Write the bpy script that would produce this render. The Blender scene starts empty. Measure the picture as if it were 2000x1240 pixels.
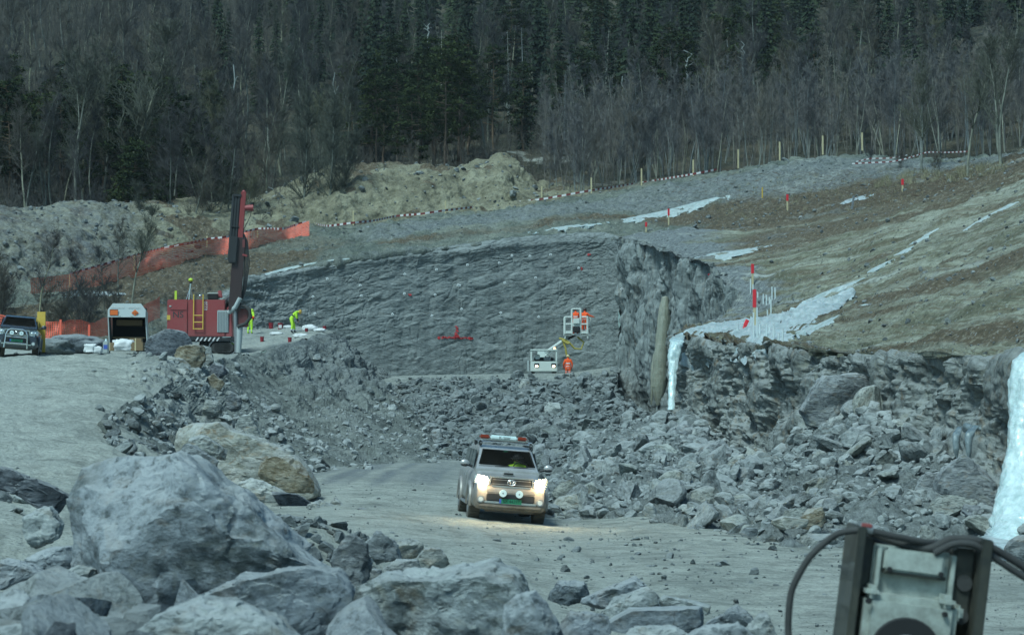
import bpy, bmesh, math, random
import numpy as np
from mathutils import Vector, Matrix, Euler

scene = bpy.context.scene
COL = scene.collection
R = math.radians

# ------------------------------------------------------------------ camera, sky, sun, exposure
FPX = 3732.0                      # focal length in photo pixels (2000 wide)
EYE = 2.62
TILT = math.atan(180.0 / FPX)
cam_d = bpy.data.cameras.new("camera")
cam_d.sensor_width = 36.0
cam_d.lens = 36.0 * FPX / 2000.0
cam_d.clip_start = 0.1
cam_d.clip_end = 3000
cam_d.dof.use_dof = True
cam_d.dof.focus_distance = 52.0
cam_d.dof.aperture_fstop = 4.8
cam = bpy.data.objects.new("camera", cam_d)
cam.location = (0, 0, EYE)
cam.rotation_euler = (R(90) + TILT, 0, 0)
COL.objects.link(cam)
scene.camera = cam

SUN_EL, SUN_AZ = R(56), R(214)     # azimuth measured clockwise from +Y
world = bpy.data.worlds.new("World")
scene.world = world
world.use_nodes = True
nt = world.node_tree
for n in list(nt.nodes): nt.nodes.remove(n)
sky = nt.nodes.new("ShaderNodeTexSky"); sky.sky_type = 'NISHITA'
sky.sun_disc = False; sky.sun_elevation = SUN_EL; sky.sun_rotation = SUN_AZ
sky.air_density = 1.0; sky.dust_density = 2.5; sky.ozone_density = 1.3
bg = nt.nodes.new("ShaderNodeBackground"); bg.inputs[1].default_value = 0.070
hs = nt.nodes.new("ShaderNodeMixRGB"); hs.blend_type = 'MULTIPLY'; hs.inputs[0].default_value = 1.0
hs.inputs[2].default_value = (0.60, 0.99, 1.06, 1)
wo = nt.nodes.new("ShaderNodeOutputWorld")
nt.links.new(sky.outputs[0], hs.inputs[1]); nt.links.new(hs.outputs[0], bg.inputs[0]); nt.links.new(bg.outputs[0], wo.inputs[0])
sun_d = bpy.data.lights.new("sun", 'SUN'); sun_d.energy = 1.9; sun_d.angle = R(16); sun_d.color = (0.80, 0.99, 1.0)
sun = bpy.data.objects.new("sun", sun_d)
sun.rotation_euler = Euler((R(90) - SUN_EL, 0, -SUN_AZ + math.pi), 'XYZ')
COL.objects.link(sun)
scene.view_settings.view_transform = 'Standard'
scene.view_settings.look = 'None'
scene.view_settings.gamma = 1.0
scene.view_settings.use_curve_mapping = False
scene.view_settings.exposure = 0.70
scene.cycles.use_denoising = True
scene.cycles.max_bounces = 5
scene.cycles.diffuse_bounces = 3
scene.cycles.transparent_max_bounces = 12

# ------------------------------------------------------------------ geometry of the place
YS = 1.09                         # metres per depth unit used in the control tables
def P(px, py, Y):
    """a point at depth Y (x YS metres) along the sight line px, py of a 2000 x 1240 frame"""
    Y = np.asarray(Y, float) * YS
    u = (np.asarray(px, float) - 1000) / FPX; v = (620 - np.asarray(py, float)) / FPX
    fw = math.cos(TILT) - v * math.sin(TILT); up = math.sin(TILT) + v * math.cos(TILT)
    s = Y / fw
    return np.stack([u * s, Y + 0 * u, EYE + up * s], -1)
def V(px, py, Y): return Vector(P(px, py, Y).tolist())

# ---- numpy noise
def _h(i, j, k, s):
    n = (i.astype(np.int64) * 374761393 + j.astype(np.int64) * 668265263 + k.astype(np.int64) * 2147483647 + int(s) * 1274126177) & 0xffffffff
    n = ((n ^ (n >> 13)) * 1274126177) & 0xffffffff
    n = ((n ^ (n >> 16)) * 2246822519) & 0xffffffff
    return ((n ^ (n >> 15)) & 0xffffff).astype(np.float64) / 0xffffff
def vnoise(p, s=0):
    f = np.floor(p); t = p - f; t = t * t * t * (t * (t * 6 - 15) + 10); f = f.astype(np.int64)
    i, j, k = f[..., 0], f[..., 1], f[..., 2]; r = 0
    for a in (0, 1):
        wa = t[..., 0] if a else 1 - t[..., 0]
        for b in (0, 1):
            wb = t[..., 1] if b else 1 - t[..., 1]
            for c in (0, 1):
                wc = t[..., 2] if c else 1 - t[..., 2]
                r = r + wa * wb * wc * _h(i + a, j + b, k + c, s)
    return r * 2 - 1
def fbm(p, o=4, s=0, g=0.5, l=2.03):
    r = 0; a = 1.0; q = np.array(p, float)
    for n in range(o):
        r = r + a * vnoise(q, s + n * 17); q = q * l + 5.3; a *= g
    return r
def blocks(p, s=0, tilt=0.6, cr=0.35, cw=0.22):
    """blocky broken-rock relief: every Voronoi cell is a tilted plane"""
    f = np.floor(p).astype(np.int64); best = np.full(p.shape[:-1], 1e9); val = np.zeros(p.shape[:-1]); sec = np.full(p.shape[:-1], 1e9)
    for a in (-1, 0, 1):
        for b in (-1, 0, 1):
            for c in (-1, 0, 1):
                i, j, k = f[..., 0] + a, f[..., 1] + b, f[..., 2] + c
                cx = i + _h(i, j, k, s); cy = j + _h(i, j, k, s + 1); cz = k + _h(i, j, k, s + 2)
                dx, dy, dz = p[..., 0] - cx, p[..., 1] - cy, p[..., 2] - cz
                d = dx * dx + dy * dy + dz * dz
                v = _h(i, j, k, s + 3) * 2 - 1 + tilt * 2 * ((_h(i, j, k, s + 4) - .5) * dx + (_h(i, j, k, s + 5) - .5) * dy + (_h(i, j, k, s + 6) - .5) * dz) * 2
                m = d < best
                sec = np.where(m, best, np.minimum(sec, d)); best = np.where(m, d, best); val = np.where(m, v, val)
    crack = np.clip((np.sqrt(sec) - np.sqrt(best)) / cw, 0, 1); crack = crack * (2 - crack)
    return val * crack - (1 - crack) * cr

def terr(x, n, s=.12):
    y = x * n; f = np.floor(y); t = np.clip((y - f - .5 + s) / (2 * s), 0, 1)
    return (f + t) / n * .75 + x * .25
def ledges(G, s, bed=1.0, joint=1.0):
    """broken rock: bedding ledges and joint faces as stepped noise"""
    n1 = fbm(G * np.array([.34, .30, .55 * bed]), 2, s); n2 = fbm(G * np.array([.95 * joint, .8 * joint, .45]), 2, s + 3); n3 = fbm(G * np.array([1.1, 1.0, 3.2 * bed]), 3, s + 6); n4 = fbm(G * np.array([2.6, 2.2, 1.6]), 2, s + 9)
    return .85 * terr(n1, 4, .10) + .42 * terr(n2, 4, .12) + .20 * terr(n3, 4, .16) + .16 * terr(n4, 3, .16) + .05 * fbm(G * 4, 3, s + 12)
# ---- meshes
def tag(o, label=None, cat=None, group=None, kind=None):
    if label: o['label'] = label
    if cat: o['category'] = cat
    if group: o['group'] = group
    if kind: o['kind'] = kind
    return o
def link(o, parent=None):
    COL.objects.link(o)
    if parent is not None: o.parent = parent
    return o
def mesh_np(name, v, f, mats=(), smooth=False, attrs=None, midx=None):
    me = bpy.data.meshes.new(name)
    v = np.asarray(v, np.float32).reshape(-1, 3); f = np.asarray(f, np.int32); n, k = f.shape
    me.vertices.add(len(v)); me.vertices.foreach_set('co', v.ravel())
    me.loops.add(n * k); me.loops.foreach_set('vertex_index', f.ravel())
    me.polygons.add(n); me.polygons.foreach_set('loop_start', np.arange(n, dtype=np.int32) * k)
    me.polygons.foreach_set('use_smooth', np.full(n, smooth))
    if midx is not None: me.polygons.foreach_set('material_index', np.asarray(midx, np.int32))
    for m in mats: me.materials.append(m)
    if attrs:
        for an, av in attrs.items():
            if av.shape[-1] == 2:
                uv = me.uv_layers.new(name=an); uv.data.foreach_set('uv', av[f.ravel()].astype(np.float32).ravel())
            else:
                ca = me.color_attributes.new(an, 'FLOAT_COLOR', 'POINT')
                ca.data.foreach_set('color', np.concatenate([av, np.ones((len(av), 1))], 1).astype(np.float32).ravel())
    me.update(calc_edges=True)
    return me
def empty(name, loc, rot=(0, 0, 0), **k):
    o = bpy.data.objects.new(name, None); o.empty_display_size = 0.3
    o.location = loc; o.rotation_euler = rot
    link(o); tag(o, **k)
    return o

def catmull(A, n):
    """resample rows of control points A (k, m, 3) to n rows"""
    k = A.shape[0]; t = np.linspace(0, k - 1, n); i = np.clip(np.floor(t).astype(int), 0, k - 2); t = (t - i).reshape((-1,) + (1,) * (A.ndim - 1))
    g = lambda j: A[np.clip(j, 0, k - 1)]
    p0, p1, p2, p3 = g(i - 1), g(i), g(i + 1), g(i + 2)
    p0 = np.where((i == 0).reshape(t.shape), 2 * p1 - p2, p0); p3 = np.where((i + 2 > k - 1).reshape(t.shape), 2 * p2 - p1, p3)
    c = 0.35
    m1 = (p2 - p0) * c; m2 = (p3 - p1) * c
    return (2 * t**3 - 3 * t**2 + 1) * p1 + (t**3 - 2 * t**2 + t) * m1 + (-2 * t**3 + 3 * t**2) * p2 + (t**3 - t**2) * m2
def grid_faces(nu, nv):
    i = np.arange(nu * nv).reshape(nu, nv)
    return np.stack([i[:-1, :-1], i[1:, :-1], i[1:, 1:], i[:-1, 1:]], -1).reshape(-1, 4)
def normals(G):
    du = np.gradient(G, axis=0); dv = np.gradient(G, axis=1); n = np.cross(du, dv)
    return n / (np.linalg.norm(n, axis=-1, keepdims=True) + 1e-9)
class Patch:
    """a sheet of ground or rock lofted through control points and displaced along its normal"""
    def __init__(s, rows, nu, nv, disp=None, toward=(0, -1, 1)):
        A = np.array([[P(*c) for c in r] for r in rows])
        G = catmull(A, nu); G = np.swapaxes(catmull(np.swapaxes(G, 0, 1), nv), 0, 1)
        N = normals(G)
        if (N * np.array(toward)).sum(-1).mean() < 0: N = -N; s.flip = True
        else: s.flip = False
        s.U, s.V = np.meshgrid(np.linspace(0, 1, nu), np.linspace(0, 1, nv), indexing='ij')
        s.base = G
        if disp is not None: G = G + N * disp(G, s.U, s.V)[..., None]
        s.G = G; s.N = normals(G) * (-1 if s.flip else 1); s.nu = nu; s.nv = nv
    def at(s, u, v):
        a = u * (s.nu - 1); b = v * (s.nv - 1); i = min(int(a), s.nu - 2); j = min(int(b), s.nv - 2); a -= i; b -= j
        g = s.G
        p = (g[i, j] * (1 - a) + g[i + 1, j] * a) * (1 - b) + (g[i, j + 1] * (1 - a) + g[i + 1, j + 1] * a) * b
        return p, s.N[i, j]
    def build(s, name, mat, mask=None, smooth=True, sharp=None, **k):
        f = grid_faces(s.nu, s.nv)
        if s.flip: f = f[:, ::-1]
        at = {'UVMap': np.stack([s.U.ravel(), s.V.ravel()], -1)}
        at['mask'] = mask(s.G, s.U, s.V).reshape(-1, 3) if mask else np.zeros((s.nu * s.nv, 3))
        me = mesh_np(name, s.G, f, [mat], smooth, at)
        if sharp: me.set_sharp_from_angle(angle=R(sharp))
        o = link(bpy.data.objects.new(name, me)); tag(o, **k); s.obj = o
        return o

# ------------------------------------------------------------------ materials
class NT:
    def __init__(s, name):
        s.m = bpy.data.materials.new(name); s.m.use_nodes = True; s.t = s.m.node_tree
        s.bsdf = s.t.nodes['Principled BSDF']; s.tc = s.n('ShaderNodeTexCoord')
    def n(s, typ, **k):
        x = s.t.nodes.new(typ)
        for a, b in k.items(): setattr(x, a, b)
        return x
    def l(s, a, b): s.t.links.new(a, b)
    def mapped(s, scale=(1, 1, 1), src='Object', rot=(0, 0, 0)):
        m = s.n('ShaderNodeMapping'); m.inputs['Scale'].default_value = scale; m.inputs['Rotation'].default_value = rot
        s.l(s.tc.outputs[src] if isinstance(src, str) else src, m.inputs[0]); return m.outputs[0]
    def noise(s, vec, scale, detail=6, rough=0.6, dist=0.0):
        x = s.n('ShaderNodeTexNoise'); x.inputs['Scale'].default_value = scale; x.inputs['Detail'].default_value = detail
        x.inputs['Roughness'].default_value = rough; x.inputs['Distortion'].default_value = dist; s.l(vec, x.inputs['Vector']); return x.outputs['Fac']
    def vor(s, vec, scale, feat='F1', out='Distance'):
        x = s.n('ShaderNodeTexVoronoi'); x.feature = feat; x.inputs['Scale'].default_value = scale; s.l(vec, x.inputs['Vector']); return x.outputs[out]
    def ramp(s, fac, stops):
        x = s.n('ShaderNodeValToRGB'); e = x.color_ramp.elements
        while len(e) < len(stops): e.new(0.5)
        for el, (p, c) in zip(e, stops):
            el.position = p; el.color = (c, c, c, 1) if isinstance(c, (int, float)) else (*c, 1)
        s.l(fac, x.inputs[0]); return x.outputs[0]
    def mix(s, fac, a, b, mode='MIX'):
        x = s.n('ShaderNodeMixRGB'); x.blend_type = mode
        for i, q in enumerate((fac, a, b)):
            if isinstance(q, (int, float)): x.inputs[i].default_value = q if i == 0 else (q, q, q, 1)
            elif isinstance(q, tuple): x.inputs[i].default_value = (*q, 1)
            else: s.l(q, x.inputs[i])
        return x.outputs[0]
    def math(s, op, a, b=0.0, clamp=False):
        x = s.n('ShaderNodeMath'); x.operation = op; x.use_clamp = clamp
        for i, q in enumerate((a, b)):
            if isinstance(q, (int, float)): x.inputs[i].default_value = q
            else: s.l(q, x.inputs[i])
        return x.outputs[0]
    def bump(s, h, strength=0.5, dist=0.1, prev=None):
        x = s.n('ShaderNodeBump'); x.inputs['Strength'].default_value = strength; x.inputs['Distance'].default_value = dist
        s.l(h, x.inputs['Height'])
        if prev is not None: s.l(prev, x.inputs['Normal'])
        return x.outputs[0]
    def done(s, col=None, rough=0.85, nrm=None, metal=0.0, spec=None):
        b = s.bsdf
        if col is not None:
            if isinstance(col, tuple): b.inputs['Base Color'].default_value = (*col, 1)
            else: s.l(col, b.inputs['Base Color'])
        if isinstance(rough, (int, float)): b.inputs['Roughness'].default_value = rough
        else: s.l(rough, b.inputs['Roughness'])
        b.inputs['Metallic'].default_value = metal
        if spec is not None: b.inputs['Specular IOR Level'].default_value = spec
        if nrm is not None: s.l(nrm, b.inputs['Normal'])
        return s.m
def simple(name, col, rough=0.6, metal=0.0, var=0.15, scale=8.0, bump=0.0):
    t = NT(name); v = t.mapped((1, 1, 1)); n = t.noise(v, scale, 5, 0.65)
    c = t.mix(n, tuple(x * (1 - var) for x in col), tuple(min(1, x * (1 + var)) for x in col))
    return t.done(c, rough, t.bump(n, bump, 0.02) if bump else None, metal)
def emis(name, col, s):
    t = NT(name); t.done((0.8, 0.8, 0.8), 0.3)
    t.bsdf.inputs['Emission Color'].default_value = (*col, 1); t.bsdf.inputs['Emission Strength'].default_value = s
    return t.m

GREY = (0.205, 0.228, 0.235); GREY_D = (0.085, 0.100, 0.106); GREY_L = (0.36, 0.385, 0.385)
TAN = (0.30, 0.285, 0.20); BROWN = (0.120, 0.098, 0.068); RUST = (0.24, 0.155, 0.07)
def rock_mat(name, base=GREY, dark=GREY_D, light=GREY_L, scale=1.0, stain=0.3, bump=1.0, rand=True, strat=2.0, dust=0.5, vstreak=0.0, veins=0.0):
    t = NT(name); ge = t.n('ShaderNodeNewGeometry')
    vec = t.mapped((1, 1, strat)); 
    if rand:
        oi = t.n('ShaderNodeObjectInfo'); ad = t.n('ShaderNodeVectorMath', operation='ADD'); sc = t.n('ShaderNodeVectorMath', operation='SCALE')
        cx = t.n('ShaderNodeCombineXYZ'); t.l(oi.outputs['Random'], cx.inputs[0]); t.l(oi.outputs['Random'], cx.inputs[1]); t.l(cx.outputs[0], sc.inputs[0]); sc.inputs['Scale'].default_value = 37.0
        t.l(vec, ad.inputs[0]); t.l(sc.outputs[0], ad.inputs[1]); vec = ad.outputs[0]
    n1 = t.noise(vec, 0.9 * scale, 8, 0.65, 0.6); n2 = t.noise(vec, 6 * scale, 8, 0.72); n3 = t.noise(vec, 2.2 * scale, 4, 0.5, 1.5)
    c = t.ramp(n1, [(0.36, dark), (0.48, base), (0.64, light)])
    c = t.mix(t.ramp(n2, [(0.48, 0.0), (0.66, 0.6)]), c, tuple(x * 1.2 for x in light))
    c = t.mix(t.ramp(n2, [(0.36, 0.85), (0.47, 0.0)]), c, tuple(x * .8 for x in dark))
    c = t.mix(t.math('MULTIPLY', t.ramp(n3, [(0.56, 0.0), (0.68, 1.0)]), stain), c, RUST)
    c = t.mix(t.math('MULTIPLY', t.ramp(n3, [(0.30, 1.0), (0.42, 0.0)]), stain), c, TAN)
    if rand:
        c = t.mix(1.0, c, t.ramp(oi.outputs['Random'], [(0.0, (0.72, 0.74, 0.76)), (0.5, (1.0, 1.0, 1.0)), (0.8, (1.12, 1.08, 0.98)), (1.0, (1.3, 1.3, 1.25))]), 'MULTIPLY')
    if veins:
        gate = t.ramp(n1, [(0.46, 0.0), (0.56, 1.0)]); n6 = t.noise(vec, 0.8 * scale, 3, 0.45, 0.3); vein = t.math('ABSOLUTE', t.math('SUBTRACT', n6, 0.5))
        c = t.mix(t.math('MULTIPLY', t.ramp(vein, [(0.0, 0.6 * veins), (0.010, 0.0)]), gate), c, tuple(x * 1.15 for x in light))
        n7 = t.noise(vec, 1.1 * scale, 3, 0.5, 0.2); crk = t.math('ABSOLUTE', t.math('SUBTRACT', n7, 0.47)); c = t.mix(t.math('MULTIPLY', t.ramp(crk, [(0.0, 0.7 * veins), (0.007, 0.0)]), t.ramp(n3, [(0.46, 0.0), (0.54, 1.0)])), c, tuple(x * .5 for x in dark))
    if vstreak:
        vs = t.noise(t.mapped((2.2, 2.2, 0.10)), 1.0, 5, 0.7); c = t.mix(t.math('MULTIPLY', t.ramp(vs, [(0.52, 0.0), (0.66, 1.0)]), vstreak), c, light); c = t.mix(t.math('MULTIPLY', t.ramp(vs, [(0.34, 1.0), (0.44, 0.0)]), vstreak), c, dark)
    # pale blasting dust lies on faces that look up
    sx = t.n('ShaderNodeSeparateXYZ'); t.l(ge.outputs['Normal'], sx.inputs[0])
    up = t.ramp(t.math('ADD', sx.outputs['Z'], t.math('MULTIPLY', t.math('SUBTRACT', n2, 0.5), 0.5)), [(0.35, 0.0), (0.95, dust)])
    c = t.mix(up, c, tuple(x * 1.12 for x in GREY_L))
    h = t.math('ADD', n2, t.math('MULTIPLY', t.vor(vec, 3.0 * scale, 'DISTANCE_TO_EDGE'), 0.6))
    nb = t.bump(n1, 0.7 * bump, 0.16 / scale); nb = t.bump(h, 0.9 * bump, 0.07 / scale, nb)
    return t.done(c, 0.88, nb, spec=0.25)

def ground_mat(name, a, b, c3, streak=None, scale=1.0, bump=0.6, stones=True, k=1.0):
    """mask: R brown soil, G pale sand / frost, B dark rock"""
    t = NT(name); at = t.n('ShaderNodeVertexColor'); at.layer_name = 'mask'
    se = t.n('ShaderNodeSeparateColor'); t.l(at.outputs[0], se.inputs[0])
    v = t.mapped((1, 1, 1)); n1 = t.noise(v, 0.35 * scale, 8, 0.65, 0.4); n2 = t.noise(v, 4.0 * scale, 8, 0.75); n4 = t.noise(v, 1.3 * scale, 6, 0.7)
    c = t.ramp(n1, [(0.38, a), (0.5, b), (0.62, c3)])
    n5 = t.noise(v, 18.0 * scale, 4, 0.7); c = t.mix(1.0, c, t.ramp(n4, [(0.36, 0.72), (0.5, 1.0), (0.64, 1.16)]), 'MULTIPLY')
    if streak:
        vs = t.mapped(streak, 'UV'); s1 = t.noise(vs, 1.0, 8, 0.7, 0.15); s2 = t.noise(vs, 3.1, 6, 0.7)
        c = t.mix(t.ramp(s1, [(0.49, 0.0), (0.58, 0.85)]), c, c3)
        c = t.mix(t.ramp(s1, [(0.36, 0.85), (0.48, 0.0)]), c, tuple(x * 0.55 for x in a))
        c = t.mix(t.ramp(s2, [(0.47, 0.0), (0.60, 0.75)]), c, BROWN)
    def msk(ch, lo=0.35, hi=0.65):
        return t.ramp(t.math('ADD', se.outputs[ch], t.math('MULTIPLY', t.math('SUBTRACT', n4, 0.5), 0.7)), [(lo, 0.0), (hi, 1.0)])
    c = t.mix(msk(0), c, t.ramp(n2, [(0.3, tuple(x * 0.45 for x in BROWN)), (0.55, BROWN), (0.8, tuple(x * 1.5 for x in BROWN))]))
    c = t.mix(msk(2), c, t.ramp(n2, [(0.3, GREY_D), (0.6, GREY), (0.85, GREY_L)]))
    c = t.mix(msk(1), c, t.ramp(n2, [(0.3, (0.30, 0.325, 0.295)), (0.7, (0.40, 0.425, 0.39))]))
    c = t.mix(t.ramp(n2, [(0.36, 0.8 * k), (0.46, 0.0)]), c, tuple(x * 0.45 for x in a))
    c = t.mix(t.ramp(n5, [(0.36, 0.7), (0.46, 0.0)]), c, tuple(x * 0.45 for x in a))
    c = t.mix(t.ramp(n2, [(0.54, 0.0), (0.68, 0.5 * k)]), c, tuple(min(1, x * 1.4) for x in c3))
    h = n2
    if stones:
        vd = t.vor(v, 5.0 * scale); h = t.math('SUBTRACT', n2, t.math('MULTIPLY', vd, 0.5))
        c = t.mix(t.ramp(t.vor(v, 7.0 * scale), [(0.14, 0.6), (0.24, 0.0)]), c, t.ramp(t.vor(v, 7.0 * scale, 'F1', 'Color'), [(0.2, GREY_D), (0.5, GREY), (0.8, GREY_L)]))
    if streak: h = t.math('ADD', h, t.math('MULTIPLY', s1, 0.8))
    return t.done(c, 0.93, t.bump(h, bump, 0.12 / scale), spec=0.15)

def snow_mat(name, col=(0.42, 0.475, 0.49), rough=0.45):
    t = NT(name); v = t.mapped(); n = t.noise(v, 3, 6, 0.65); n2 = t.noise(v, 14, 5, 0.6)
    c = t.mix(t.ramp(n, [(0.35, 0.0), (0.7, 1.0)]), tuple(x * y for x, y in zip(col, (.62, .66, .64))), tuple(min(0.9, x * 1.15) for x in col))
    m = t.done(c, t.ramp(n2, [(0.3, rough * 0.7), (0.7, min(1, rough * 1.5))]), t.bump(t.math('ADD', n, t.math('MULTIPLY', n2, 0.3)), 0.5, 0.08))
    t.bsdf.inputs['Subsurface Weight'].default_value = 0.25; t.bsdf.inputs['Subsurface Radius'].default_value = (0.05, 0.12, 0.15)
    return m
def ice_mat(name, base, pale, rough=0.25):
    t = NT(name); v = t.mapped((6, 6, 0.5)); n = t.noise(v, 1.0, 6, 0.65); v2 = t.mapped(); n2 = t.noise(v2, 9, 5, 0.6)
    c = t.mix(t.ramp(n, [(0.3, 0.0), (0.62, 1.0)]), base, pale); c = t.mix(t.ramp(n2, [(0.5, 0.0), (0.8, 0.7)]), c, tuple(min(.95, x * 1.2) for x in pale))
    m = t.done(c, rough, t.bump(t.math('ADD', n, n2), 0.6, 0.05))
    t.bsdf.inputs['Subsurface Weight'].default_value = 0.3; t.bsdf.inputs['Subsurface Radius'].default_value = (0.08, 0.16, 0.2)
    t.bsdf.inputs['Coat Weight'].default_value = 0.4
    return m

M = {}
M['rock'] = rock_mat('grey_rock')
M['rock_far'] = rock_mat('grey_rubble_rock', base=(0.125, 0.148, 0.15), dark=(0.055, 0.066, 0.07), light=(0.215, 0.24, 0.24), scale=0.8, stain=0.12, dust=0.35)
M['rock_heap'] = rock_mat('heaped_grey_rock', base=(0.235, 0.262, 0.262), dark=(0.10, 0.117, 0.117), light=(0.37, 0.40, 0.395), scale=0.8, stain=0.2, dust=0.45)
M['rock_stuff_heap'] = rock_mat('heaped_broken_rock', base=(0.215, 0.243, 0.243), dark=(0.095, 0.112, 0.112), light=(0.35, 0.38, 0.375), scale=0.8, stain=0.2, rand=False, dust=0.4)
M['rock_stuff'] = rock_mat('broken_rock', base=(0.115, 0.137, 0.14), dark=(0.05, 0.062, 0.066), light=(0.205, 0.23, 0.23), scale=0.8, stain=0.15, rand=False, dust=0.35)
M['rock_rust'] = rock_mat('rust_stained_rock', base=(0.20, 0.175, 0.12), light=(0.30, 0.29, 0.24), dark=(0.10, 0.08, 0.05), stain=0.5, rand=False)
M['rock_beige'] = rock_mat('beige_rock', base=(0.33, 0.34, 0.30), light=(0.46, 0.47, 0.44), dark=(0.20, 0.20, 0.17), stain=0.5, scale=0.8, rand=False)
M['rock_dark'] = rock_mat('dark_rock', base=(0.085, 0.10, 0.115), light=(0.17, 0.19, 0.21), dark=(0.035, 0.042, 0.05), stain=0.05, rand=False)
M['rock_fg'] = rock_mat('boulder_rock', base=(0.20, 0.235, 0.255), light=(0.34, 0.38, 0.405), dark=(0.085, 0.105, 0.108), scale=1.4, stain=0.2, bump=1.0, dust=0.6, veins=0.8, rand=True, strat=1.5)
M['wall'] = rock_mat('blasted_rock_wall', base=(0.158, 0.180, 0.180), dark=(0.105, 0.122, 0.122), light=(0.21, 0.235, 0.233), scale=0.8, dust=0.2, vstreak=0.45, stain=0.10, bump=0.6, rand=False, strat=2.5)
M['wall_r'] = rock_mat('broken_rock_wall', base=(0.165, 0.182, 0.172), dark=(0.075, 0.085, 0.08), light=(0.25, 0.272, 0.262), dust=0.4, vstreak=0.35, scale=0.7, stain=0.35, bump=1.2, rand=False, strat=1.0)
M['wall_f'] = rock_mat('fissured_rock_wall', base=(0.16, 0.185, 0.185), dark=(0.06, 0.072, 0.073), light=(0.24, 0.27, 0.268), scale=0.9, stain=0.2, bump=1.2, rand=False, strat=0.22, dust=0.25, vstreak=0.5)
M['floor'] = ground_mat('gravel_floor', (0.255, 0.275, 0.25), (0.325, 0.345, 0.31), (0.385, 0.405, 0.365), scale=1.4, bump=0.9, k=0.4)
M['face'] = ground_mat('loose_scree', (0.12, 0.135, 0.125), (0.17, 0.19, 0.178), (0.22, 0.24, 0.225), scale=1.6, bump=1.0)
M['hill'] = ground_mat('hillside_soil', (0.10, 0.12, 0.105), (0.145, 0.165, 0.14), (0.20, 0.215, 0.18), scale=0.7, bump=0.9)
M['slope'] = ground_mat('scraped_hillside', (0.135, 0.14, 0.10), (0.19, 0.195, 0.14), (0.29, 0.305, 0.25), streak=(46.0, 2.2, 1.0), scale=0.9, bump=0.7)
M['spoil'] = ground_mat('spoil_earth', (0.145, 0.14, 0.10), (0.21, 0.20, 0.14), (0.265, 0.26, 0.19), scale=0.8, bump=0.8)
M['forest_floor'] = ground_mat('forest_floor_litter', (0.022, 0.026, 0.018), (0.045, 0.045, 0.032), (0.07, 0.065, 0.045), scale=0.5, bump=0.6)
M['snow'] = snow_mat('crusted_snow'); M['frost'] = snow_mat('frozen_meltwater', (0.42, 0.48, 0.48), 0.5)
M['ice'] = ice_mat('white_ice', (0.36, 0.48, 0.48), (0.60, 0.72, 0.72)); M['ice_olive'] = ice_mat('olive_ice', (0.20, 0.205, 0.155), (0.31, 0.32, 0.26), 0.35)
M['ice_dark'] = ice_mat('grey_ice', (0.07, 0.095, 0.10), (0.22, 0.27, 0.28), 0.2)
# ------------------------------------------------------------------ the setting
def sm(x, a, b):
    t = np.clip((x - a) / (b - a), 0, 1); return t * t * (3 - 2 * t)
def floor_z(x, y):
    x = np.asarray(x, float); y = np.asarray(y, float)
    z = -0.078 * np.clip(x, -3.5, 1.5)
    q = np.stack([x * 0.25, y * 0.25, 0 * x], -1)
    z = z + 0.07 * fbm(q, 3, 5) + 0.008 * fbm(q * 9, 3, 8) * sm(y, 70, 20)
    # crest just in front of the pickup, the low heap on the left and the mound under the nearest boulders
    z = z + 0.85 * np.exp(-((y - 25.5 - (x + 2.2) * 0.6) / 2.2) ** 2) * sm(x, -0.3, -2.6)
    z = z + 1.15 * sm(y, 19.0, 10.0) * sm(x, 4.5, 1.0) * (0.75 + 0.25 * sm(x, 1.0, -3.0))
    return z
ny, nx = 620, 420
yy = np.exp(np.linspace(math.log(3.0), math.log(150.0), ny)); uu = np.linspace(-0.34, 0.42, nx)
GY, GU = np.meshgrid(yy, uu, indexing='ij'); GX = GU * (GY + 3)
GZ = floor_z(GX, GY)
RS = GX - (3.3 - 0.115 * (GY - 18) + 0.0011 * (GY - 18) ** 2); rut = fbm(np.stack([RS * 1.9, GY * 0.03, 0 * GX], -1), 3, 15)
GZ = GZ + 0.016 * rut * sm(GY, 12, 18) * sm(GY, 75, 55)
me = mesh_np('pit_floor', np.stack([GX, GY, GZ], -1), grid_faces(ny, nx)[:, ::-1], [M['floor']], True,
             {'UVMap': np.stack([GX.ravel(), GY.ravel()], -1), 'mask': np.stack([0.15 * sm(GX + 0.4 * GY - 14, 4, -6) * 0, (0.36 + 0.22 * rut) * sm(GY, 66, 46) * sm(GX, 6, 1), 0.52 * sm(GY, 48, 68) - .15 * rut], -1).reshape(-1, 3)})
tag(link(bpy.data.objects.new('pit_floor', me)), kind='structure')
g = 640.0
me = mesh_np('ground', [(-g, -200, -0.9), (g, -200, -0.9), (g, 2 * g, -0.9), (-g, 2 * g, -0.9)], [(0, 1, 2, 3)], [M['forest_floor']], False, {'mask': np.zeros((4, 3))})
tag(link(bpy.data.objects.new('ground', me)), kind='structure')

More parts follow.
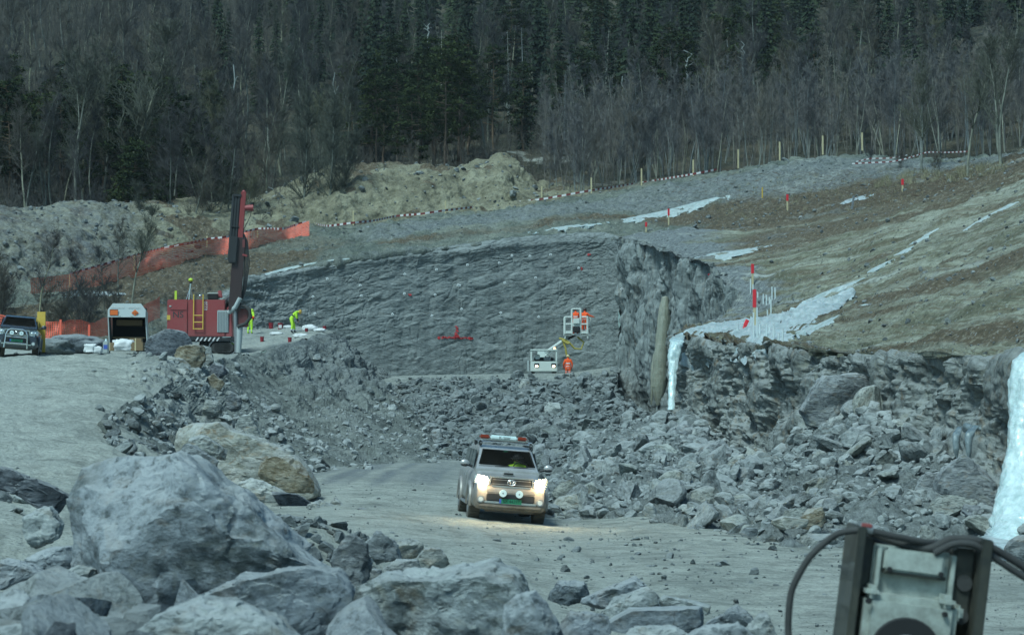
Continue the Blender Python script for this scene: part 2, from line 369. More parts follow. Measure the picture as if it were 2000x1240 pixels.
# --- haul road climbing on the left to the level of the drill rig
rows = []
for Y, pys, pxs in [(20.5, (1330, 1330, 1330, 1330, 1330, 1330, 1330), (-900, -100, 50, 200, 300, 400, 520)), (22, (1130, 1130, 1140, 1150, 1180, 1210, 1230), (-900, -100, 50, 200, 300, 400, 520)),
                    (28, (1040, 1045, 1055, 1065, 1095, 1125, 1135), (-900, -100, 50, 200, 300, 400, 520)),
                    (33, (960, 965, 975, 985, 1030, 1065, 1085), (-900, -100, 50, 200, 300, 400, 520)),
                    (38, (900, 905, 912, 925, 970, 1015, 1048), (-900, -100, 50, 200, 300, 400, 520)),
                    (44, (846, 848, 855, 868, 905, 960, 1012), (-900, -100, 50, 190, 290, 380, 500)),
                    (50, (800, 800, 806, 815, 850, 930, 985), (-900, -100, 50, 190, 270, 360, 460)),
                    (58, (758, 758, 762, 768, 790, 840, 940), (-900, -100, 50, 190, 290, 350, 420)),
                    (66, (724, 724, 728, 730, 738, 760, 830), (-900, -100, 50, 170, 250, 330, 400)),
                    (73, (696, 696, 696, 700, 706, 716, 760), (-900, -100, 50, 160, 250, 330, 400)),
                    (86, (694, 694, 694, 694, 696, 700, 715), (-900, -100, 50, 160, 250, 330, 400)),
                    (100, (690, 690, 690, 690, 690, 690, 696), (-900, -100, 50, 160, 250, 330, 400)),
                    (116, (670, 670, 670, 668, 666, 665, 662), (-900, -100, 50, 160, 250, 330, 400))]:
    rows.append([(a, b, Y) for a, b in zip(pxs, pys)])
def ramp_mask(G, U, V):
    lane = np.exp(-((V - 0.25 - 0.0 * U) / 0.25) ** 2) * 0.62
    edge = sm(V, 0.60, 0.75)
    ruts = 0.06 * fbm(np.stack([V * 22, U * 1.2, 0 * U], -1), 3, 16)
    return np.stack([0.62 * sm(U, 0.22, 0.12) * sm(V, 0.30, 0.2) + 0 * U, (lane + ruts * (1 - edge)) * sm(U, 0.1, 0.25), edge * 0.45], -1)
ramp = Patch(rows, 300, 240, lambda G, U, V: 0.10 * fbm(G * 0.6, 5, 3) + sm(V, 0.6, 0.8) * 0.35 * fbm(G * 1.1, 5, 13) + 0.012 * fbm(np.stack([V * 22, U * 1.2, 0 * U], -1), 3, 16) + .03 * fbm(G * 2.5, 3, 17))
ramp.build('road', M['floor'], ramp_mask, kind='structure')

# --- bench with the drill rig and its broken face
bench = Patch([[(280, 716, 72), (330, 712, 78), (430, 703, 92), (490, 695, 100), (560, 678, 105), (630, 655, 111), (652, 662, 114), (690, 695, 119)],
               [(270, 693, 88), (330, 692, 92), (420, 690, 105), (490, 675, 110), (560, 655, 114), (630, 648, 116), (660, 662, 118), (705, 706, 122)],
               [(260, 682, 108), (330, 680, 110), (420, 660, 118), (490, 640, 130.5), (560, 637, 132), (630, 643, 133), (665, 665, 134), (725, 732, 134)]],
              120, 320, lambda G, U, V: 0.16 * fbm(G * 0.7, 5, 21))
bench.build('bench_top', M['floor'], lambda G, U, V: np.stack([0 * U, 0.25 + 0 * U, 0.42 + 0 * U], -1), kind='structure')
TOP = [(205, 808, 49), (270, 795, 55), (335, 745, 66), (430, 704, 91), (490, 694, 100), (560, 676, 105), (632, 652, 111), (655, 662, 115), (700, 705, 120), (738, 735, 126)]
BOT = [(205, 905, 42), (330, 935, 46), (450, 950, 53), (600, 943, 63), (665, 938, 66), (760, 926, 72), (862, 917, 79), (875, 895, 86), (830, 840, 98), (770, 775, 114)]
def lerp3(a, b, t): return tuple(a[i] * (1 - t) + b[i] * t for i in range(3))
rows = []
for t, sag in ((0, 0), (0.10, .04), (0.30, .16), (0.50, .20), (0.75, .08), (1.0, 0)):
    rows.append([lerp3(a, b, t)[:2] + (a[2] * (1 - t) + b[2] * t + sag * (a[2] - b[2]) * (1 if i > 3 else .3),) for i, (a, b) in enumerate(zip(TOP, BOT))])
def face_disp(G, U, V):
    rocky = sm(V, 0.36, 0.55) * sm(U, 0.85, 0.45)
    q = G * np.array([0.8, 0.5, 1.1])
    return 0.35 * fbm(G * 0.35, 4, 31) + rocky * (sm(U, 0, .05) * .05 + sm(U, .02, .25) * (.1 + .8 * ledges(G, 33, .7))) + 0.12 * fbm(G * 1.3, 4, 51)
face = Patch(rows, 230, 620, face_disp, toward=(0.4, -1, 0.6))
face.build('bench_face', M['face'], sharp=30, mask=lambda G, U, V: np.stack([0.42 * sm(V, 0.52, 0.70) * sm(V, 0.92, 0.75) * sm(U, 0.6, 0.1) + 0.30 * sm(V, 0.35, 0.1), 0 * U, 0.50 * sm(V, 0.36, 0.55) * sm(U, 0.9, 0.4)], -1), smooth=True, kind='structure')

# --- ground rising behind the rock wall up to the taped edge, then the forest floor
CX = (-300, 0, 150, 300, 400, 480, 600, 700, 900, 1100, 1220, 1400, 1550, 1700, 1850, 2050, 2300)
r0 = list(zip(CX, (682, 674, 668, 668, 664, 550, 522, 503, 478, 458, 462, 456, 436, 412, 374, 306, 240), (110, 112, 114, 116, 120, 130, 132, 133, 135, 136, 134, 126, 118, 110, 100, 88, 80)))
r1 = list(zip(CX, (640, 628, 612, 585, 545, 516, 495, 476, 452, 430, 425, 410, 390, 372, 345, 294, 234), (114, 117, 120, 125, 131, 136, 139, 141, 144, 146, 145, 140, 134, 128, 115, 100, 90)))
r2 = list(zip(CX, (610, 590, 560, 514, 492, 478, 458, 446, 424, 395, 380, 346, 322, 305, 322, 288, 230), (120, 122, 128, 138, 142, 145, 148, 150, 153, 155, 156, 155, 152, 150, 138, 118, 100)))
r3 = list(zip(CX, (560, 540, 510, 480, 462, 452, 440, 430, 412, 385, 370, 344, 324, 308, 318, 286, 230), tuple(y + 12 for y in (120, 122, 128, 138, 142, 145, 148, 150, 153, 155, 156, 155, 152, 150, 138, 118, 100))))
WAVE = lambda G, U, V: 0.35 * fbm(G * 0.16, 4, 61) + 0.22 * fbm(G * 0.8, 5, 62) + 0.10 * blocks(G * 1.6, 63)
rb = [(a, b + (30 if 440 < a else 8), y + (1.6 if 440 < a else -4)) for a, b, y in r0]
hill = Patch([rb, r0, r1, r2, r3], 240, 640, WAVE)
def hill_mask(G, U, V):
    U = np.clip((U - .25) / .75, 0, 1)
    n = fbm(G * np.array([0.10, 0.10, 0.3]), 4, 70)
    pxf = V * 16                     # column index
    right = sm(pxf, 10.2, 11.6)
    brown = 0.30 + 0.35 * n + 0.45 * sm(pxf, 5.5, 4.0) * sm(U, 0.05, 0.3) * sm(U, 0.72, 0.5) + 0.50 * right * sm(U, 0.75, 0.45) + 0.3 * np.exp(-((U - 0.05) / 0.05) ** 2) + 0.38 * np.exp(-((U - 0.28) / 0.12) ** 2) * sm(pxf, 4, 5)
    grey = 0.55 * sm(U, 0.30, 0.45) * sm(U, 0.80, 0.62) * sm(pxf, 5.8, 7.5) + 0.45 * sm(U, 0.10, 0.0) * sm(pxf, 5, 6)
    snow = right * 0.42 * sm(fbm(G * 0.5, 4, 75), 0.0, 0.6) + 0.40 * sm(pxf, 2.6, 1.8) * np.exp(-((U - 0.42) / 0.06) ** 2)
    return np.stack([brown * (1 - 0.8 * grey), snow, grey], -1)
hill.build('hillside', M['hill'], hill_mask, kind='structure')
ff = []
for dy, pyl in ((14, None), (45, 330), (80, 262), (130, 150), (200, 20), (290, -110), (420, -220)):
    row = []
    for i, cx in enumerate(CX):
        Yt = r2[i][2]; b = r2[i][1]
        if pyl is None: row.append((cx, b + 22, Yt + 10)); continue
        full = min(Yt, 150) + dy
        py = pyl + (0.25 * (b - 400) if b > 400 else 0.45 * (b - 400)) * (1 if dy < 100 else 0.4)
        row.append((cx, py, full))
    ff.append(row)
wood = Patch(ff, 200, 260, lambda G, U, V: 1.2 * fbm(G * 0.06, 5, 81))
def wood_mask(G, U, V):
    n = fbm(G * np.array([0.22, 0.22, 0.22]), 5, 83)
    sn = 0.40 * sm(n, 0.18, 0.5) * sm(U, 0.42, 0.18) * np.exp(-((V - 0.52) / 0.20) ** 2) + 0.1 * sm(n, 0.3, 0.5)
    return np.stack([0.35 + 0.2 * n, sn, 0 * U], -1)
wood.build('forest_floor', M['forest_floor'], wood_mask, kind='structure')

# --- rock walls
def wall_disp(G, U, V):
    q = G @ np.array([[1, 0, 0.25], [0, 1, 0], [-0.25, 0, 1]]).T
    d = 0.22 * fbm(G * 0.12, 3, 91) + 0.07 * blocks(q * np.array([0.22, 0.3, 0.5]), 92, 0.8, .1) + 0.03 * blocks(q * np.array([0.6, 0.8, 1.7]), 93, 1.0, .6) + 0.02 * blocks(q * np.array([1.6, 1.6, 4.0]), 94, 1.0, .6) + 0.012 * fbm(q * np.array([1.5, 1.5, 4]), 4, 95, .6)
    cm = sm(fbm(G * 0.35, 3, 90), -0.35, 0.25)
    for sc_, am, sd in (((.40, .5, 1.2), .06, 191), ((1.1, 1.1, 3.4), .04, 192), ((1.6, 1.6, .5), .05, 193)):
        d = d - am * cm * np.clip(1 - np.abs(vnoise((q if sd < 193 else G) * np.array(sc_) + .3 * fbm(G, 2, sd)[..., None], sd)) * 9, 0, 1)
    d = d + 0.20 * np.abs(((G[..., 0] * 0.55 + 0.08 * fbm(G * 0.4, 2, 96)) % 1.0) - 0.5) * sm(V, 0.35, 0.55)      # drill-hole half barrels
    left = sm(V, 0.36, 0.1)
    return d + left * .55 * ledges(G, 97)
wall_rows_t = [(430, 592, 128), (480, 548, 130), (600, 520, 132), (700, 502, 133), (900, 477, 135), (1100, 457, 136), (1180, 456, 135.5), (1212, 463, 134)]
wall_rows_b = [(430, 672, 127.4), (480, 676, 129.2), (600, 680, 131.2), (700, 744, 132.2), (900, 747, 134.2), (1100, 747, 135.2), (1178, 747, 134.8), (1210, 747, 133.4)]
rows = [[lerp3(a, b, t)[:2] + (a[2] * (1 - t) + b[2] * t - bul,) for a, b in zip(wall_rows_t, wall_rows_b)] for t, bul in ((0, 0), (0.05, 0.35), (0.14, 0.15), (0.5, 0.1), (1, 0))]
bwall = Patch(rows, 300, 900, wall_disp, toward=(0, -1, 0.2))
o = bwall.build('rock_wall', M['wall'], None, smooth=True, sharp=30, label='high grey blasted rock wall closing the pit behind the work platform', cat='rock wall')
def fwall_disp(G, U, V):
    return -.2 + .75 * ledges(G, 201, .25, 1.3) + .20 * blocks(G * np.array([0.5, 0.45, 0.12]), 202, 0.9, .6)
def rwall_disp(G, U, V):
    d = ledges(G, 101); return np.where(d > .3, .3 + (d - .3) * .35, d) + .05 * fbm(G * 2.2, 3, 109)
t_ = [(1200, 466, 135), (1240, 468, 126), (1300, 486, 116), (1345, 504, 108), (1392, 520, 101), (1432, 560, 97), (1480, 590, 95)]
b_ = [(1198, 750, 133.6), (1237, 800, 124.6), (1295, 825, 114.6), (1340, 830, 106.8), (1390, 700, 100), (1432, 650, 96), (1480, 640, 94.5)]
rows = [[lerp3(a, b, t) for a, b in zip(t_, b_)] for t in (0, 0.08, 0.3, 0.7, 1)]
fwall = Patch(rows, 240, 700, fwall_disp, toward=(-1, -0.6, 0.2))
fwall.build('rock_wall', M['wall_f'], None, smooth=True, sharp=32, label='tall broken grey rock wall running back on the right behind the olive ice column', cat='rock wall')
t_ = [(1350, 638, 97), (1318, 652, 91), (1330, 662, 87), (1400, 668, 81), (1480, 672, 74), (1600, 692, 64), (1700, 692, 57), (1850, 688, 49), (2000, 700, 43), (2250, 725, 35)]
b_ = [(1345, 850, 95), (1308, 850, 89), (1320, 860, 84), (1380, 900, 77), (1460, 940, 68), (1570, 985, 58), (1680, 1010, 51), (1820, 1040, 44), (1975, 1075, 38), (2250, 1160, 31)]
rows = [[lerp3(a, b, t)[:2] + (a[2] * (1 - t) + b[2] * t + k,) for a, b in zip(t_, b_)] for t, k in ((0, 0), (0.06, -0.5), (0.35, 1.3), (0.7, 2.0), (1, 2.4))]
nwall = Patch(rows, 170, 1100, lambda G, U, V: rwall_disp(G * 1.15, U, V) * 0.72 * (.2 + .8 * sm(U, .01, .13)), toward=(-1, -0.6, 0.2))
nwall.build('rock_wall', M['wall_r'], None, smooth=True, sharp=32, label='low brown-grey broken rock wall under the scraped slope on the right', cat='rock wall')

# --- scraped slope above the near wall: streaks run along U
S = [[(1205, 463, 133), (1300, 452, 128), (1450, 446, 122), (1600, 424, 114), (1750, 398, 106), (1900, 355, 96), (2050, 303, 88), (2300, 240, 78)],
     [(1290, 488, 116), (1345, 505, 108), (1450, 500, 105), (1600, 470, 101), (1750, 425, 96), (1900, 378, 90), (2050, 330, 84), (2300, 262, 74)],
     [(1392, 521, 101), (1440, 535, 99), (1520, 528, 96), (1640, 500, 93), (1800, 450, 88), (1950, 400, 83), (2100, 350, 78), (2320, 290, 69)],
     [(1420, 600, 97), (1480, 595, 93), (1580, 570, 88), (1700, 535, 84), (1850, 480, 80), (2000, 425, 74), (2150, 372, 68), (2330, 325, 62)],
     [(1345, 640, 95), (1450, 630, 90), (1580, 605, 84), (1700, 570, 78), (1850, 520, 72), (2000, 465, 66), (2150, 415, 60), (2330, 365, 55)],
     [(1318, 653, 91), (1420, 652, 84), (1540, 640, 76), (1680, 608, 68), (1820, 568, 62), (2000, 525, 56), (2150, 485, 52), (2330, 440, 48)],
     [(1395, 666, 81.5), (1500, 668, 73), (1600, 676, 66), (1720, 662, 59), (1850, 635, 54), (2000, 602, 50), (2150, 570, 46), (2330, 540, 42)],
     [(1590, 691, 64.5), (1650, 692, 60.5), (1720, 692, 56), (1790, 691, 52), (1860, 689, 48.6), (2000, 701, 43), (2100, 706, 40), (2330, 732, 33.5)]]
S.append([(a, b + 45, y + 1.4) for a, b, y in S[-1]])
slope = Patch(S, 270, 640, lambda G, U, V: 0.16 * fbm(G * 0.4, 4, 111) + 0.07 * fbm(np.stack([U * 70, V * 8, 0 * U], -1), 3, 112) + 0.05 * fbm(G * 2, 3, 113) + sm(V, 0.16, 0.0) * sm(U, 0.35, 0.6) * 0.3 * blocks(G * 1.1, 114))
def slope_mask(G, U, V):
    U = np.clip(U * 8 / 7, 0, 1)
    st = fbm(np.stack([U * 26, V * 2.0, 0 * U], -1), 4, 121)
    st2 = fbm(np.stack([U * 60, V * 5.0, 0 * U], -1), 4, 122)
    band = lambda c, w: np.exp(-((U - c) / w) ** 2)
    brown = 0.22 + 0.55 * st + 0.65 * band(0.06, 0.10) * sm(V, 0.15, 0.35) + 0.3 * sm(V, 0.5, 0.9) * sm(U, 0.5, 0.1) + 0.50 * band(0.66, 0.045) * sm(V, 0.35, 0.6) + 0.45 * band(0.56, 0.02) * sm(V, 0.4, 0.6) + 0.35 * band(0.90, 0.06)
    grey = 0.60 * sm(V, 0.30, 0.12) * sm(U, 0.70, 0.3) + 0.30 * sm(V, 0.5, 0.2) + 0.3 * st2
    frost = -0.05 + 0.40 * st2 - 0.3 * st
    return np.stack([brown, frost, grey], -1)
slope.build('right_slope', M['slope'], slope_mask, kind='structure')

# --- spoil heaps in front of the wood
px = (-300, -100, 0, 60, 130, 200, 260, 330, 380, 450, 520, 580, 620, 660, 740, 820, 880, 930, 980, 1010, 1050, 1100, 1150, 1220)
cr = (416, 406, 402, 410, 405, 400, 396, 390, 388, 392, 381, 362, 340, 324, 316, 322, 327, 324, 312, 336, 362, 353, 366, 392)
tape = np.interp(px, [c[0] for c in r2], [c[1] for c in r2]); tY = np.interp(px, [c[0] for c in r2], [c[2] for c in r2])
rows = [[(a, t + 10, y + 3.5) for a, t, y in zip(px, tape, tY)],
        [(a, t * 0.75 + c * 0.25 - 2, y + 7) for a, t, c, y in zip(px, tape, cr, tY)],
        [(a, t * 0.30 + c * 0.70, y + 11) for a, t, c, y in zip(px, tape, cr, tY)],
        [(a, c, y + 20) for a, t, c, y in zip(px, tape, cr, tY)],
        [(a, c + 25, y + 30) for a, t, c, y in zip(px, tape, cr, tY)]]
spoil = Patch(rows, 220, 560, lambda G, U, V: ((0.6 * fbm(G * 0.16, 4, 131) + 0.42 * fbm(G * 0.6, 5, 132)) * (.45 + .55 * sm(V, .42, .55)) + 0.10 * blocks(G * 1.1, 133)) * sm(U, 0, 0.15))
def spoil_mask(G, U, V):
    n = fbm(G * 0.28, 4, 135); left = sm(V, 0.42, 0.22)
    return np.stack([0.16 + 0.5 * np.clip(n, 0, 1) + 0.35 * sm(n, 0.25, 0.45) + 0.4 * np.exp(-((V - 0.60) / 0.05) ** 2) * sm(U, 0.65, 0.75), 0 * U, 0.50 * left], -1)
spoil.build('spoil_heap', M['spoil'], spoil_mask, kind='structure')

# --- rubble: slope under the far platform and heaps against the right wall (base sheets)
RD = lambda a, c=None: (lambda G, U, V: a * (1 if c is None else sm(U, c, c + .12)) * (0.6 * fbm(G * 0.5, 4, 141) + 0.4 * fbm(G * 1.5, 3, 142)))
back = Patch([[(690, 738, 137), (800, 737, 137), (950, 736, 137), (1100, 734, 138), (1170, 724, 138), (1208, 722, 138)],
              [(700, 741, 121), (800, 735, 119), (950, 732, 118), (1100, 730, 118), (1170, 722, 120), (1205, 716, 122)],
              [(740, 790, 108), (820, 788, 107), (950, 788, 106), (1100, 785, 105), (1165, 784, 104), (1218, 782, 108)],
              [(790, 850, 96), (860, 848, 94), (950, 848, 93), (1080, 850, 90), (1180, 835, 88), (1290, 815, 92)],
              [(820, 910, 84), (880, 910, 82), (960, 915, 80), (1060, 940, 68), (1180, 930, 68), (1290, 860, 82)]], 220, 360, RD(0.55, .26))
back.build('rubble_slope', M['face'], lambda G, U, V: np.stack([0 * U, 0.1 + .45 * sm(U, .40, .26), 0.5 * sm(U, .2, .35)], -1), smooth=False, kind='structure')
heap = Patch([[(1040, 1030, 45), (1200, 1035, 44), (1350, 1048, 41), (1500, 1080, 36), (1700, 1100, 34), (1880, 1100, 34.5), (2080, 1110, 32)],
              [(1050, 1002, 46), (1200, 1006, 45), (1350, 1018, 42), (1500, 1048, 37), (1700, 1066, 35), (1880, 1062, 35.5), (2080, 1075, 33)],
              [(1090, 935, 60), (1225, 925, 57), (1365, 935, 53), (1490, 965, 47), (1650, 940, 43.5), (1800, 975, 42), (2020, 1030, 38)],
              [(1120, 880, 76), (1240, 830, 80), (1350, 832, 76), (1455, 912, 61), (1570, 870, 57), (1700, 800, 53), (1800, 905, 47.5), ][:6] + [(1960, 1000, 41.5)],
              [(1150, 862, 86), (1240, 822, 95), (1350, 838, 90), (1465, 915, 70), (1580, 885, 63), (1715, 840, 56), (1980, 1000, 45)]], 200, 420, RD(0.45))
heap.build('rubble_heap', M['face'], lambda G, U, V: np.stack([0.1 + 0 * U, 0.15 + 0 * U, 0.5 + 0 * U], -1), smooth=False, kind='structure')

# ------------------------------------------------------------------ rocks
def ico(sub):
    bm = bmesh.new(); bmesh.ops.create_icosphere(bm, subdivisions=sub, radius=1.0)
    v = np.array([x.co[:] for x in bm.verts]); f = np.array([[q.index for q in x.verts] for x in bm.faces]); bm.free(); return v, f
ICO = {s: ico(s) for s in (1, 2, 3, 4, 5, 6)}
def rock_geo(sub, seed, cuts=11, rough=0.05, squash=(1, 0.8, 0.62)):
    rs = np.random.RandomState(seed); v, f = ICO[sub]; v = v.copy()
    for _ in range(cuts):
        n = rs.normal(size=3); n /= np.linalg.norm(n); d = rs.uniform(0.38, 0.78)
        k = v @ n - d; m = k > 0; v[m] -= np.outer(k[m], n)
    if sub >= 2: v = v + (v / (np.linalg.norm(v, axis=1, keepdims=True) + 1e-9)) * (rough * fbm(v * 2.2 + seed, 4, seed))[:, None]
    return v * np.array(squash), f
LIB = []
for i in range(12):
    rs = random.Random(i)
    v, f = rock_geo(4, 500 + i, 10 + i % 4, 0.05, (1, rs.uniform(.6, .95), rs.uniform(.38, .75)))
    LIB.append((v, f))
LIB_ME = {}
def lib_mesh(i, mk):
    if (i, mk) not in LIB_ME:
        me = mesh_np('rock', LIB[i][0], LIB[i][1], [M[mk]], True)
        LIB_ME[(i, mk)] = me
        me.set_sharp_from_angle(angle=R(24))
    return LIB_ME[(i, mk)]
SMALL = [rock_geo(2 if i < 14 else 1, 700 + i, 8, 0.03, (1, random.Random(i).uniform(.55, .95), random.Random(i + 50).uniform(.35, .8))) for i in range(20)]
def rotm(rs):
    return np.array(Euler((rs.normal(0, .5), rs.normal(0, .5), rs.uniform(0, 6.28))).to_matrix())
def scatter(name, spots, mk, label, group, n_big, stuff_name='rubble', cat='rock', sm_='rock_stuff'):
    """spots: (point, size, weight). The n_big largest in the picture are rocks of their own, the rest one mass."""
    spots = sorted(spots, key=lambda s: -s[1] / s[0][1]); rs = np.random.RandomState(len(spots))
    for p, sz in spots[:n_big]:
        o = bpy.data.objects.new('rock', lib_mesh(rs.randint(len(LIB)), mk)); e = rotm(rs)
        o.matrix_world = Matrix.Translation(Vector(p)) @ Matrix(e.tolist()).to_4x4() @ Matrix.Diagonal((sz, sz * rs.uniform(.8, 1.1), sz * rs.uniform(.75, 1.1), 1))
        link(o); tag(o, label, cat, group)
    by = {}
    for p, sz in spots[n_big:]:
        far = sz / p[1] * FPX < 3.2
        by.setdefault(rs.randint(14, 20) if far else rs.randint(0, 14), []).append((p, sz))
    Vs, Fs, off = [], [], 0
    for i, lst in by.items():
        v, f = SMALL[i]
        for p, sz in lst:
            w = (v * sz) @ rotm(rs).T + p; Vs.append(w); Fs.append(f + off); off += len(v)
    if Vs:
        me = mesh_np(stuff_name, np.concatenate(Vs), np.concatenate(Fs), [M[sm_]], False)
        tag(link(bpy.data.objects.new(stuff_name, me)), label='loose grey stones and chips ' + name, cat='rubble', kind='stuff')
def spots_on(patch, n, smin, smax, a=1.6, seed=0, dens=None, sink=0.25):
    rs = np.random.RandomState(seed); out = []
    G = patch.G; A = np.linalg.norm(np.cross(G[1:, :-1] - G[:-1, :-1], G[:-1, 1:] - G[:-1, :-1]), axis=-1)
    A = A / (G[:-1, :-1, 1] ** 0.8)
    if dens is not None: A = A * dens(patch.U[:-1, :-1], patch.V[:-1, :-1])
    pr = (A / A.sum()).ravel(); idx = rs.choice(len(pr), n, p=pr)
    for q in idx:
        i, j = divmod(q, A.shape[1]); u = (i + rs.rand()) / (patch.nu - 1); v = (j + rs.rand()) / (patch.nv - 1)
        p, nn = patch.at(u, v); sz = smin * (1 - rs.rand() * (1 - (smin / smax) ** a)) ** (-1 / a)
        out.append((p + nn * sz * (0.45 - sink), sz))
    return out
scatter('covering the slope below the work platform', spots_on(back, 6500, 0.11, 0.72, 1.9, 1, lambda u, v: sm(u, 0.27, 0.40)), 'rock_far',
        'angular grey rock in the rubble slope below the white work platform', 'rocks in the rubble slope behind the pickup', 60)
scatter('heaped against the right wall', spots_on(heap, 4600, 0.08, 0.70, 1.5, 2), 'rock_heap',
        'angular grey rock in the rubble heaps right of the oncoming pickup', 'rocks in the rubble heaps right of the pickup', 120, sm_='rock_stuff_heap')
scatter('on the bench face and the foot of it', spots_on(face, 2600, 0.08, 0.42, 1.9, 3, lambda u, v: 0.10 + .6 * sm(u, .4, .8) + sm(v, .5, .1)), 'rock_far',
        'grey stone lying on the sloping face below the red drill rig', 'stones on the bench face', 40, sm_='rock_stuff_heap')
scatter('beside the haul road', spots_on(ramp, 900, 0.05, 0.35, 1.7, 4, lambda u, v: 0.02 + sm(v, .62, .72)), 'rock_far',
        'grey stone beside the pale haul road on the left', 'stones beside the haul road', 15, sm_='rock_stuff_heap')
scatter('strewn on the hillside', spots_on(hill, 2600, 0.06, 0.35, 2.0, 6, lambda u, v: 1.0 * (u > .25)), 'rock_far', 'small pale stone lying on the hillside above the rock wall', 'stones on the hillside', 8)
scatter('strewn on the spoil heaps', spots_on(spoil, 900, 0.12, 0.6, 2.2, 7), 'rock_far', 'stone sticking out of the earth spoil heap', 'stones on the spoil heaps', 8)
scatter('strewn on the scraped slope', spots_on(slope, 2600, 0.03, 0.22, 2.0, 16, lambda u, v: (u < .87) * 1.0), 'rock_far', 'stone lying loose on the scraped slope on the right', 'stones on the scraped slope', 6)
scatter('caught on the near right wall', spots_on(nwall, 500, 0.05, 0.3, 2.0, 8, lambda u, v: sm(u, .5, 1.0)), 'rock_far', 'loose block caught on the broken wall under the slope', 'blocks on the right wall', 12)
def floor_spots(n, x0, x1, y0, y1, smin, smax, a, seed):
    rs = np.random.RandomState(seed); out = []
    for _ in range(n):
        y = rs.uniform(y0, y1); x = rs.uniform(x0, x1) * y; sz = smin * (1 - rs.rand() * (1 - (smin / smax) ** a)) ** (-1 / a)
        out.append((np.array([x, y, float(floor_z(x, y)) + sz * 0.15]), sz))
    return out
scatter('scattered over the pit floor', floor_spots(6500, -0.14, 0.28, 18, 62, 0.010, 0.10, 2.1, 9) + floor_spots(260, 0.02, 0.25, 30, 42, 0.03, 0.2, 1.8, 10), 'rock_far', 'loose stone on the pit floor beside the heap', 'stones on the pit floor', 6)
scatter('on the brown bank at the left edge', spots_on(ramp, 420, 0.07, 0.42, 1.3, 14, lambda u, v: sm(u, .30, .18) * sm(v, .42, .30) + .35 * sm(u, .20, .10)), 'rock_fg', 'blocky grey stone on the brown bank at the lower left edge', 'stones on the brown bank', 40)
rs = np.random.RandomState(12); near = []
for _ in range(260):
    y = rs.uniform(9, 21); x = rs.uniform(-0.31, -0.14) * y; sz = rs.uniform(.12, .42) * (y / 18); near.append((np.array([x, y, float(floor_z(x, y)) + sz * 0.2]), sz))
for _ in range(1100):
    y = rs.uniform(8.5, 19); x = rs.uniform(-0.30, 0.13) * y; sz = 0.05 * (1 - rs.rand() * 0.95) ** (-1 / 1.25)
    near.append((np.array([x, y, float(floor_z(x, y)) + sz * 0.2]), sz))
for _ in range(420):
    t = rs.uniform(0, 1); y = 25.5 + rs.normal(0, 1.3) + (-3.3 + 3.1 * t + 2.2) * 0.6; x = -3.3 + 3.1 * t + rs.normal(0, .25); sz = 0.04 * (1 - rs.rand() * 0.92) ** (-1 / 1.5)
    near.append((np.array([x, y, float(floor_z(x, y)) + sz * 0.2]), sz))
scatter('between the nearest boulders', near, 'rock_fg', 'grey stone wedged between the nearest boulders', 'stones between the nearest boulders', 60)

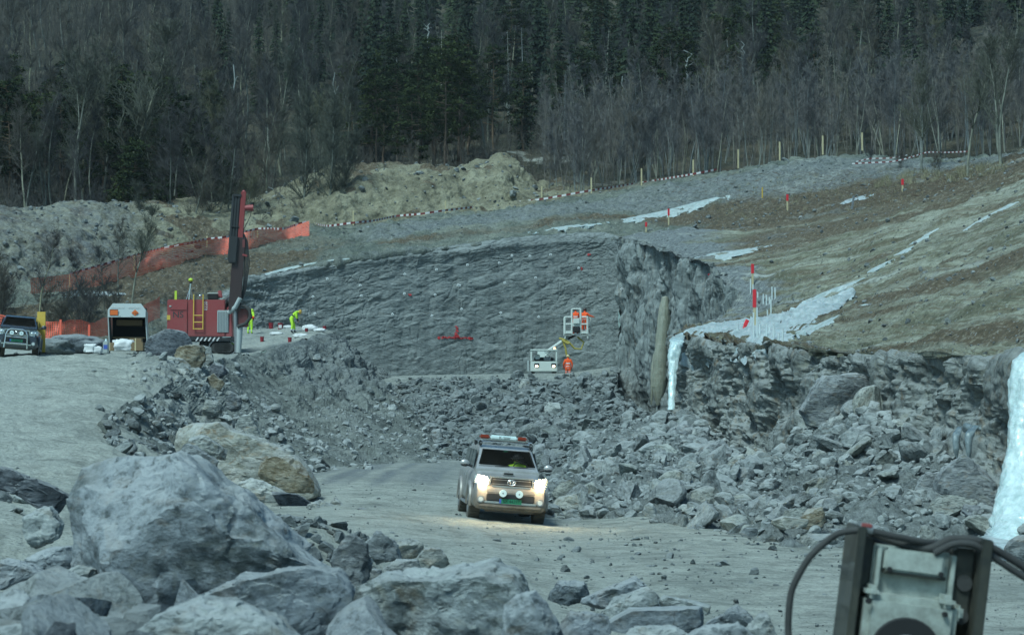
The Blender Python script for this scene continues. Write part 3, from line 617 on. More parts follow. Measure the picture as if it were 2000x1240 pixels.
def hero(outline, Y, mk, label, depth=0.8, seed=1, name='boulder', rough=0.05, group=None, sub=5, stain=None, sharp=26, sil=0.28):
    pts = np.array(outline, float); c = (pts.max(0) + pts.min(0)) / 2; W = pts[:, 0].max() - pts[:, 0].min()
    cen = P(c[0], c[1], Y); k = Y * YS / FPX
    d = (pts - c) * k; d[:, 1] *= -1                           # metres in the x, z plane
    ang = np.arctan2(d[:, 1], d[:, 0]); rad = np.hypot(d[:, 0], d[:, 1]); o = np.argsort(ang); ang = ang[o]; rad = rad[o]
    th = np.linspace(-np.pi, np.pi, 361); 
    # straight chords between outline points
    xs = np.append(d[o][:, 0], d[o][0, 0]); zs = np.append(d[o][:, 1], d[o][0, 1]); rr = np.zeros(361)
    for i, t in enumerate(th):
        best = None; ct, st = math.cos(t), math.sin(t)
        for a in range(len(xs) - 1):
            x1, z1, x2, z2 = xs[a], zs[a], xs[a + 1], zs[a + 1]; ex, ez = x2 - x1, z2 - z1; den = ct * ez - st * ex
            if abs(den) < 1e-9: continue
            s = (x1 * ez - z1 * ex) / den; q = (x1 * st - z1 * ct) / den
            if s > 0 and -1e-6 <= q <= 1 + 1e-6: best = s if best is None else max(best, s)
        rr[i] = best if best is not None else rad.mean()
    v, f = ICO[sub]; v = v.copy(); t = np.arctan2(v[:, 2], v[:, 0]); r = np.hypot(v[:, 0], v[:, 2]); Rr = np.interp(t, th, rr)
    D = W * k * 0.5 * depth; sh = np.sin(np.clip(r, 0, 1) * np.pi / 2) ** 0.9
    w = np.stack([np.cos(t) * Rr * sh, v[:, 1] * D * 0.95, np.sin(t) * Rr * sh], -1)
    rs = np.random.RandomState(seed); m = min(W * k, (pts[:, 1].max() - pts[:, 1].min()) * k) / 2
    for _ in range(9):                                        # planar breaks, mostly on the side seen
        n = rs.normal(size=3) * np.array([sil, 1, sil]); n[1] = -abs(n[1]) if rs.rand() < .75 else n[1]; n /= np.linalg.norm(n)
        ext = np.percentile(w @ n, 98); dd = ext * rs.uniform(0.72, 0.92); q = w @ n - dd; mm = q > 0; w[mm] -= np.outer(q[mm] * 0.93, n)
    nn = w / (np.linalg.norm(w, axis=1, keepdims=True) + 1e-9)
    w = w + nn * (m * rough * (fbm(w * 1.6 / m + seed, 6, seed, .58) + 0.8 * blocks(w * 1.5 / m + seed, seed, 1.2, .1) + 0.45 * blocks(w * 3.4 / m + seed, seed + 1, 1.3, .5, .12) + .12 * blocks(w * 9 / m, seed + 2, 1.2, .5) + 1.8 * terr(fbm(w * np.array([.8, .8, 1.3]) / m + seed * 3.1, 2, seed + 5), 4, .07) + .6 * terr(fbm(w * np.array([1.9, 1.9, 2.8]) / m, 2, seed + 6), 3, .09)))[:, None]
    me = mesh_np(name, w, f, [M[mk]], True); me.set_sharp_from_angle(angle=R(sharp))
    ob = bpy.data.objects.new(name, me); ob.location = cen.tolist(); link(ob); tag(ob, label, name.replace('_', ' '), group)
    return ob
NB = 'boulders in the foreground'
H = [
 ([(130,965),(150,922),(200,898),(300,890),(350,880),(400,905),(470,950),(540,1020),(600,1078),(650,1118),(690,1165),(650,1220),(560,1270),(400,1310),(250,1310),(185,1250),(176,1180),(172,1140),(142,1095),(130,1040)], 13, 'rock_fg', 'huge rounded grey boulder, biggest of all, leaning out in the left foreground', .7, 3, .035),
 ([(370,1180),(470,1122),(600,1108),(655,1120),(690,1162),(660,1260),(560,1310),(400,1310)], 11, 'rock_fg', 'broad grey boulder with a dark underside leaning against the right foot of the huge boulder', .8, 4, .04),
 ([(245,1245),(330,1192),(400,1168),(480,1180),(540,1208),(592,1250),(570,1340),(250,1340)], 9.3, 'rock_fg', 'pale grey boulder with a small ochre patch at the bottom edge below the huge boulder', .8, 5, .04),
 ([(648,1195),(690,1150),(760,1122),(830,1120),(900,1108),(970,1090),(1000,1108),(1040,1160),(1045,1250),(960,1320),(700,1320),(655,1260)], 11.5, 'rock_fg', 'wide bluish slab boulder with a shaded undercut front in the middle foreground', .7, 6, .05),
 ([(984,1185),(1010,1162),(1045,1155),(1072,1180),(1104,1240),(1090,1320),(980,1320)], 9.6, 'rock_fg', 'blurred pale block standing at the bottom edge right of the wide slab boulder', .9, 7, .03),
 ([(648,1100),(668,1052),(690,1046),(715,1065),(724,1100),(712,1160),(660,1168)], 16, 'rock', 'upright streaked grey rock standing behind the tip of the huge boulder', .8, 8, .05),
 ([(712,1062),(735,1038),(775,1052),(785,1090),(735,1104)], 21, 'rock', 'flat-sided grey-brown rock behind the upright streaked rock', .8, 9, .05),
 ([(772,1060),(800,1050),(826,1062),(824,1086),(780,1090)], 21.5, 'rock', 'small brown-grey rock between two larger ones on the low heap', .8, 19, .05),
 ([(806,1098),(830,1070),(865,1070),(882,1098),(850,1114),(815,1114)], 20, 'rock', 'squat brownish rock at the right end of the low heap', .8, 10, .05),
 ([(748,1112),(775,1092),(815,1094),(828,1118),(800,1136),(752,1134)], 17, 'rock', 'pale rounded rock just above the wide slab boulder', .8, 11, .05),
 ([(695,1130),(715,1108),(745,1112),(752,1136),(710,1142)], 16.5, 'rock', 'small pale wedge lying left of the pale rounded rock', .8, 20, .05),
 ([(1136,1172),(1180,1150),(1240,1128),(1262,1142),(1280,1165),(1200,1190),(1150,1192)], 15, 'rock_fg', 'long bluish rock sloping up to a point in the group of rocks right of centre', .6, 12, .05),
 ([(1158,1215),(1200,1168),(1262,1146),(1286,1168),(1292,1188),(1240,1224),(1165,1236)], 14, 'rock_fg', 'light grey wedge leaning under the long pointed rock', .7, 13, .05),
 ([(1186,1216),(1230,1190),(1370,1186),(1402,1202),(1370,1232),(1200,1242)], 13.2, 'rock_fg', 'flat pale slab lying level in the group of rocks right of centre', .8, 14, .03),
 ([(1275,1178),(1300,1163),(1385,1180),(1384,1198),(1290,1196)], 15.2, 'rock_fg', 'whitish crumbled rock behind the flat pale slab', .7, 15, .06),
 ([(1380,1216),(1444,1180),(1478,1216),(1470,1250),(1380,1250)], 13, 'rock_fg', 'brown-grey peaked rock right of the flat pale slab', .8, 16, .05),
 ([(1458,1226),(1490,1190),(1514,1226),(1524,1270),(1465,1270)], 12.4, 'rock_fg', 'dark grey pointed rock, last of the near rocks before the black hose', .8, 17, .05),
 ([(1325,1250),(1380,1222),(1440,1220),(1486,1248),(1480,1310),(1330,1310)], 10.5, 'rock_fg', 'pale bluish boulder cut off by the bottom edge beside the black hose', .8, 18, .05),
 ([(1060,1168),(1092,1134),(1142,1136),(1150,1168),(1110,1182)], 17, 'rock_fg', 'grey-brown angular rock right behind the wide slab boulder', .7, 21, .05),
 ([(1090,1222),(1120,1195),(1180,1200),(1190,1235),(1150,1270),(1090,1270)], 11.4, 'rock_fg', 'low grey rock at the bottom right of the blurred pale block', .7, 22, .05),
 ([(1200,1262),(1240,1226),(1320,1222),(1350,1250),(1320,1300),(1210,1300)], 11, 'rock_fg', 'low whitish rock at the bottom edge under the flat pale slab', .7, 23, .05),
 ([(-60,1185),(30,1148),(100,1184),(148,1222),(150,1320),(-60,1320)], 10, 'rock_fg', 'brownish-grey slanting boulder in the bottom left corner', .8, 24, .04),
 ([(18,1150),(90,1124),(180,1132),(196,1160),(196,1260),(60,1250)], 12.0, 'rock_fg', 'dark flat-fronted boulder under the left side of the huge boulder', .6, 25, .04),
 ([(44,1010),(62,994),(96,992),(122,1024),(108,1062),(66,1072),(46,1044)], 17, 'rock_fg', 'pale blocky rock on brown gravel left of the huge boulder', .9, 26, .05),
 ([(46,1092),(90,1070),(140,1066),(165,1088),(130,1112),(55,1116)], 15, 'rock_fg', 'whitish flat rock wedged left of the huge boulder', .9, 27, .05),
 ([(-40,1112),(10,1092),(60,1104),(96,1128),(40,1150),(-40,1150)], 14, 'rock_fg', 'whitish ledge of rock running in from the left edge', .9, 28, .05),
 ([(96,1130),(150,1104),(184,1112),(190,1140),(165,1152),(110,1154)], 12.8, 'rock_fg', 'bluish flat-topped rock tucked under the left bulge of the huge boulder', .9, 29, .05),
 ([(-60,925),(-20,908),(20,914),(70,935),(132,966),(136,1006),(104,1006),(40,970),(-60,940)], 19, 'rock_dark', 'dark layered beam-like slab pointing down from the left edge', .35, 30, .06),
 ([(-30,1232),(60,1215),(112,1244),(90,1320),(-30,1320)], 8.6, 'rock_fg', 'small pale boulder lowest in the bottom left corner', .9, 31, .04),
 ([(78,1250),(108,1216),(146,1216),(146,1320),(80,1320)], 8.2, 'rock_dark', 'nearly black blurred stone in the bottom left corner', .9, 32, .04),
 ([(150,1262),(172,1222),(208,1240),(226,1320),(150,1320)], 8.8, 'rock_fg', 'bluish stone beside the nearly black one at the bottom left', .9, 33, .04),
 ([(700,1250),(718,1224),(748,1232),(756,1300),(700,1300)], 8.9, 'rock_fg', 'small pale stone at the bottom edge before the wide slab boulder', .9, 34, .04),
]
for out, Y, mk, lab, dp, sd, rg in H: hero(out, Y, mk, lab, dp, sd, 'boulder', rg, NB, sub=6 if sd < 8 else 5)
MB_ = 'boulders along the haul road'
hero([(322,832),(345,826),(435,827),(458,842),(520,862),(570,885),(605,918),(622,966),(600,976),(520,974),(450,950),(390,955),(335,905)], 46, 'rock_beige', 'large pale beige boulder with an ochre stained side left of the pickup', .7, 41, 'boulder', .04, MB_)
hero([(495,900),(540,888),(590,905),(614,940),(612,962),(560,960),(505,935)], 43.3, 'rock_rust', 'ochre and rust coloured block set in the right end of the pale beige boulder', .35, 42, 'boulder', .04, MB_)
hero([(366,850),(395,848),(446,880),(436,898),(400,892),(372,872)], 43, 'rock', 'tilted grey slab resting on the left end of the pale beige boulder', .8, 43, 'boulder', .05, MB_)
hero([(352,862),(380,872),(428,900),(420,916),(386,908),(356,884)], 42, 'rock', 'second grey slab wedged under the tilted one on the beige boulder', .8, 44, 'boulder', .05, MB_)
for i, (o_, Y, lab) in enumerate([
  ([(455,950),(490,934),(530,945),(565,968),(540,985),(480,975)], 45, 'bluish flat stone at the near foot of the beige boulder'),
  ([(530,960),(580,965),(612,985),(598,998),(545,985)], 44, 'dark flat stone, next along the row running from the beige boulder'),
  ([(590,990),(625,976),(660,990),(655,1004),(600,1006)], 43, 'low pale stone in the row between beige boulder and pickup'),
  ([(642,985),(656,970),(674,988),(676,998),(646,1000)], 44, 'small pointed stone in the row between beige boulder and pickup'),
  ([(682,1004),(700,992),(718,994),(722,1008),(690,1012)], 42, 'blackish stone ending the row nearest the pickup')]):
    hero(o_, Y, 'rock_dark' if i in (1, 4) else 'rock', lab, .8, 50 + i, 'rock', .05, 'stones in a row towards the pickup')
LH = 'boulders in the heap before the drill rig'
for i, (o_, Y, mk, lab, rg) in enumerate([
  ([(272,694),(296,658),(328,642),(362,648),(384,672),(392,692),(330,704)], 82, 'rock_dark', 'smooth dark grey mound-shaped boulder before the left end of the red rig', .02),
  ([(338,694),(352,678),(396,674),(402,700),(388,720),(350,712)], 80, 'rock_rust', 'rust brown block just below the dark mound-shaped boulder', .05),
  ([(272,716),(305,696),(350,698),(372,716),(340,734),(278,732)], 78, 'rock_beige', 'bluish white slab left of the rust brown block', .05),
  ([(262,756),(280,722),(330,718),(384,726),(380,746),(300,784)], 74, 'rock_beige', 'broad bluish boulder in the middle of the heap before the rig', .05),
  ([(308,778),(345,734),(394,750),(390,776),(345,792)], 70, 'rock_beige', 'pale beige wedge at the lower front of the heap before the rig', .05),
  ([(388,700),(396,676),(412,680),(418,706),(400,716)], 84, 'rock', 'upright grey block right of the rust brown block', .05),
  ([(402,726),(412,710),(436,712),(446,728),(430,738),(408,736)], 84, 'rock_dark', 'black rounded lump on the slope below the rig tracks', .03),
  ([(396,806),(402,782),(426,782),(438,798),(424,818),(404,816)], 66, 'rock', 'pale blue-grey stone lower down the slope under the black lump', .05),
  ([(455,850),(470,812),(490,810),(510,850),(500,868),(460,868)], 58, 'rock', 'grey rock with a white frozen trickle behind the beige boulder', .05),
  ([(440,782),(452,764),(470,776),(472,800),(450,806)], 70, 'rock', 'tan-grey angular stone on the slope right of the pale blue-grey one', .05),
  ([(395,742),(418,728),(440,748),(430,772),(402,770)], 76, 'rock_rust', 'brownish block among the stones under the black lump', .05)]):
    hero(o_, Y, mk, lab, .8, 60 + i, 'boulder', rg, LH, sub=4)
RH = 'large boulders right of the pickup'
for i, (o_, Y, mk, lab, rg) in enumerate([
  ([(1828,965),(1845,910),(1880,888),(1932,918),(1950,962),(1942,1002),(1880,996),(1835,988)], 40, 'rock', 'large rounded grey boulder left of the tall white ice', .05),
  ([(1788,955),(1800,925),(1835,915),(1842,950),(1820,975),(1795,972)], 42, 'rock', 'grey boulder touching the left side of the large rounded one', .05),
  ([(1872,1006),(1885,984),(1920,988),(1946,1012),(1930,1030),(1880,1030)], 38, 'rock_dark', 'dark block lying at the foot of the large rounded boulder', .05),
  ([(1560,1016),(1578,992),(1604,990),(1614,1018),(1600,1036),(1568,1034)], 36.5, 'rock_rust', 'brown egg-shaped rock at the front of the right heap', .04),
  ([(1504,1018),(1530,1008),(1580,1014),(1576,1030),(1515,1034)], 36, 'rock_beige', 'pale flat-topped slab left of the brown egg-shaped rock', .04),
  ([(1446,1040),(1455,1030),(1480,1032),(1480,1046),(1450,1048)], 35.5, 'rock', 'small cubic rock alone on the floor before the right heap', .04),
  ([(1562,800),(1590,760),(1610,736),(1660,728),(1706,733),(1700,765),(1650,790),(1612,834),(1580,832)], 57.5, 'rock', 'big dark overhanging slab high in the right rock wall', .04),
  ([(1285,872),(1305,840),(1340,822),(1368,850),(1362,890),(1300,892)], 68, 'rock', 'big pale boulder near the top of the left part of the right heap', .05),
  ([(1350,905),(1370,872),(1410,860),(1432,880),(1428,905),(1380,920)], 60, 'rock', 'pale wide boulder on the saddle of the right heap', .05),
  ([(1412,925),(1424,896),(1452,884),(1460,905),(1448,930)], 56, 'rock', 'angular pale boulder right of the wide one on the saddle', .05),
  ([(1138,925),(1158,898),(1200,900),(1206,930),(1170,945)], 60, 'rock', 'broad boulder low in the heap nearest the right headlamp of the pickup', .05),
  ([(1205,945),(1218,922),(1240,905),(1250,930),(1235,948)], 57, 'rock', 'steep wedge-shaped boulder right of the broad one near the pickup', .05),
  ([(1074,992),(1092,970),(1130,962),(1150,980),(1120,996)], 47, 'rock_beige', 'low pale boulder on the floor right beside the pickup', .05),
  ([(1690,810),(1700,778),(1716,785),(1722,812),(1704,822)], 52, 'rock', 'bluish upright block on the very top of the right heap', .05),
  ([(1722,830),(1736,806),(1745,835),(1735,850),(1722,845)], 51, 'rock', 'pale bluish block just right below the top of the right heap', .05),
  ([(1582,910),(1596,880),(1622,884),(1630,910),(1600,925)], 50, 'rock', 'smooth pale boulder halfway up the left side of the right heap', .05),
  ([(1300,940),(1320,925),(1352,935),(1345,958),(1306,958)], 53, 'rock', 'grey block in the middle of the heap above the road edge', .05),
  ([(1962,1076),(1975,1055),(2000,1044),(2060,1050),(2060,1100),(1970,1095)], 30, 'rock', 'mottled rock at the right edge before the foot of the white ice', .05)]):
    hero(o_, Y, mk, lab, .8, 80 + i, 'boulder', rg, RH, sub=4)
BH = 'large rocks in the rubble slope below the platform'
for i, (o_, Y, lab) in enumerate([
  ([(1058,800),(1070,785),(1095,788),(1100,804),(1082,812),(1062,808)], 100, 'largest pale rock in the rubble slope right above the roof of the pickup'),
  ([(1036,834),(1050,820),(1080,822),(1074,836),(1048,842)], 94, 'flat dark-sided rock below the largest pale one in the rubble slope'),
  ([(838,862),(844,838),(860,836),(866,856),(856,868)], 92, 'squarish pale rock low in the rubble slope left of the pickup'),
  ([(1038,896),(1044,868),(1062,864),(1066,890),(1052,900)], 78, 'pale rock standing directly behind the right roof rail of the pickup'),
  ([(1012,760),(1020,738),(1036,742),(1034,764),(1020,772)], 110, 'upright bluish rock high in the rubble slope left of the white machine'),
  ([(1158,812),(1176,800),(1195,812),(1188,826),(1164,826)], 98, 'dark blocky rock near the right corner of the rubble slope')]):
    hero(o_, Y, 'rock', lab, .8, 110 + i, 'rock', .05, BH, sub=3)

# ------------------------------------------------------------------ ice and snow
def ribbon(name, up, lo, mat, label, cat, thick=0.10, n=90, m=16, seed=1, group=None):
    """a lens of snow or ice lying on the ground between two edges"""
    A = catmull(np.array([P(*c) for c in up]), n); B = catmull(np.array([P(*c) for c in lo]), n)
    t = np.linspace(0, 1, m)[None, :, None]; G = A[:, None] * (1 - t) + B[:, None] * t
    N = normals(G); N = N if (N * np.array((-.2, -1, 1))).sum(-1).mean() > 0 else -N
    u = np.linspace(0, 1, n)[:, None]; prof = (np.sin(np.pi * t[..., 0]) ** 0.5) * (np.clip(np.sin(np.pi * u), 0, 1) ** 0.35)
    j = fbm(G * 2.2, 4, seed)
    top = G + N * (thick * (prof * (1.0 + 0.5 * j)) - 0.06 * (1 - prof))[..., None]
    top[:, 0] += (B - A) * 0.14 * fbm(A * 0.9, 4, seed + 5, .65)[:, None]; top[:, -1] += (A - B) * 0.26 * fbm(B * 0.9, 4, seed + 9, .65)[:, None]
    bot = G - N * 0.25
    V_ = np.concatenate([top.reshape(-1, 3), bot.reshape(-1, 3)]); f = grid_faces(n, m); k = n * m
    F = [f, f[:, ::-1] + k]
    for idx in (np.arange(n) * m, np.arange(n) * m + m - 1): F.append(np.stack([idx[:-1], idx[1:], idx[1:] + k, idx[:-1] + k], -1))
    for idx in (np.arange(m), np.arange(m) + (n - 1) * m): F.append(np.stack([idx[:-1], idx[1:], idx[1:] + k, idx[:-1] + k], -1))
    me = mesh_np(name, V_, np.concatenate(F), [mat], True); me.set_sharp_from_angle(angle=R(50))
    bm = bmesh.new(); bm.from_mesh(me); bmesh.ops.recalc_face_normals(bm, faces=bm.faces); bm.to_mesh(me); bm.free()
    return tag(link(bpy.data.objects.new(name, me)), label, cat, group)
# projection of a pixel onto a patch gives the ground depth under an ice strip
def prep(patch):
    g = patch.G.reshape(-1, 3); dz = g[:, 2] - EYE; y = g[:, 1]
    ct, st = math.cos(TILT), math.sin(TILT); fw = y * ct + dz * st; up = -y * st + dz * ct
    return 1000 + FPX * g[:, 0] / fw, 620 - FPX * up / fw, y / YS
PREP = {}
def on(patch, px_, py_, lift=0.0):
    if patch not in PREP: PREP[patch] = prep(patch)
    a, b, y = PREP[patch]; i = np.argmin((a - px_) ** 2 + (b - py_) ** 2)
    return (px_, py_, y[i] - lift)
def wallp(pts, off):
    a, b, y = PREP.setdefault(fwall, prep(fwall)); yb = [y[((a - x_) / 5) ** 2 + ((b - y_) / 5) ** 2 < 1].min() for x_, y_ in pts]; m_ = float(np.median(yb))
    return [(x_, y_, m_ - off) for x_, y_ in pts]
def strip(name, patch, up, lo, mat, label, cat, **k):
    return ribbon(name, [on(patch, *c) for c in up], [on(patch, *c) for c in lo], mat, label, cat, **k)
strip('ice_sheet', slope, [(1322,672),(1338,646),(1400,632),(1480,624),(1540,617),(1570,600),(1620,588),(1668,562)], [(1324,722),(1372,708),(1440,696),(1510,682),(1562,654),(1596,632),(1644,600),(1672,566)], M['snow'], 'broad white ice sheet spilling over the edge of the right wall beneath the red stakes', 'ice', thick=0.42, m=40, seed=3)
strip('ice_sheet', slope, [(1470,662),(1560,646),(1620,622),(1694,590)], [(1472,668),(1570,655),(1630,632),(1698,594)], M['frost'], 'thin white ice tongue parallel to and below the broad ice sheet', 'ice', thick=0.08, seed=4)
strip('ice_sheet', slope, [(1352,502),(1400,492),(1460,486),(1520,474)], [(1356,514),(1410,508),(1470,494),(1522,477)], M['frost'], 'white ice patch at the lip of the tall right wall', 'ice', thick=0.10, seed=5)
strip('ice_sheet', slope, [(1690,530),(1760,488),(1810,456),(1852,436)], [(1694,535),(1766,494),(1816,462),(1856,439)], M['frost'], 'narrow white ice streak high on the scraped slope', 'ice', thick=0.06, seed=6)
strip('ice_sheet', slope, [(1560,590),(1620,566),(1690,540)], [(1566,596),(1628,570),(1694,543)], M['frost'], 'faint ice streak leading up from the broad ice sheet', 'ice', thick=0.05, seed=16)
strip('ice_sheet', slope, [(1858,462),(1930,420),(1990,388)], [(1862,466),(1934,425),(1994,391)], M['frost'], 'short ice streak near the right end of the scraped slope', 'ice', thick=0.05, seed=17)
strip('ice_sheet', hill, [(1190,432),(1290,412),(1400,384),(1505,363)], [(1200,438),(1300,424),(1420,394),(1506,368)], M['frost'], 'long pale ice strip on the hillside below the wooden stakes', 'ice', thick=0.10, seed=7)
strip('ice_sheet', hill, [(478,544),(560,522),(640,508),(690,503)], [(482,550),(565,527),(645,512),(692,506)], M['frost'], 'thin frosty strip along the left brow of the rock wall', 'ice', thick=0.06, seed=8)
strip('ice_sheet', hill, [(1030,452),(1110,440),(1190,432)], [(1034,456),(1114,445),(1192,436)], M['frost'], 'thin frosty strip along the right brow of the rock wall', 'ice', thick=0.05, seed=18)
strip('snow_patch', hill, [(112,572),(160,566),(210,570),(252,572)], [(118,578),(165,577),(215,577),(250,575)], M['snow'], 'small snow patch on the ground under the orange net', 'snow', thick=0.10, seed=9)
strip('snow_patch', hill, [(1620,398),(1660,388),(1715,374)], [(1632,404),(1668,394),(1716,377)], M['snow'], 'thin snow patch on brown soil near the red-topped stake', 'snow', thick=0.06, seed=10)
def column(name, path, radii, mat, label, flat=0.6, seed=1, nseg=28, rings=90, cat='ice', bumps=0.25):
    C = catmull(np.array([P(*c) for c in path]), rings); rd = np.interp(np.linspace(0, 1, rings), np.linspace(0, 1, len(radii)), radii)
    a = np.linspace(0, 2 * np.pi, nseg, endpoint=False); V_ = []
    for i in range(rings):
        q = np.stack([np.cos(a), flat * np.sin(a), 0 * a], -1) * rd[i]; p = C[i] + q
        V_.append(p + q * (bumps * fbm(p * np.array([3.0, 3.0, 0.5]), 4, seed))[:, None] + q * (bumps * .6 * fbm(p * 5, 3, seed + 3) + (.5 * bumps * fbm(np.stack([np.cos(a) * 5, np.sin(a) * 5, 0 * a + C[i][2] * .25], -1), 3, seed + 8) if cat == 'ice' else 0))[:, None])
    V_ = np.array(V_); i = np.arange(rings * nseg).reshape(rings, nseg); j = np.roll(i, -1, axis=1)
    f = np.stack([i[:-1], i[1:], j[1:], j[:-1]], -1).reshape(-1, 4)
    V_ = V_.reshape(-1, 3); n0 = len(V_); V_ = np.concatenate([V_, [C[0] + (0, 0, rd[0] * .35)], [C[-1]]])
    f2 = [[i[0, k], j[0, k], n0, n0] for k in range(nseg)]
    me = mesh_np(name, V_, f, [mat], True); 
    bm = bmesh.new(); bm.from_mesh(me); bm.verts.ensure_lookup_table()
    for k in range(nseg):
        bm.faces.new((bm.verts[i[0, k]], bm.verts[j[0, k]], bm.verts[n0])).smooth = True
        bm.faces.new((bm.verts[i[-1, k]], bm.verts[j[-1, k]], bm.verts[n0 + 1])).smooth = True
    bmesh.ops.recalc_face_normals(bm, faces=bm.faces); bm.to_mesh(me); bm.free()
    return tag(link(bpy.data.objects.new(name, me)), label, cat)
column('ice_column', [(2012,688,37.4),(2014,704,37.3),(2015,730,37.2),(2016,800,37),(2015,870,36.7),(2015,940,36.3),(2012,1010,35.6),(2008,1060,34.8),(2000,1105,33.6)], [.16,.40,.47,.49,.53,.66,.76,.92,1.15], M['ice'], 'tall thick white ice column at the right edge', .8, 21, 60, 160, bumps=0.09)
column('ice_apron', [(1960,1030,36),(1945,1065,34),(1930,1090,32.5)], [.30,.55,.75], M['snow'], 'spread white ice foot below the tall ice column', .8, 23, 30, 40, bumps=0.2)
column('ice_column', wallp([(1299,580),(1297,620),(1291,700),(1287,760),(1285,792)], .6), [.20,.38,.44,.50,.48,.34,.10], M['ice_olive'], 'tall olive-brown ice column on the right rock wall', .8, 24, bumps=0.07)
column('ice_column', wallp([(1279,690),(1275,740),(1272,790)], .5), [.10,.18,.16,.10,.04], M['ice_olive'], 'short thin olive ice column left of the tall olive one', .8, 25, bumps=0.08)
column('ice_column', [(1332,652,89),(1319,668,86),(1314,720,85.2),(1312,765,84.6),(1311,800,84)], [.20,.34,.30,.24,.19,.14,.16], M['ice'], 'thin bright icefall hanging from the broad ice sheet down the wall corner', .8, 27)
column('ice_column', [(1874,834,41.4),(1869,850,41.1),(1868,875,41.0),(1869,895,41.0)], [.05,.09,.08,.06,.01], M['ice_dark'], 'left of two stubby grey icicles under the ledge beside the large boulder', .8, 28, 20, 40, 'icicle')
column('ice_column', [(1906,832,41.1),(1894,846,40.8),(1892,876,40.7),(1893,904,40.7)], [.06,.10,.08,.06,.01], M['ice_dark'], 'right of two stubby grey icicles under the ledge beside the large boulder', .8, 29, 20, 40, 'icicle')
strip('ice_sheet', nwall, [(1868,838),(1890,826),(1915,830)], [(1872,846),(1892,842),(1918,840)], M['ice_dark'], 'grey frozen cap above the two stubby icicles', 'ice', thick=0.12, n=30, seed=30)
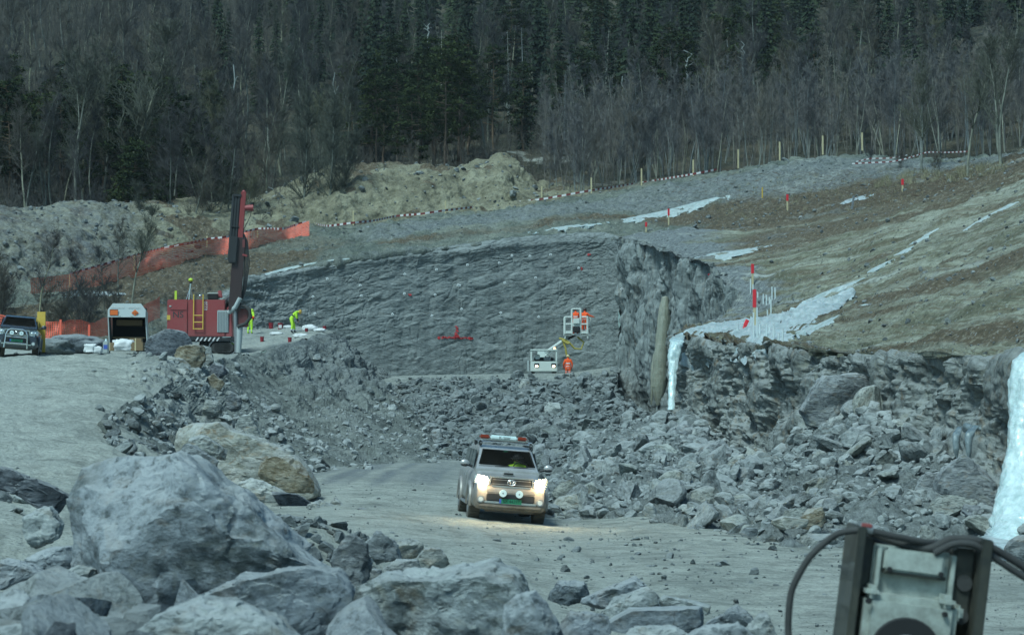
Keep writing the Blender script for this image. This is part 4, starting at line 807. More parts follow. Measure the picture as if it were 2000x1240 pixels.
# ------------------------------------------------------------------ small modelling kit
class MB:
    """collects shapes of one part and links them as one mesh"""
    def __init__(s): s.bm = bmesh.new(); s.mats = []
    def mi(s, m):
        m = M[m] if isinstance(m, str) else m
        if m not in s.mats: s.mats.append(m)
        return s.mats.index(m)
    def fin(s, vs, m, smooth=False):
        i = s.mi(m)
        for f in {f for v in vs for f in v.link_faces}: f.material_index = i; f.smooth = smooth
        return s
    def box(s, c, d, m, rot=(0, 0, 0), bev=0.0, taper=None):
        r = bmesh.ops.create_cube(s.bm, size=1.0); vs = r['verts']
        for v in vs:
            v.co = Vector((v.co.x * d[0], v.co.y * d[1], v.co.z * d[2]))
            if taper and v.co.z > 0: v.co.x *= taper[0]; v.co.y *= taper[1]
        if bev:
            es = {e for v in vs for e in v.link_edges}
            r2 = bmesh.ops.bevel(s.bm, geom=list(es), offset=bev, segments=2, affect='EDGES'); vs = list({v for f in r2['faces'] for v in f.verts} | {v for v in vs if v.is_valid})
        mt = Matrix.Translation(Vector(c)) @ Euler(rot).to_matrix().to_4x4()
        for v in vs: v.co = mt @ v.co
        return s.fin(vs, m, False)
    def cyl(s, a, b, r0, r1, m, n=12, smooth=True):
        a = Vector(a); b = Vector(b); d = b - a
        r = bmesh.ops.create_cone(s.bm, cap_ends=True, segments=n, radius1=r0, radius2=max(r1, 1e-4), depth=d.length)
        mt = Matrix.Translation((a + b) / 2) @ d.to_track_quat('Z', 'Y').to_matrix().to_4x4()
        for v in r['verts']: v.co = mt @ v.co
        s.fin(r['verts'], m, False)
        if smooth:
            for f in {f for v in r['verts'] for f in v.link_faces}:
                if len(f.verts) == 4: f.smooth = True
        return s
    def tube(s, pts, r, m, n=8, closed=False):
        pts = [Vector(p) for p in pts]; rr = r if isinstance(r, (list, tuple)) else [r] * len(pts); rings = []; x = None
        for i, p in enumerate(pts):
            t = (pts[min(i + 1, len(pts) - 1)] - pts[max(i - 1, 0)]).normalized()
            if x is None: x = t.cross(Vector((0, 0, 1)) if abs(t.z) < 0.95 else Vector((1, 0, 0)))
            x = (x - t * x.dot(t)).normalized(); y = x.cross(t).normalized()
            rings.append([s.bm.verts.new(p + (x * math.cos(a) + y * math.sin(a)) * rr[i]) for a in [2 * math.pi * k / n for k in range(n)]])
        i_ = s.mi(m)
        for a, b in zip(rings, rings[1:]):
            for k in range(n):
                f = s.bm.faces.new((a[k], a[(k + 1) % n], b[(k + 1) % n], b[k])); f.smooth = True; f.material_index = i_
        for rg in (rings[0][::-1], rings[-1]):
            f = s.bm.faces.new(rg); f.material_index = i_
        return s
    def loft(s, rings, m, caps=True, smooth=True):
        """rings: lists of points, bridged one to the next"""
        i_ = s.mi(m); R_ = [[s.bm.verts.new(Vector(p)) for p in r] for r in rings]; n = len(R_[0])
        for a, b in zip(R_, R_[1:]):
            for k in range(n):
                f = s.bm.faces.new((a[k], a[(k + 1) % n], b[(k + 1) % n], b[k])); f.smooth = smooth; f.material_index = i_
        if caps:
            for rg in (R_[0][::-1], R_[-1]): f = s.bm.faces.new(rg); f.material_index = i_
        return s
    def poly(s, pts, m, thick=0.0):
        i_ = s.mi(m); vs = [s.bm.verts.new(Vector(p)) for p in pts]; f = s.bm.faces.new(vs); f.material_index = i_
        if thick:
            f.normal_update(); n = f.normal.copy(); r = bmesh.ops.extrude_face_region(s.bm, geom=[f])
            for v in r['geom']:
                if isinstance(v, bmesh.types.BMVert): v.co -= n * thick
            for v in vs:
                for ff in v.link_faces: ff.material_index = i_
        return s
    def sphere(s, c, r, m, seg=12, scale=(1, 1, 1)):
        q = bmesh.ops.create_uvsphere(s.bm, u_segments=seg, v_segments=max(6, seg // 2 + 2), radius=r)
        for v in q['verts']: v.co = Vector((v.co.x * scale[0], v.co.y * scale[1], v.co.z * scale[2])) + Vector(c)
        return s.fin(q['verts'], m, True)
    def build(s, name, parent=None, sharp=35):
        bmesh.ops.recalc_face_normals(s.bm, faces=s.bm.faces)
        me = bpy.data.meshes.new(name); s.bm.to_mesh(me); s.bm.free()
        for m in s.mats: me.materials.append(m)
        me.set_sharp_from_angle(angle=R(sharp))
        return link(bpy.data.objects.new(name, me), parent)
def text(body, size, mat, parent, loc, rot, name='lettering', ext=0.002, sx=1.0):
    c = bpy.data.curves.new(name, 'FONT'); c.body = body; c.size = size; c.extrude = ext; c.align_x = 'CENTER'; c.align_y = 'CENTER'
    o = bpy.data.objects.new(name, c); COL.objects.link(o); dg = bpy.context.evaluated_depsgraph_get()
    me = bpy.data.meshes.new_from_object(o.evaluated_get(dg)); bpy.data.objects.remove(o); bpy.data.curves.remove(c)
    me.materials.clear(); me.materials.append(M[mat]); me.name = name
    ob = link(bpy.data.objects.new(name, me), parent); ob.location = loc; ob.rotation_euler = rot; ob.scale = (sx, 1, 1)
    return ob

def paint(name, col, rough=0.35, dust=(0.30, 0.28, 0.22), amount=0.5, low=(0.2, 0.9), metal=0.0, coat=0.3, sc=1.0):
    """weathered paint: road dirt thrown up on the lower parts, spots and smears"""
    t = NT(name); v = t.mapped(); n = t.noise(v, 2.5 * sc, 7, 0.7); n2 = t.noise(v, 14 * sc, 5, 0.7)
    sx = t.n('ShaderNodeSeparateXYZ'); t.l(t.tc.outputs['Object'], sx.inputs[0])
    hgt = t.ramp(sx.outputs['Z'], [(0.0, 1.0), (1.0, 0.0)]); hgt2 = t.n('ShaderNodeMapRange')
    hgt2.inputs['From Min'].default_value = low[1]; hgt2.inputs['From Max'].default_value = low[0]; t.l(sx.outputs['Z'], hgt2.inputs['Value'])
    d = t.math('ADD', t.math('MULTIPLY', hgt2.outputs[0], 0.75), t.math('MULTIPLY', t.math('SUBTRACT', n, 0.38), 1.0))
    d = t.math('MULTIPLY', d, amount, True)
    c = t.mix(t.ramp(n2, [(0.3, 0.0), (0.8, 0.25)]), col, tuple(x * 0.6 for x in col)); c = t.mix(d, c, dust)
    m = t.done(c, t.math('ADD', t.math('MULTIPLY', d, 0.5), rough, True), None, metal)
    t.bsdf.inputs['Coat Weight'].default_value = coat
    return m
M['car_paint'] = paint('champagne_paint', (0.50, 0.50, 0.49), 0.26, (0.115, 0.086, 0.05), 1.1, (0.15, 1.2), metal=0.35)
M['dark_paint'] = paint('dark_blue_paint', (0.025, 0.032, 0.042), 0.25, (0.10, 0.10, 0.09), 0.35, (0.2, 0.8), coat=0.8)
M['red_paint'] = paint('faded_red_paint', (0.30, 0.045, 0.048), 0.5, (0.22, 0.15, 0.13), 0.35, (0.2, 2.0))
M['dark_red'] = paint('grimy_red_steel', (0.16, 0.030, 0.032), 0.55, (0.10, 0.08, 0.07), 0.5, (0, 3))
M['white_paint'] = paint('off_white_paint', (0.60, 0.66, 0.62), 0.45, (0.40, 0.42, 0.38), 0.35, (0.2, 1.0))
M['grey_paint'] = paint('pale_grey_paint', (0.42, 0.48, 0.48), 0.5, (0.25, 0.25, 0.22), 0.4, (0.2, 1.0))
M['yellow_paint'] = simple('yellow_paint', (0.62, 0.42, 0.07), 0.5)
M['lime'] = simple('lime_plastic', (0.50, 0.68, 0.06), 0.5)
M['chrome'] = simple('chrome', (0.72, 0.74, 0.74), 0.18, 0.9, 0.06)
M['steel'] = simple('worn_steel', (0.30, 0.32, 0.33), 0.45, 0.6, 0.3, 12, 0.3)
M['black'] = simple('black_plastic', (0.022, 0.024, 0.026), 0.55, 0, 0.3)
M['rubber'] = simple('dusty_rubber', (0.045, 0.047, 0.046), 0.85, 0, 0.5, 10, 0.4)
M['tyre'] = simple('dusty_tyre', (0.10, 0.088, 0.07), 0.9, 0, 0.35, 9, 0.3)
M['dark'] = simple('dark_interior', (0.012, 0.013, 0.014), 0.8)
t = NT('windscreen_glass'); n = t.noise(t.mapped(), 3, 5, 0.6)
M['glass'] = t.done(t.mix(n, (0.006, 0.008, 0.008), (0.03, 0.026, 0.02)), 0.35, spec=0.03); t.bsdf.inputs['Alpha'].default_value = 0.38
M['side_glass'] = simple('tinted_glass', (0.035, 0.05, 0.055), 0.06)
M['lens'] = simple('clear_lens', (0.62, 0.70, 0.70), 0.12, 0.25, 0.15)
M['lamp_on'] = emis('lit_headlamp', (1.0, 0.76, 0.38), 120.0)
M['lamp_small'] = emis('lit_small_lamp', (1.0, 0.85, 0.6), 5.0)
M['amber'] = emis('amber_lamp', (1.0, 0.42, 0.05), 1.2)
M['beacon_red'] = simple('red_brown_lens', (0.26, 0.040, 0.020), 0.2)
M['beacon_white'] = simple('white_lens', (0.66, 0.80, 0.80), 0.3, 0, 0.05)
M['plate_green'] = simple('green_plate', (0.015, 0.20, 0.10), 0.5, 0, 0.1)
M['plate_blue'] = simple('blue_plate_band', (0.06, 0.11, 0.42), 0.5)
M['plate_text'] = simple('dark_green_letters', (0.004, 0.035, 0.025), 0.5)
M['ink'] = simple('dark_ink', (0.01, 0.035, 0.035), 0.5)
M['white_ink'] = simple('white_ink', (0.62, 0.62, 0.62), 0.5)
M['orange_plate'] = simple('orange_plate', (0.75, 0.16, 0.03), 0.5, 0, 0.08)
M['skin'] = simple('skin', (0.42, 0.24, 0.16), 0.6)
M['hv_yellow'] = simple('hi_vis_yellow', (0.50, 0.82, 0.05), 0.8, 0, 0.22, 9, 0.4)
M['hv_orange'] = simple('hi_vis_orange', (0.95, 0.10, 0.015), 0.8, 0, 0.2, 9, 0.4)
M['navy'] = simple('navy_cloth', (0.012, 0.018, 0.03), 0.85)
M['reflect'] = simple('reflective_tape', (0.62, 0.68, 0.70), 0.35, 0, 0.1)
M['helmet_yellow'] = simple('yellow_helmet', (0.62, 0.38, 0.06), 0.35)
M['helmet_pale'] = simple('pale_yellow_helmet', (0.62, 0.52, 0.28), 0.35)
M['helmet_dark'] = simple('dark_helmet', (0.05, 0.02, 0.015), 0.45)
M['wood'] = simple('raw_wood', (0.55, 0.48, 0.29), 0.8, 0, 0.2, 14, 0.3)
M['red_top'] = simple('red_marker', (0.72, 0.03, 0.045), 0.6)
M['pipe'] = simple('white_plastic_pipe', (0.58, 0.66, 0.66), 0.4)
M['bag'] = simple('woven_white_bag', (0.66, 0.68, 0.68), 0.75, 0, 0.18, 5, 0.6)
M['bucket'] = simple('red_bucket', (0.26, 0.02, 0.03), 0.45)
M['card'] = simple('brown_cardboard', (0.20, 0.14, 0.075), 0.85)
M['yellow_hose'] = simple('yellow_hose', (0.36, 0.30, 0.06), 0.6)
M['paint_red'] = simple('red_spray_paint', (0.50, 0.035, 0.04), 0.8, 0, 0.5, 12)
def ring(w, z0, z1, y, r=0.12, n=4, top=None):
    """rounded rectangle section at station y; top scales the upper half's width"""
    pts = []; tp = top if top is not None else 1.0
    for cx, cz, a0 in ((1, 1, 0), (-1, 1, 90), (-1, -1, 180), (1, -1, 270)):
        for k in range(n + 1):
            a = R(a0 + 90 * k / n); hw = w * (tp if cz > 0 else 1.0)
            pts.append((cx * (hw - r) + r * math.cos(a), y, (z1 - r if cz > 0 else z0 + r) + r * math.sin(a)))
    return pts

def pickup(root, body, plate, light_bar=False, bull_bar=False):
    # front looks to -y, x to the viewer's right, origin on the ground midway between the front wheels
    b = MB()
    b.loft([ring(.78, .36, .78, -.92, .12), ring(.84, .30, .98, -.86, .14, top=.95), ring(.88, .30, 1.05, -.60, .16, top=.90), ring(.895, .34, 1.10, -.2, .18, top=.88),
            ring(.895, .38, 1.17, .35, .2, top=.90), ring(.895, .38, 1.20, .8, .2, top=.95), ring(.895, .38, 1.18, 2.4, .12, top=.98), ring(.89, .40, 1.12, 3.9, .08, top=.99), ring(.87, .45, 1.10, 4.15, .06)], body)
    b.loft([ring(.76, 1.10, 1.20, .25, .04), ring(.765, 1.10, 1.30, .48, .05, top=.96), ring(.76, 1.10, 1.66, 1.0, .09, top=.865), ring(.755, 1.10, 1.755, 1.45, .10, top=.86), ring(.755, 1.10, 1.76, 2.4, .10, top=.86), ring(.76, 1.10, 1.70, 4.0, .10, top=.88), ring(.74, 1.10, 1.3, 4.15, .06)], body)
    inner = len(b.bm.verts)
    b.loft([[(x * .96, y + .02, z) for x, y, z in ring(w, 1.12, z1 - .03, y, r_, top=tp)] for w, z1, y, r_, tp in ((.765, 1.30, .50, .05, .96), (.76, 1.66, 1.02, .09, .865), (.755, 1.755, 1.45, .10, .86), (.755, 1.76, 2.4, .10, .86), (.76, 1.70, 3.9, .10, .88))], 'dark')
    b.bm.normal_update(); b.bm.faces.ensure_lookup_table()
    kill = [f for f in b.bm.faces if .44 < f.calc_center_median().y < 1.10 and f.calc_center_median().z > 1.30 and abs(f.calc_center_median().x) < .55 and abs(f.normal.y) > .25 and f.normal.x ** 2 < .3]
    bmesh.ops.delete(b.bm, geom=kill, context='FACES')
    for sx in (-1, 1):     # flared wheel arches and door line
        for y in (0.02, 3.08):
            pts = []
            for k in range(13):
                a = R(-10 + 200 * k / 12); pts.append((sx * .885, y + .47 * math.cos(a), .42 + .45 * math.sin(a)))
            b.tube(pts, .055, body, 8)
        b.box((sx * .87, 1.6, .36), (.10, 2.0, .06), 'steel', bev=.015)
    ob = b.build('body', root)
    d = MB(); d.poly([(-.60, .435, 1.262), (.60, .435, 1.262), (.555, .985, 1.640), (-.555, .985, 1.640)], 'glass')
    # windscreen leans with the cabin front
    for v in d.bm.verts: v.co += Vector((0, -.028, .028))
    for v in d.bm.verts:
        if v.co.z > 1.5: v.co.x *= 1.06
        else: v.co.x *= 1.10
    ws = d.build('windshield', root)
    MB().tube([(-.68, .41, 1.255), (.68, .41, 1.255)], .02, 'black', 6).tube([(-.3, .40, 1.27), (.05, .44, 1.30)], .012, 'black', 5).tube([(.15, .40, 1.27), (.5, .44, 1.30)], .012, 'black', 5).build('wiper', root)
    for sx in (-1, 1):
        q = MB()
        for y0, y1 in ((.95, 1.75), (1.82, 2.55), (2.65, 3.9)):
            q.poly([(sx * .765, y0 - (.25 if y0 < 1 else 0), 1.22), (sx * .765, y1, 1.22), (sx * .695, y1 - (.05), 1.63), (sx * .695, y0 + .06, 1.63)], 'side_glass', .012)
        for v in q.bm.verts: v.co.x += sx * .012
        q.build('side_window', root)
    MB().box((0, -.875, .93), (.98, .05, .26), 'black', bev=.03).build('grille', root)
    g = MB()
    g.box((0, -.905, 1.055), (1.04, .05, .035), 'chrome', bev=.012).box((0, -.905, .845), (.92, .05, .04), 'chrome', bev=.012)
    for sx in (-1, 1): g.box((sx * .495, -.905, .95), (.03, .05, .20), 'chrome', rot=(0, sx * -.15, 0), bev=.01)
    for z in (.90, 1.0): g.box((0, -.905, z), (.90, .02, .012), 'steel')
    g.build('grille_frame', root)
    e = MB()
    def ell(cx, cz, rx, rz, r): e.tube([(cx + rx * math.cos(a), -.94, cz + rz * math.sin(a)) for a in [2 * math.pi * k / 24 for k in range(25)]], r, 'chrome', 6)
    if not bull_bar:
        ell(0, .95, .092, .062, .011); ell(0, .95, .032, .058, .009); ell(0, .975, .062, .026, .009)
    else:
        ell(0, .95, .07, .045, .010); e.box((0, -.94, .95), (.11, .012, .012), 'chrome')
    e.build('emblem', root)
    MB().box((0, -.90, .74), (1.16, .07, .11), body, bev=.02).box((0, -.925, .59), (1.12, .05, .17), 'black', bev=.02).box((0, -.93, .475), (1.24, .05, .05), 'chrome', bev=.02) \
        .box((0, -.90, .40), (1.50, .10, .13), body, bev=.04).box((0, -.80, .30), (1.2, .12, .10), 'tyre', bev=.03).build('bumper', root)
    for sx in (-1, 1):
        on_ = light_bar
        h = MB(); h.loft([[(sx * x, y, z) for x, y, z in ((.53, -.93, .99), (.57, -.93, 1.05), (.80, -.84, 1.09), (.85, -.74, 1.06), (.845, -.76, .90), (.72, -.90, .83), (.55, -.93, .85))],
                          [(sx * x, y + .10, z) for x, y, z in ((.53, -.93, .99), (.57, -.93, 1.05), (.80, -.84, 1.09), (.85, -.74, 1.06), (.845, -.76, .90), (.72, -.90, .83), (.55, -.93, .85))]], 'lens', smooth=False)
        hl = h.build('headlight', root)
        if on_:
            MB().sphere((sx * .66, -.925, .945), .105, 'lamp_on', 14, (1, .35, .9)).build('bulb', hl)
            ld = bpy.data.lights.new('headlight_beam', 'POINT'); ld.energy = 9; ld.color = (1.0, .70, .36); ld.shadow_soft_size = .07
            lo = link(bpy.data.objects.new('headlight_beam', ld), hl); lo.location = (sx * .66, -1.12, .95)
        else:
            MB().sphere((sx * .62, -.935, .94), .06, 'chrome', 12, (1, .35, 1)).sphere((sx * .74, -.885, .96), .05, 'chrome', 12, (1, .35, 1)).build('bulb', hl)
        MB().cyl((sx * .69, -.965, .53), (sx * .69, -.90, .53), .055, .06, 'lens', 16).cyl((sx * .69, -.955, .53), (sx * .69, -.90, .53), .082, .085, 'steel', 16).build('fog_lamp', root)
        k = MB().cyl((sx * .19, -1.035, .70), (sx * .19, -.955, .70), .092, .06, 'chrome', 20).cyl((sx * .19, -.97, .62), (sx * .19, -.93, .58), .02, .02, 'black', 8)
        if bull_bar:
            for v in k.bm.verts: v.co.z += .22; v.co.y -= .12
        sl = k.build('spot_lamp', root)
        kk = MB().cyl((sx * .19, -1.045, .70), (sx * .19, -1.034, .70), .083, .085, 'beacon_white', 20).cyl((sx * .19, -1.052, .70), (sx * .19, -1.044, .70), .018, .02, 'steel', 8)
        if bull_bar:
            for v in kk.bm.verts: v.co.z += .22; v.co.y -= .12
        kk.build('lens', sl)
        mr = MB().sphere((sx * 1.01, .62, 1.30), .12, body, 14, (.95, .5, .72)).tube([(sx * .82, .66, 1.23), (sx * .95, .64, 1.27)], .03, 'black', 8).build('side_mirror', root)
        MB().sphere((sx * 1.01, .605, 1.255), .095, 'black', 12, (1.0, .6, .45)).build('mirror_housing', mr)
        MB().tube([(sx * .895, 1.55, 1.0), (sx * .91, 1.62, 1.0), (sx * .91, 1.74, 1.0), (sx * .895, 1.80, 1.0)], .014, 'chrome', 6).build('door_handle', root)
        MB().box((sx * .83, .35, .50), (.05, .02, .5), 'black').build('mudguard', root)
        for y in (0.02, 3.08):
            w = MB(); w.cyl((sx * .64, y, .385), (sx * .90, y, .385), .385, .385, 'tyre', 32)
            for kx in range(24):
                a = 2 * math.pi * kx / 24; w.box((sx * .77, y + .388 * math.cos(a), .385 + .388 * math.sin(a)), (.24, .05, .02), 'tyre', rot=(a - math.pi / 2, 0, 0))
            wo_ = w.build('wheel', root)
            MB().cyl((sx * .885, y, .385), (sx * .912, y, .385), .23, .20, 'steel', 20).cyl((sx * .91, y, .385), (sx * .925, y, .385), .06, .05, 'black', 12).build('rim', wo_)
    zp, yp = (.515, -.965) if not bull_bar else (.62, -1.02)
    pl = MB().box((0, yp, zp), (.52, .012, .11), 'plate_green', bev=.004).build('number_plate', root)
    MB().box((-.236, yp - .008, zp), (.045, .006, .10), 'plate_blue').build('country_band', pl)
    text(plate, .115, 'plate_text', pl, (.02, yp - .008, zp), (R(90), 0, 0), sx=.86)
    # cabin: seats, steering wheel
    MB().box((0, .75, 1.17), (1.3, .5, .06), 'dark', bev=.02).box((-.36, 1.35, 1.1), (.5, .14, .62), 'dark', bev=.05).box((.36, 1.35, 1.1), (.5, .14, .62), 'dark', bev=.05).box((-.36, 1.33, 1.46), (.26, .08, .16), 'dark', bev=.03).box((.36, 1.33, 1.46), (.26, .08, .16), 'dark', bev=.03).build('seats', root)
    MB().tube([(.36 + .17 * math.cos(a), .86 + .05 * math.sin(a), 1.27 + .13 * math.sin(a)) for a in [2 * math.pi * k / 18 for k in range(19)]], .014, 'dark', 6).build('steering_wheel', root)
    if light_bar:
        MB().box((.0, -.25 + .25, 1.165), (.01, .01, .01), 'black').box((-.03, -.28, 1.13), (.26, .16, .07), body, bev=.02).box((-.03, -.365, 1.135), (.22, .012, .038), 'dark').build('hood_scoop', root)
        rk = MB()
        for y in (1.25, 1.7, 2.2, 2.7): rk.tube([(-.60, y, 1.82), (0, y, 1.855), (.60, y, 1.82)], .018, 'chrome', 8)
        for sx in (-1, 1):
            rk.tube([(sx * .61, 1.12, 1.80), (sx * .62, 1.3, 1.85), (sx * .62, 2.9, 1.85)], .018, 'steel', 8)
            for y in (1.25, 2.7): rk.box((sx * .615, y, 1.79), (.07, .16, .14), 'black', bev=.02)
        rk.tube([(-.58, 1.16, 1.875), (.62, 1.16, 1.875)], .016, 'chrome', 8)
        rk.build('roof_rack', root)
        lb = MB().box((-.07, 1.2, 1.955), (.66, .24, .105), 'beacon_white', bev=.03).box((-.07, 1.2, 1.895), (1.2, .20, .02), 'chrome').build('light_bar', root)
        for x in (-.535, .375):
            MB().box((x, 1.2, 1.955), (.26, .24, .095), 'beacon_red', bev=.035).build('beacon_lens', lb)
        text('K', .085, 'ink', lb, (-.155, 1.078, 1.955), (R(90), 0, 0), sx=1.2)
        text('UTRYKNING', .035, 'ink', lb, (-.005, 1.078, 1.97), (R(90), 0, 0))
        text('FØLGEBIL', .035, 'ink', lb, (.005, 1.078, 1.938), (R(90), 0, 0))
        MB().box((-.02, .93, 1.635), (.09, .01, .025), 'plate_green').build('toll_tag', root)
    if bull_bar:
        q = MB()
        q.tube([(-.46, -1.06, .30), (-.42, -1.06, .86), (-.36, -1.06, 1.02), (-.24, -1.06, 1.08), (.24, -1.06, 1.08), (.36, -1.06, 1.02), (.42, -1.06, .86), (.46, -1.06, .30)], .032, 'chrome', 10)
        for z in (.76, .50): q.tube([(-.43, -1.06, z), (.43, -1.06, z)], .024, 'chrome', 8)
        for sx in (-1, 1): q.tube([(sx * .44, -1.05, .5), (sx * .44, -.88, .5)], .025, 'black', 6)
        q.build('bull_bar', root)
    return root

gz = float(floor_z(0, 45.5))
pk = empty('pickup_truck', (P(986, 1013, 45.5 / YS)[0], 45.5 - .2, gz - .005), (0, R(4.4), R(5.5)), label='dusty champagne pickup driving towards us with lit headlamps and a roof beacon bar', cat='pickup')
pickup(pk, 'car_paint', 'SX 44397', light_bar=True)
pk.scale = (1.0, 1.0, 1.0)
p = V(31, 693, 73)
sv = empty('parked_pickup', (p.x, p.y, p.z - .05), (0, R(4.5), R(12)), label='dark pickup with a chrome bull bar parked at the left edge beside the orange net', cat='pickup')
pickup(sv, 'dark_paint', 'VF 26108', bull_bar=True)

# ------------------------------------------------------------------ people
def person(label, loc, rotz, J, cloth, helmet, stripes=True, group=None, name='person'):
    """J: joint positions in metres. One continuous skinned body; cloth(segment, t, point) picks the cloth colour."""
    root = empty(name, loc, (0, 0, rotz), label=label, cat='person', group=group)
    V_ = []; E = []; Rd = []; SEG = []
    def add(p, r, par=None, seg='torso'):
        V_.append(Vector(p)); Rd.append(r); i = len(V_) - 1
        if par is not None: E.append((par, i)); SEG.append((par, i, seg))
        return i
    def sub(a, b, t): return Vector(a) * (1 - t) + Vector(b) * t
    fat = 1.22; add0 = add
    add = lambda p, r, par=None, seg='torso': add0(p, r * (fat if seg not in ('hand', 'head', 'neck') else 1), par, seg)
    pel = add(J['pelvis'], .155); ch0 = add(sub(J['pelvis'], J['chest'], .5), .15, pel, 'waist'); ch = add(J['chest'], .175, ch0, 'torso'); nk = add(J['neck'], .075, ch, 'torso')
    hd0 = add(sub(J['neck'], J['head'], .45), .062, nk, 'neck'); hd = add(J['head'], .098, hd0, 'head'); ht = add(Vector(J['head']) + (Vector(J['head']) - Vector(J['neck'])).normalized() * .085, .07, hd, 'head')
    for s_ in 'LR':
        sh = add(J['sh' + s_], .085, ch, 'torso'); el = add(J['el' + s_], .055, sh, 'uparm'); wr = add(J['wr' + s_], .036, el, 'arm')
        d = (Vector(J['wr' + s_]) - Vector(J['el' + s_])).normalized(); side = d.cross(Vector((0, 1, 0.3))).normalized()
        pm = add(Vector(J['wr' + s_]) + d * .075, .038, wr, 'hand')
        for k, ln in enumerate((.070, .082, .076, .060)):
            o_ = side * (.028 - .018 * k); b0 = add(Vector(J['wr' + s_]) + d * .105 + o_, .011, pm, 'hand'); add(Vector(J['wr' + s_]) + d * (.105 + ln * .55) + o_ * 1.1 + Vector((0, .012, 0)), .010, b0, 'hand')
        add(Vector(J['wr' + s_]) + d * .075 + side * .052, .011, wr, 'hand')
        hp = add(J['hip' + s_], .105, pel, 'leg'); kn = add(J['kn' + s_], .075, hp, 'leg'); an = add(J['an' + s_], .052, kn, 'shin'); add(Vector(J['an' + s_]) + Vector((0, 0, -.04)) + Vector(J.get('toe', (0, -.14, -.02))), .045, an, 'boot')
    me = bpy.data.meshes.new('figure'); me.from_pydata([v[:] for v in V_], E, []); o = bpy.data.objects.new('figure', me); COL.objects.link(o)
    sk = o.modifiers.new('skin', 'SKIN'); sk.use_smooth_shade = True
    for i, sv_ in enumerate(me.skin_vertices[0].data): sv_.radius = (Rd[i], Rd[i] * (.72 if i in (pel, ch0, ch) else 1)); sv_.use_root = (i == pel)
    ss = o.modifiers.new('sub', 'SUBSURF'); ss.levels = 2; ss.render_levels = 2
    dg = bpy.context.evaluated_depsgraph_get(); me2 = bpy.data.meshes.new_from_object(o.evaluated_get(dg)); bpy.data.objects.remove(o)
    names = ['skin', 'hv_yellow', 'hv_orange', 'navy', 'reflect', 'black']; me2.materials.clear()
    for n_ in names: me2.materials.append(M[n_])
    for pl in me2.polygons:
        c = pl.center; best = (9, None, 0)
        for a, b, sg in SEG:
            A, B = V_[a], V_[b]; ab = B - A; t_ = max(0, min(1, (c - A).dot(ab) / max(ab.length_squared, 1e-9))); dd = (c - (A + ab * t_)).length - Rd[a] * .3
            if dd < best[0]: best = (dd, sg, t_)
        pl.material_index = names.index(cloth(best[1], best[2], c)); pl.use_smooth = True
    me2.name = 'body'; bd = link(bpy.data.objects.new('body', me2), root)
    h = Vector(J['head']); up = (h - Vector(J['neck'])).normalized(); q = up.to_track_quat('Z', 'Y').to_matrix().to_4x4()
    hm = MB().sphere((0, 0, .055), .135, helmet, 16, (.92, 1.08, .80)).cyl((0, -.03, .035), (0, -.03, .048), .165, .155, helmet, 20)
    for v in hm.bm.verts: v.co = Matrix.Translation(h) @ q @ v.co
    hm.build('helmet', root)
    fc = MB().cyl((0, -.095, .0), (0, -.125, -.012), .016, .010, 'skin', 8)
    for sx in (-1, 1): fc.sphere((sx * .034, -.092, .018), .012, 'dark', 8).sphere((sx * .098, 0, 0), .022, 'skin', 8, (.4, .8, 1.2))
    fc.box((0, -.098, -.04), (.045, .012, .010), 'dark_red')
    for v in fc.bm.verts: v.co = Matrix.Translation(h) @ q @ v.co
    fc.build('face', root)
    return root
def stand(armL=None, armR=None, lean=0.0):
    J = dict(pelvis=(0, 0, .95), chest=(0, -.02 - lean * .5, 1.32), neck=(0, -lean, 1.50), head=(0, -.02 - lean * 1.4, 1.66), shL=(-.19, -lean * .9, 1.43), shR=(.19, -lean * .9, 1.43),
             elL=(-.27, .03, 1.14), elR=(.27, .03, 1.14), wrL=(-.25, -.12, .92), wrR=(.25, -.12, .92), hipL=(-.10, 0, .90), hipR=(.10, 0, .90), knL=(-.12, -.02, .50), knR=(.13, -.02, .50), anL=(-.13, .02, .09), anR=(.14, .02, .09))
    if armL: J['elL'], J['wrL'] = armL
    if armR: J['elR'], J['wrR'] = armR
    return J
def bend(f=1.0, side=(1, 0)):
    # bent over towards +x (seen from the side), hands reaching down
    s_ = side[0]
    return dict(pelvis=(-.12 * s_, 0, .98), chest=(.10 * s_, 0, 1.26), neck=(.25 * s_, 0, 1.38), head=(.38 * s_, -.02, 1.38), shL=(.16 * s_, -.19, 1.32), shR=(.16 * s_, .19, 1.32),
                elL=(.20 * s_, -.20, 1.02), elR=(.24 * s_, .18, 1.04), wrL=(.27 * s_, -.12, .80), wrR=(.30 * s_, .10, .82), hipL=(-.14 * s_, -.11, .92), hipR=(-.14 * s_, .11, .92),
                knL=(-.06 * s_, -.14, .50), knR=(.04 * s_, .14, .50), anL=(-.14 * s_, -.15, .09), anR=(.08 * s_, .15, .09), toe=(.14 * s_, 0, -.02))
def clothA(sg, t, c):
    if sg in ('head', 'neck', 'hand'): return 'navy' if sg == 'neck' else 'skin'
    if sg in ('torso', 'uparm'): return 'hv_yellow'
    if sg == 'arm': return 'navy' if t > .35 else 'hv_yellow'
    if sg == 'waist': return 'reflect' if .35 < t < .6 else 'navy'
    if sg == 'leg': return 'navy' if t < .12 else 'hv_yellow'
    if sg == 'shin': return 'reflect' if .62 < t < .78 else ('navy' if t > .78 else 'hv_yellow')
    return 'black'
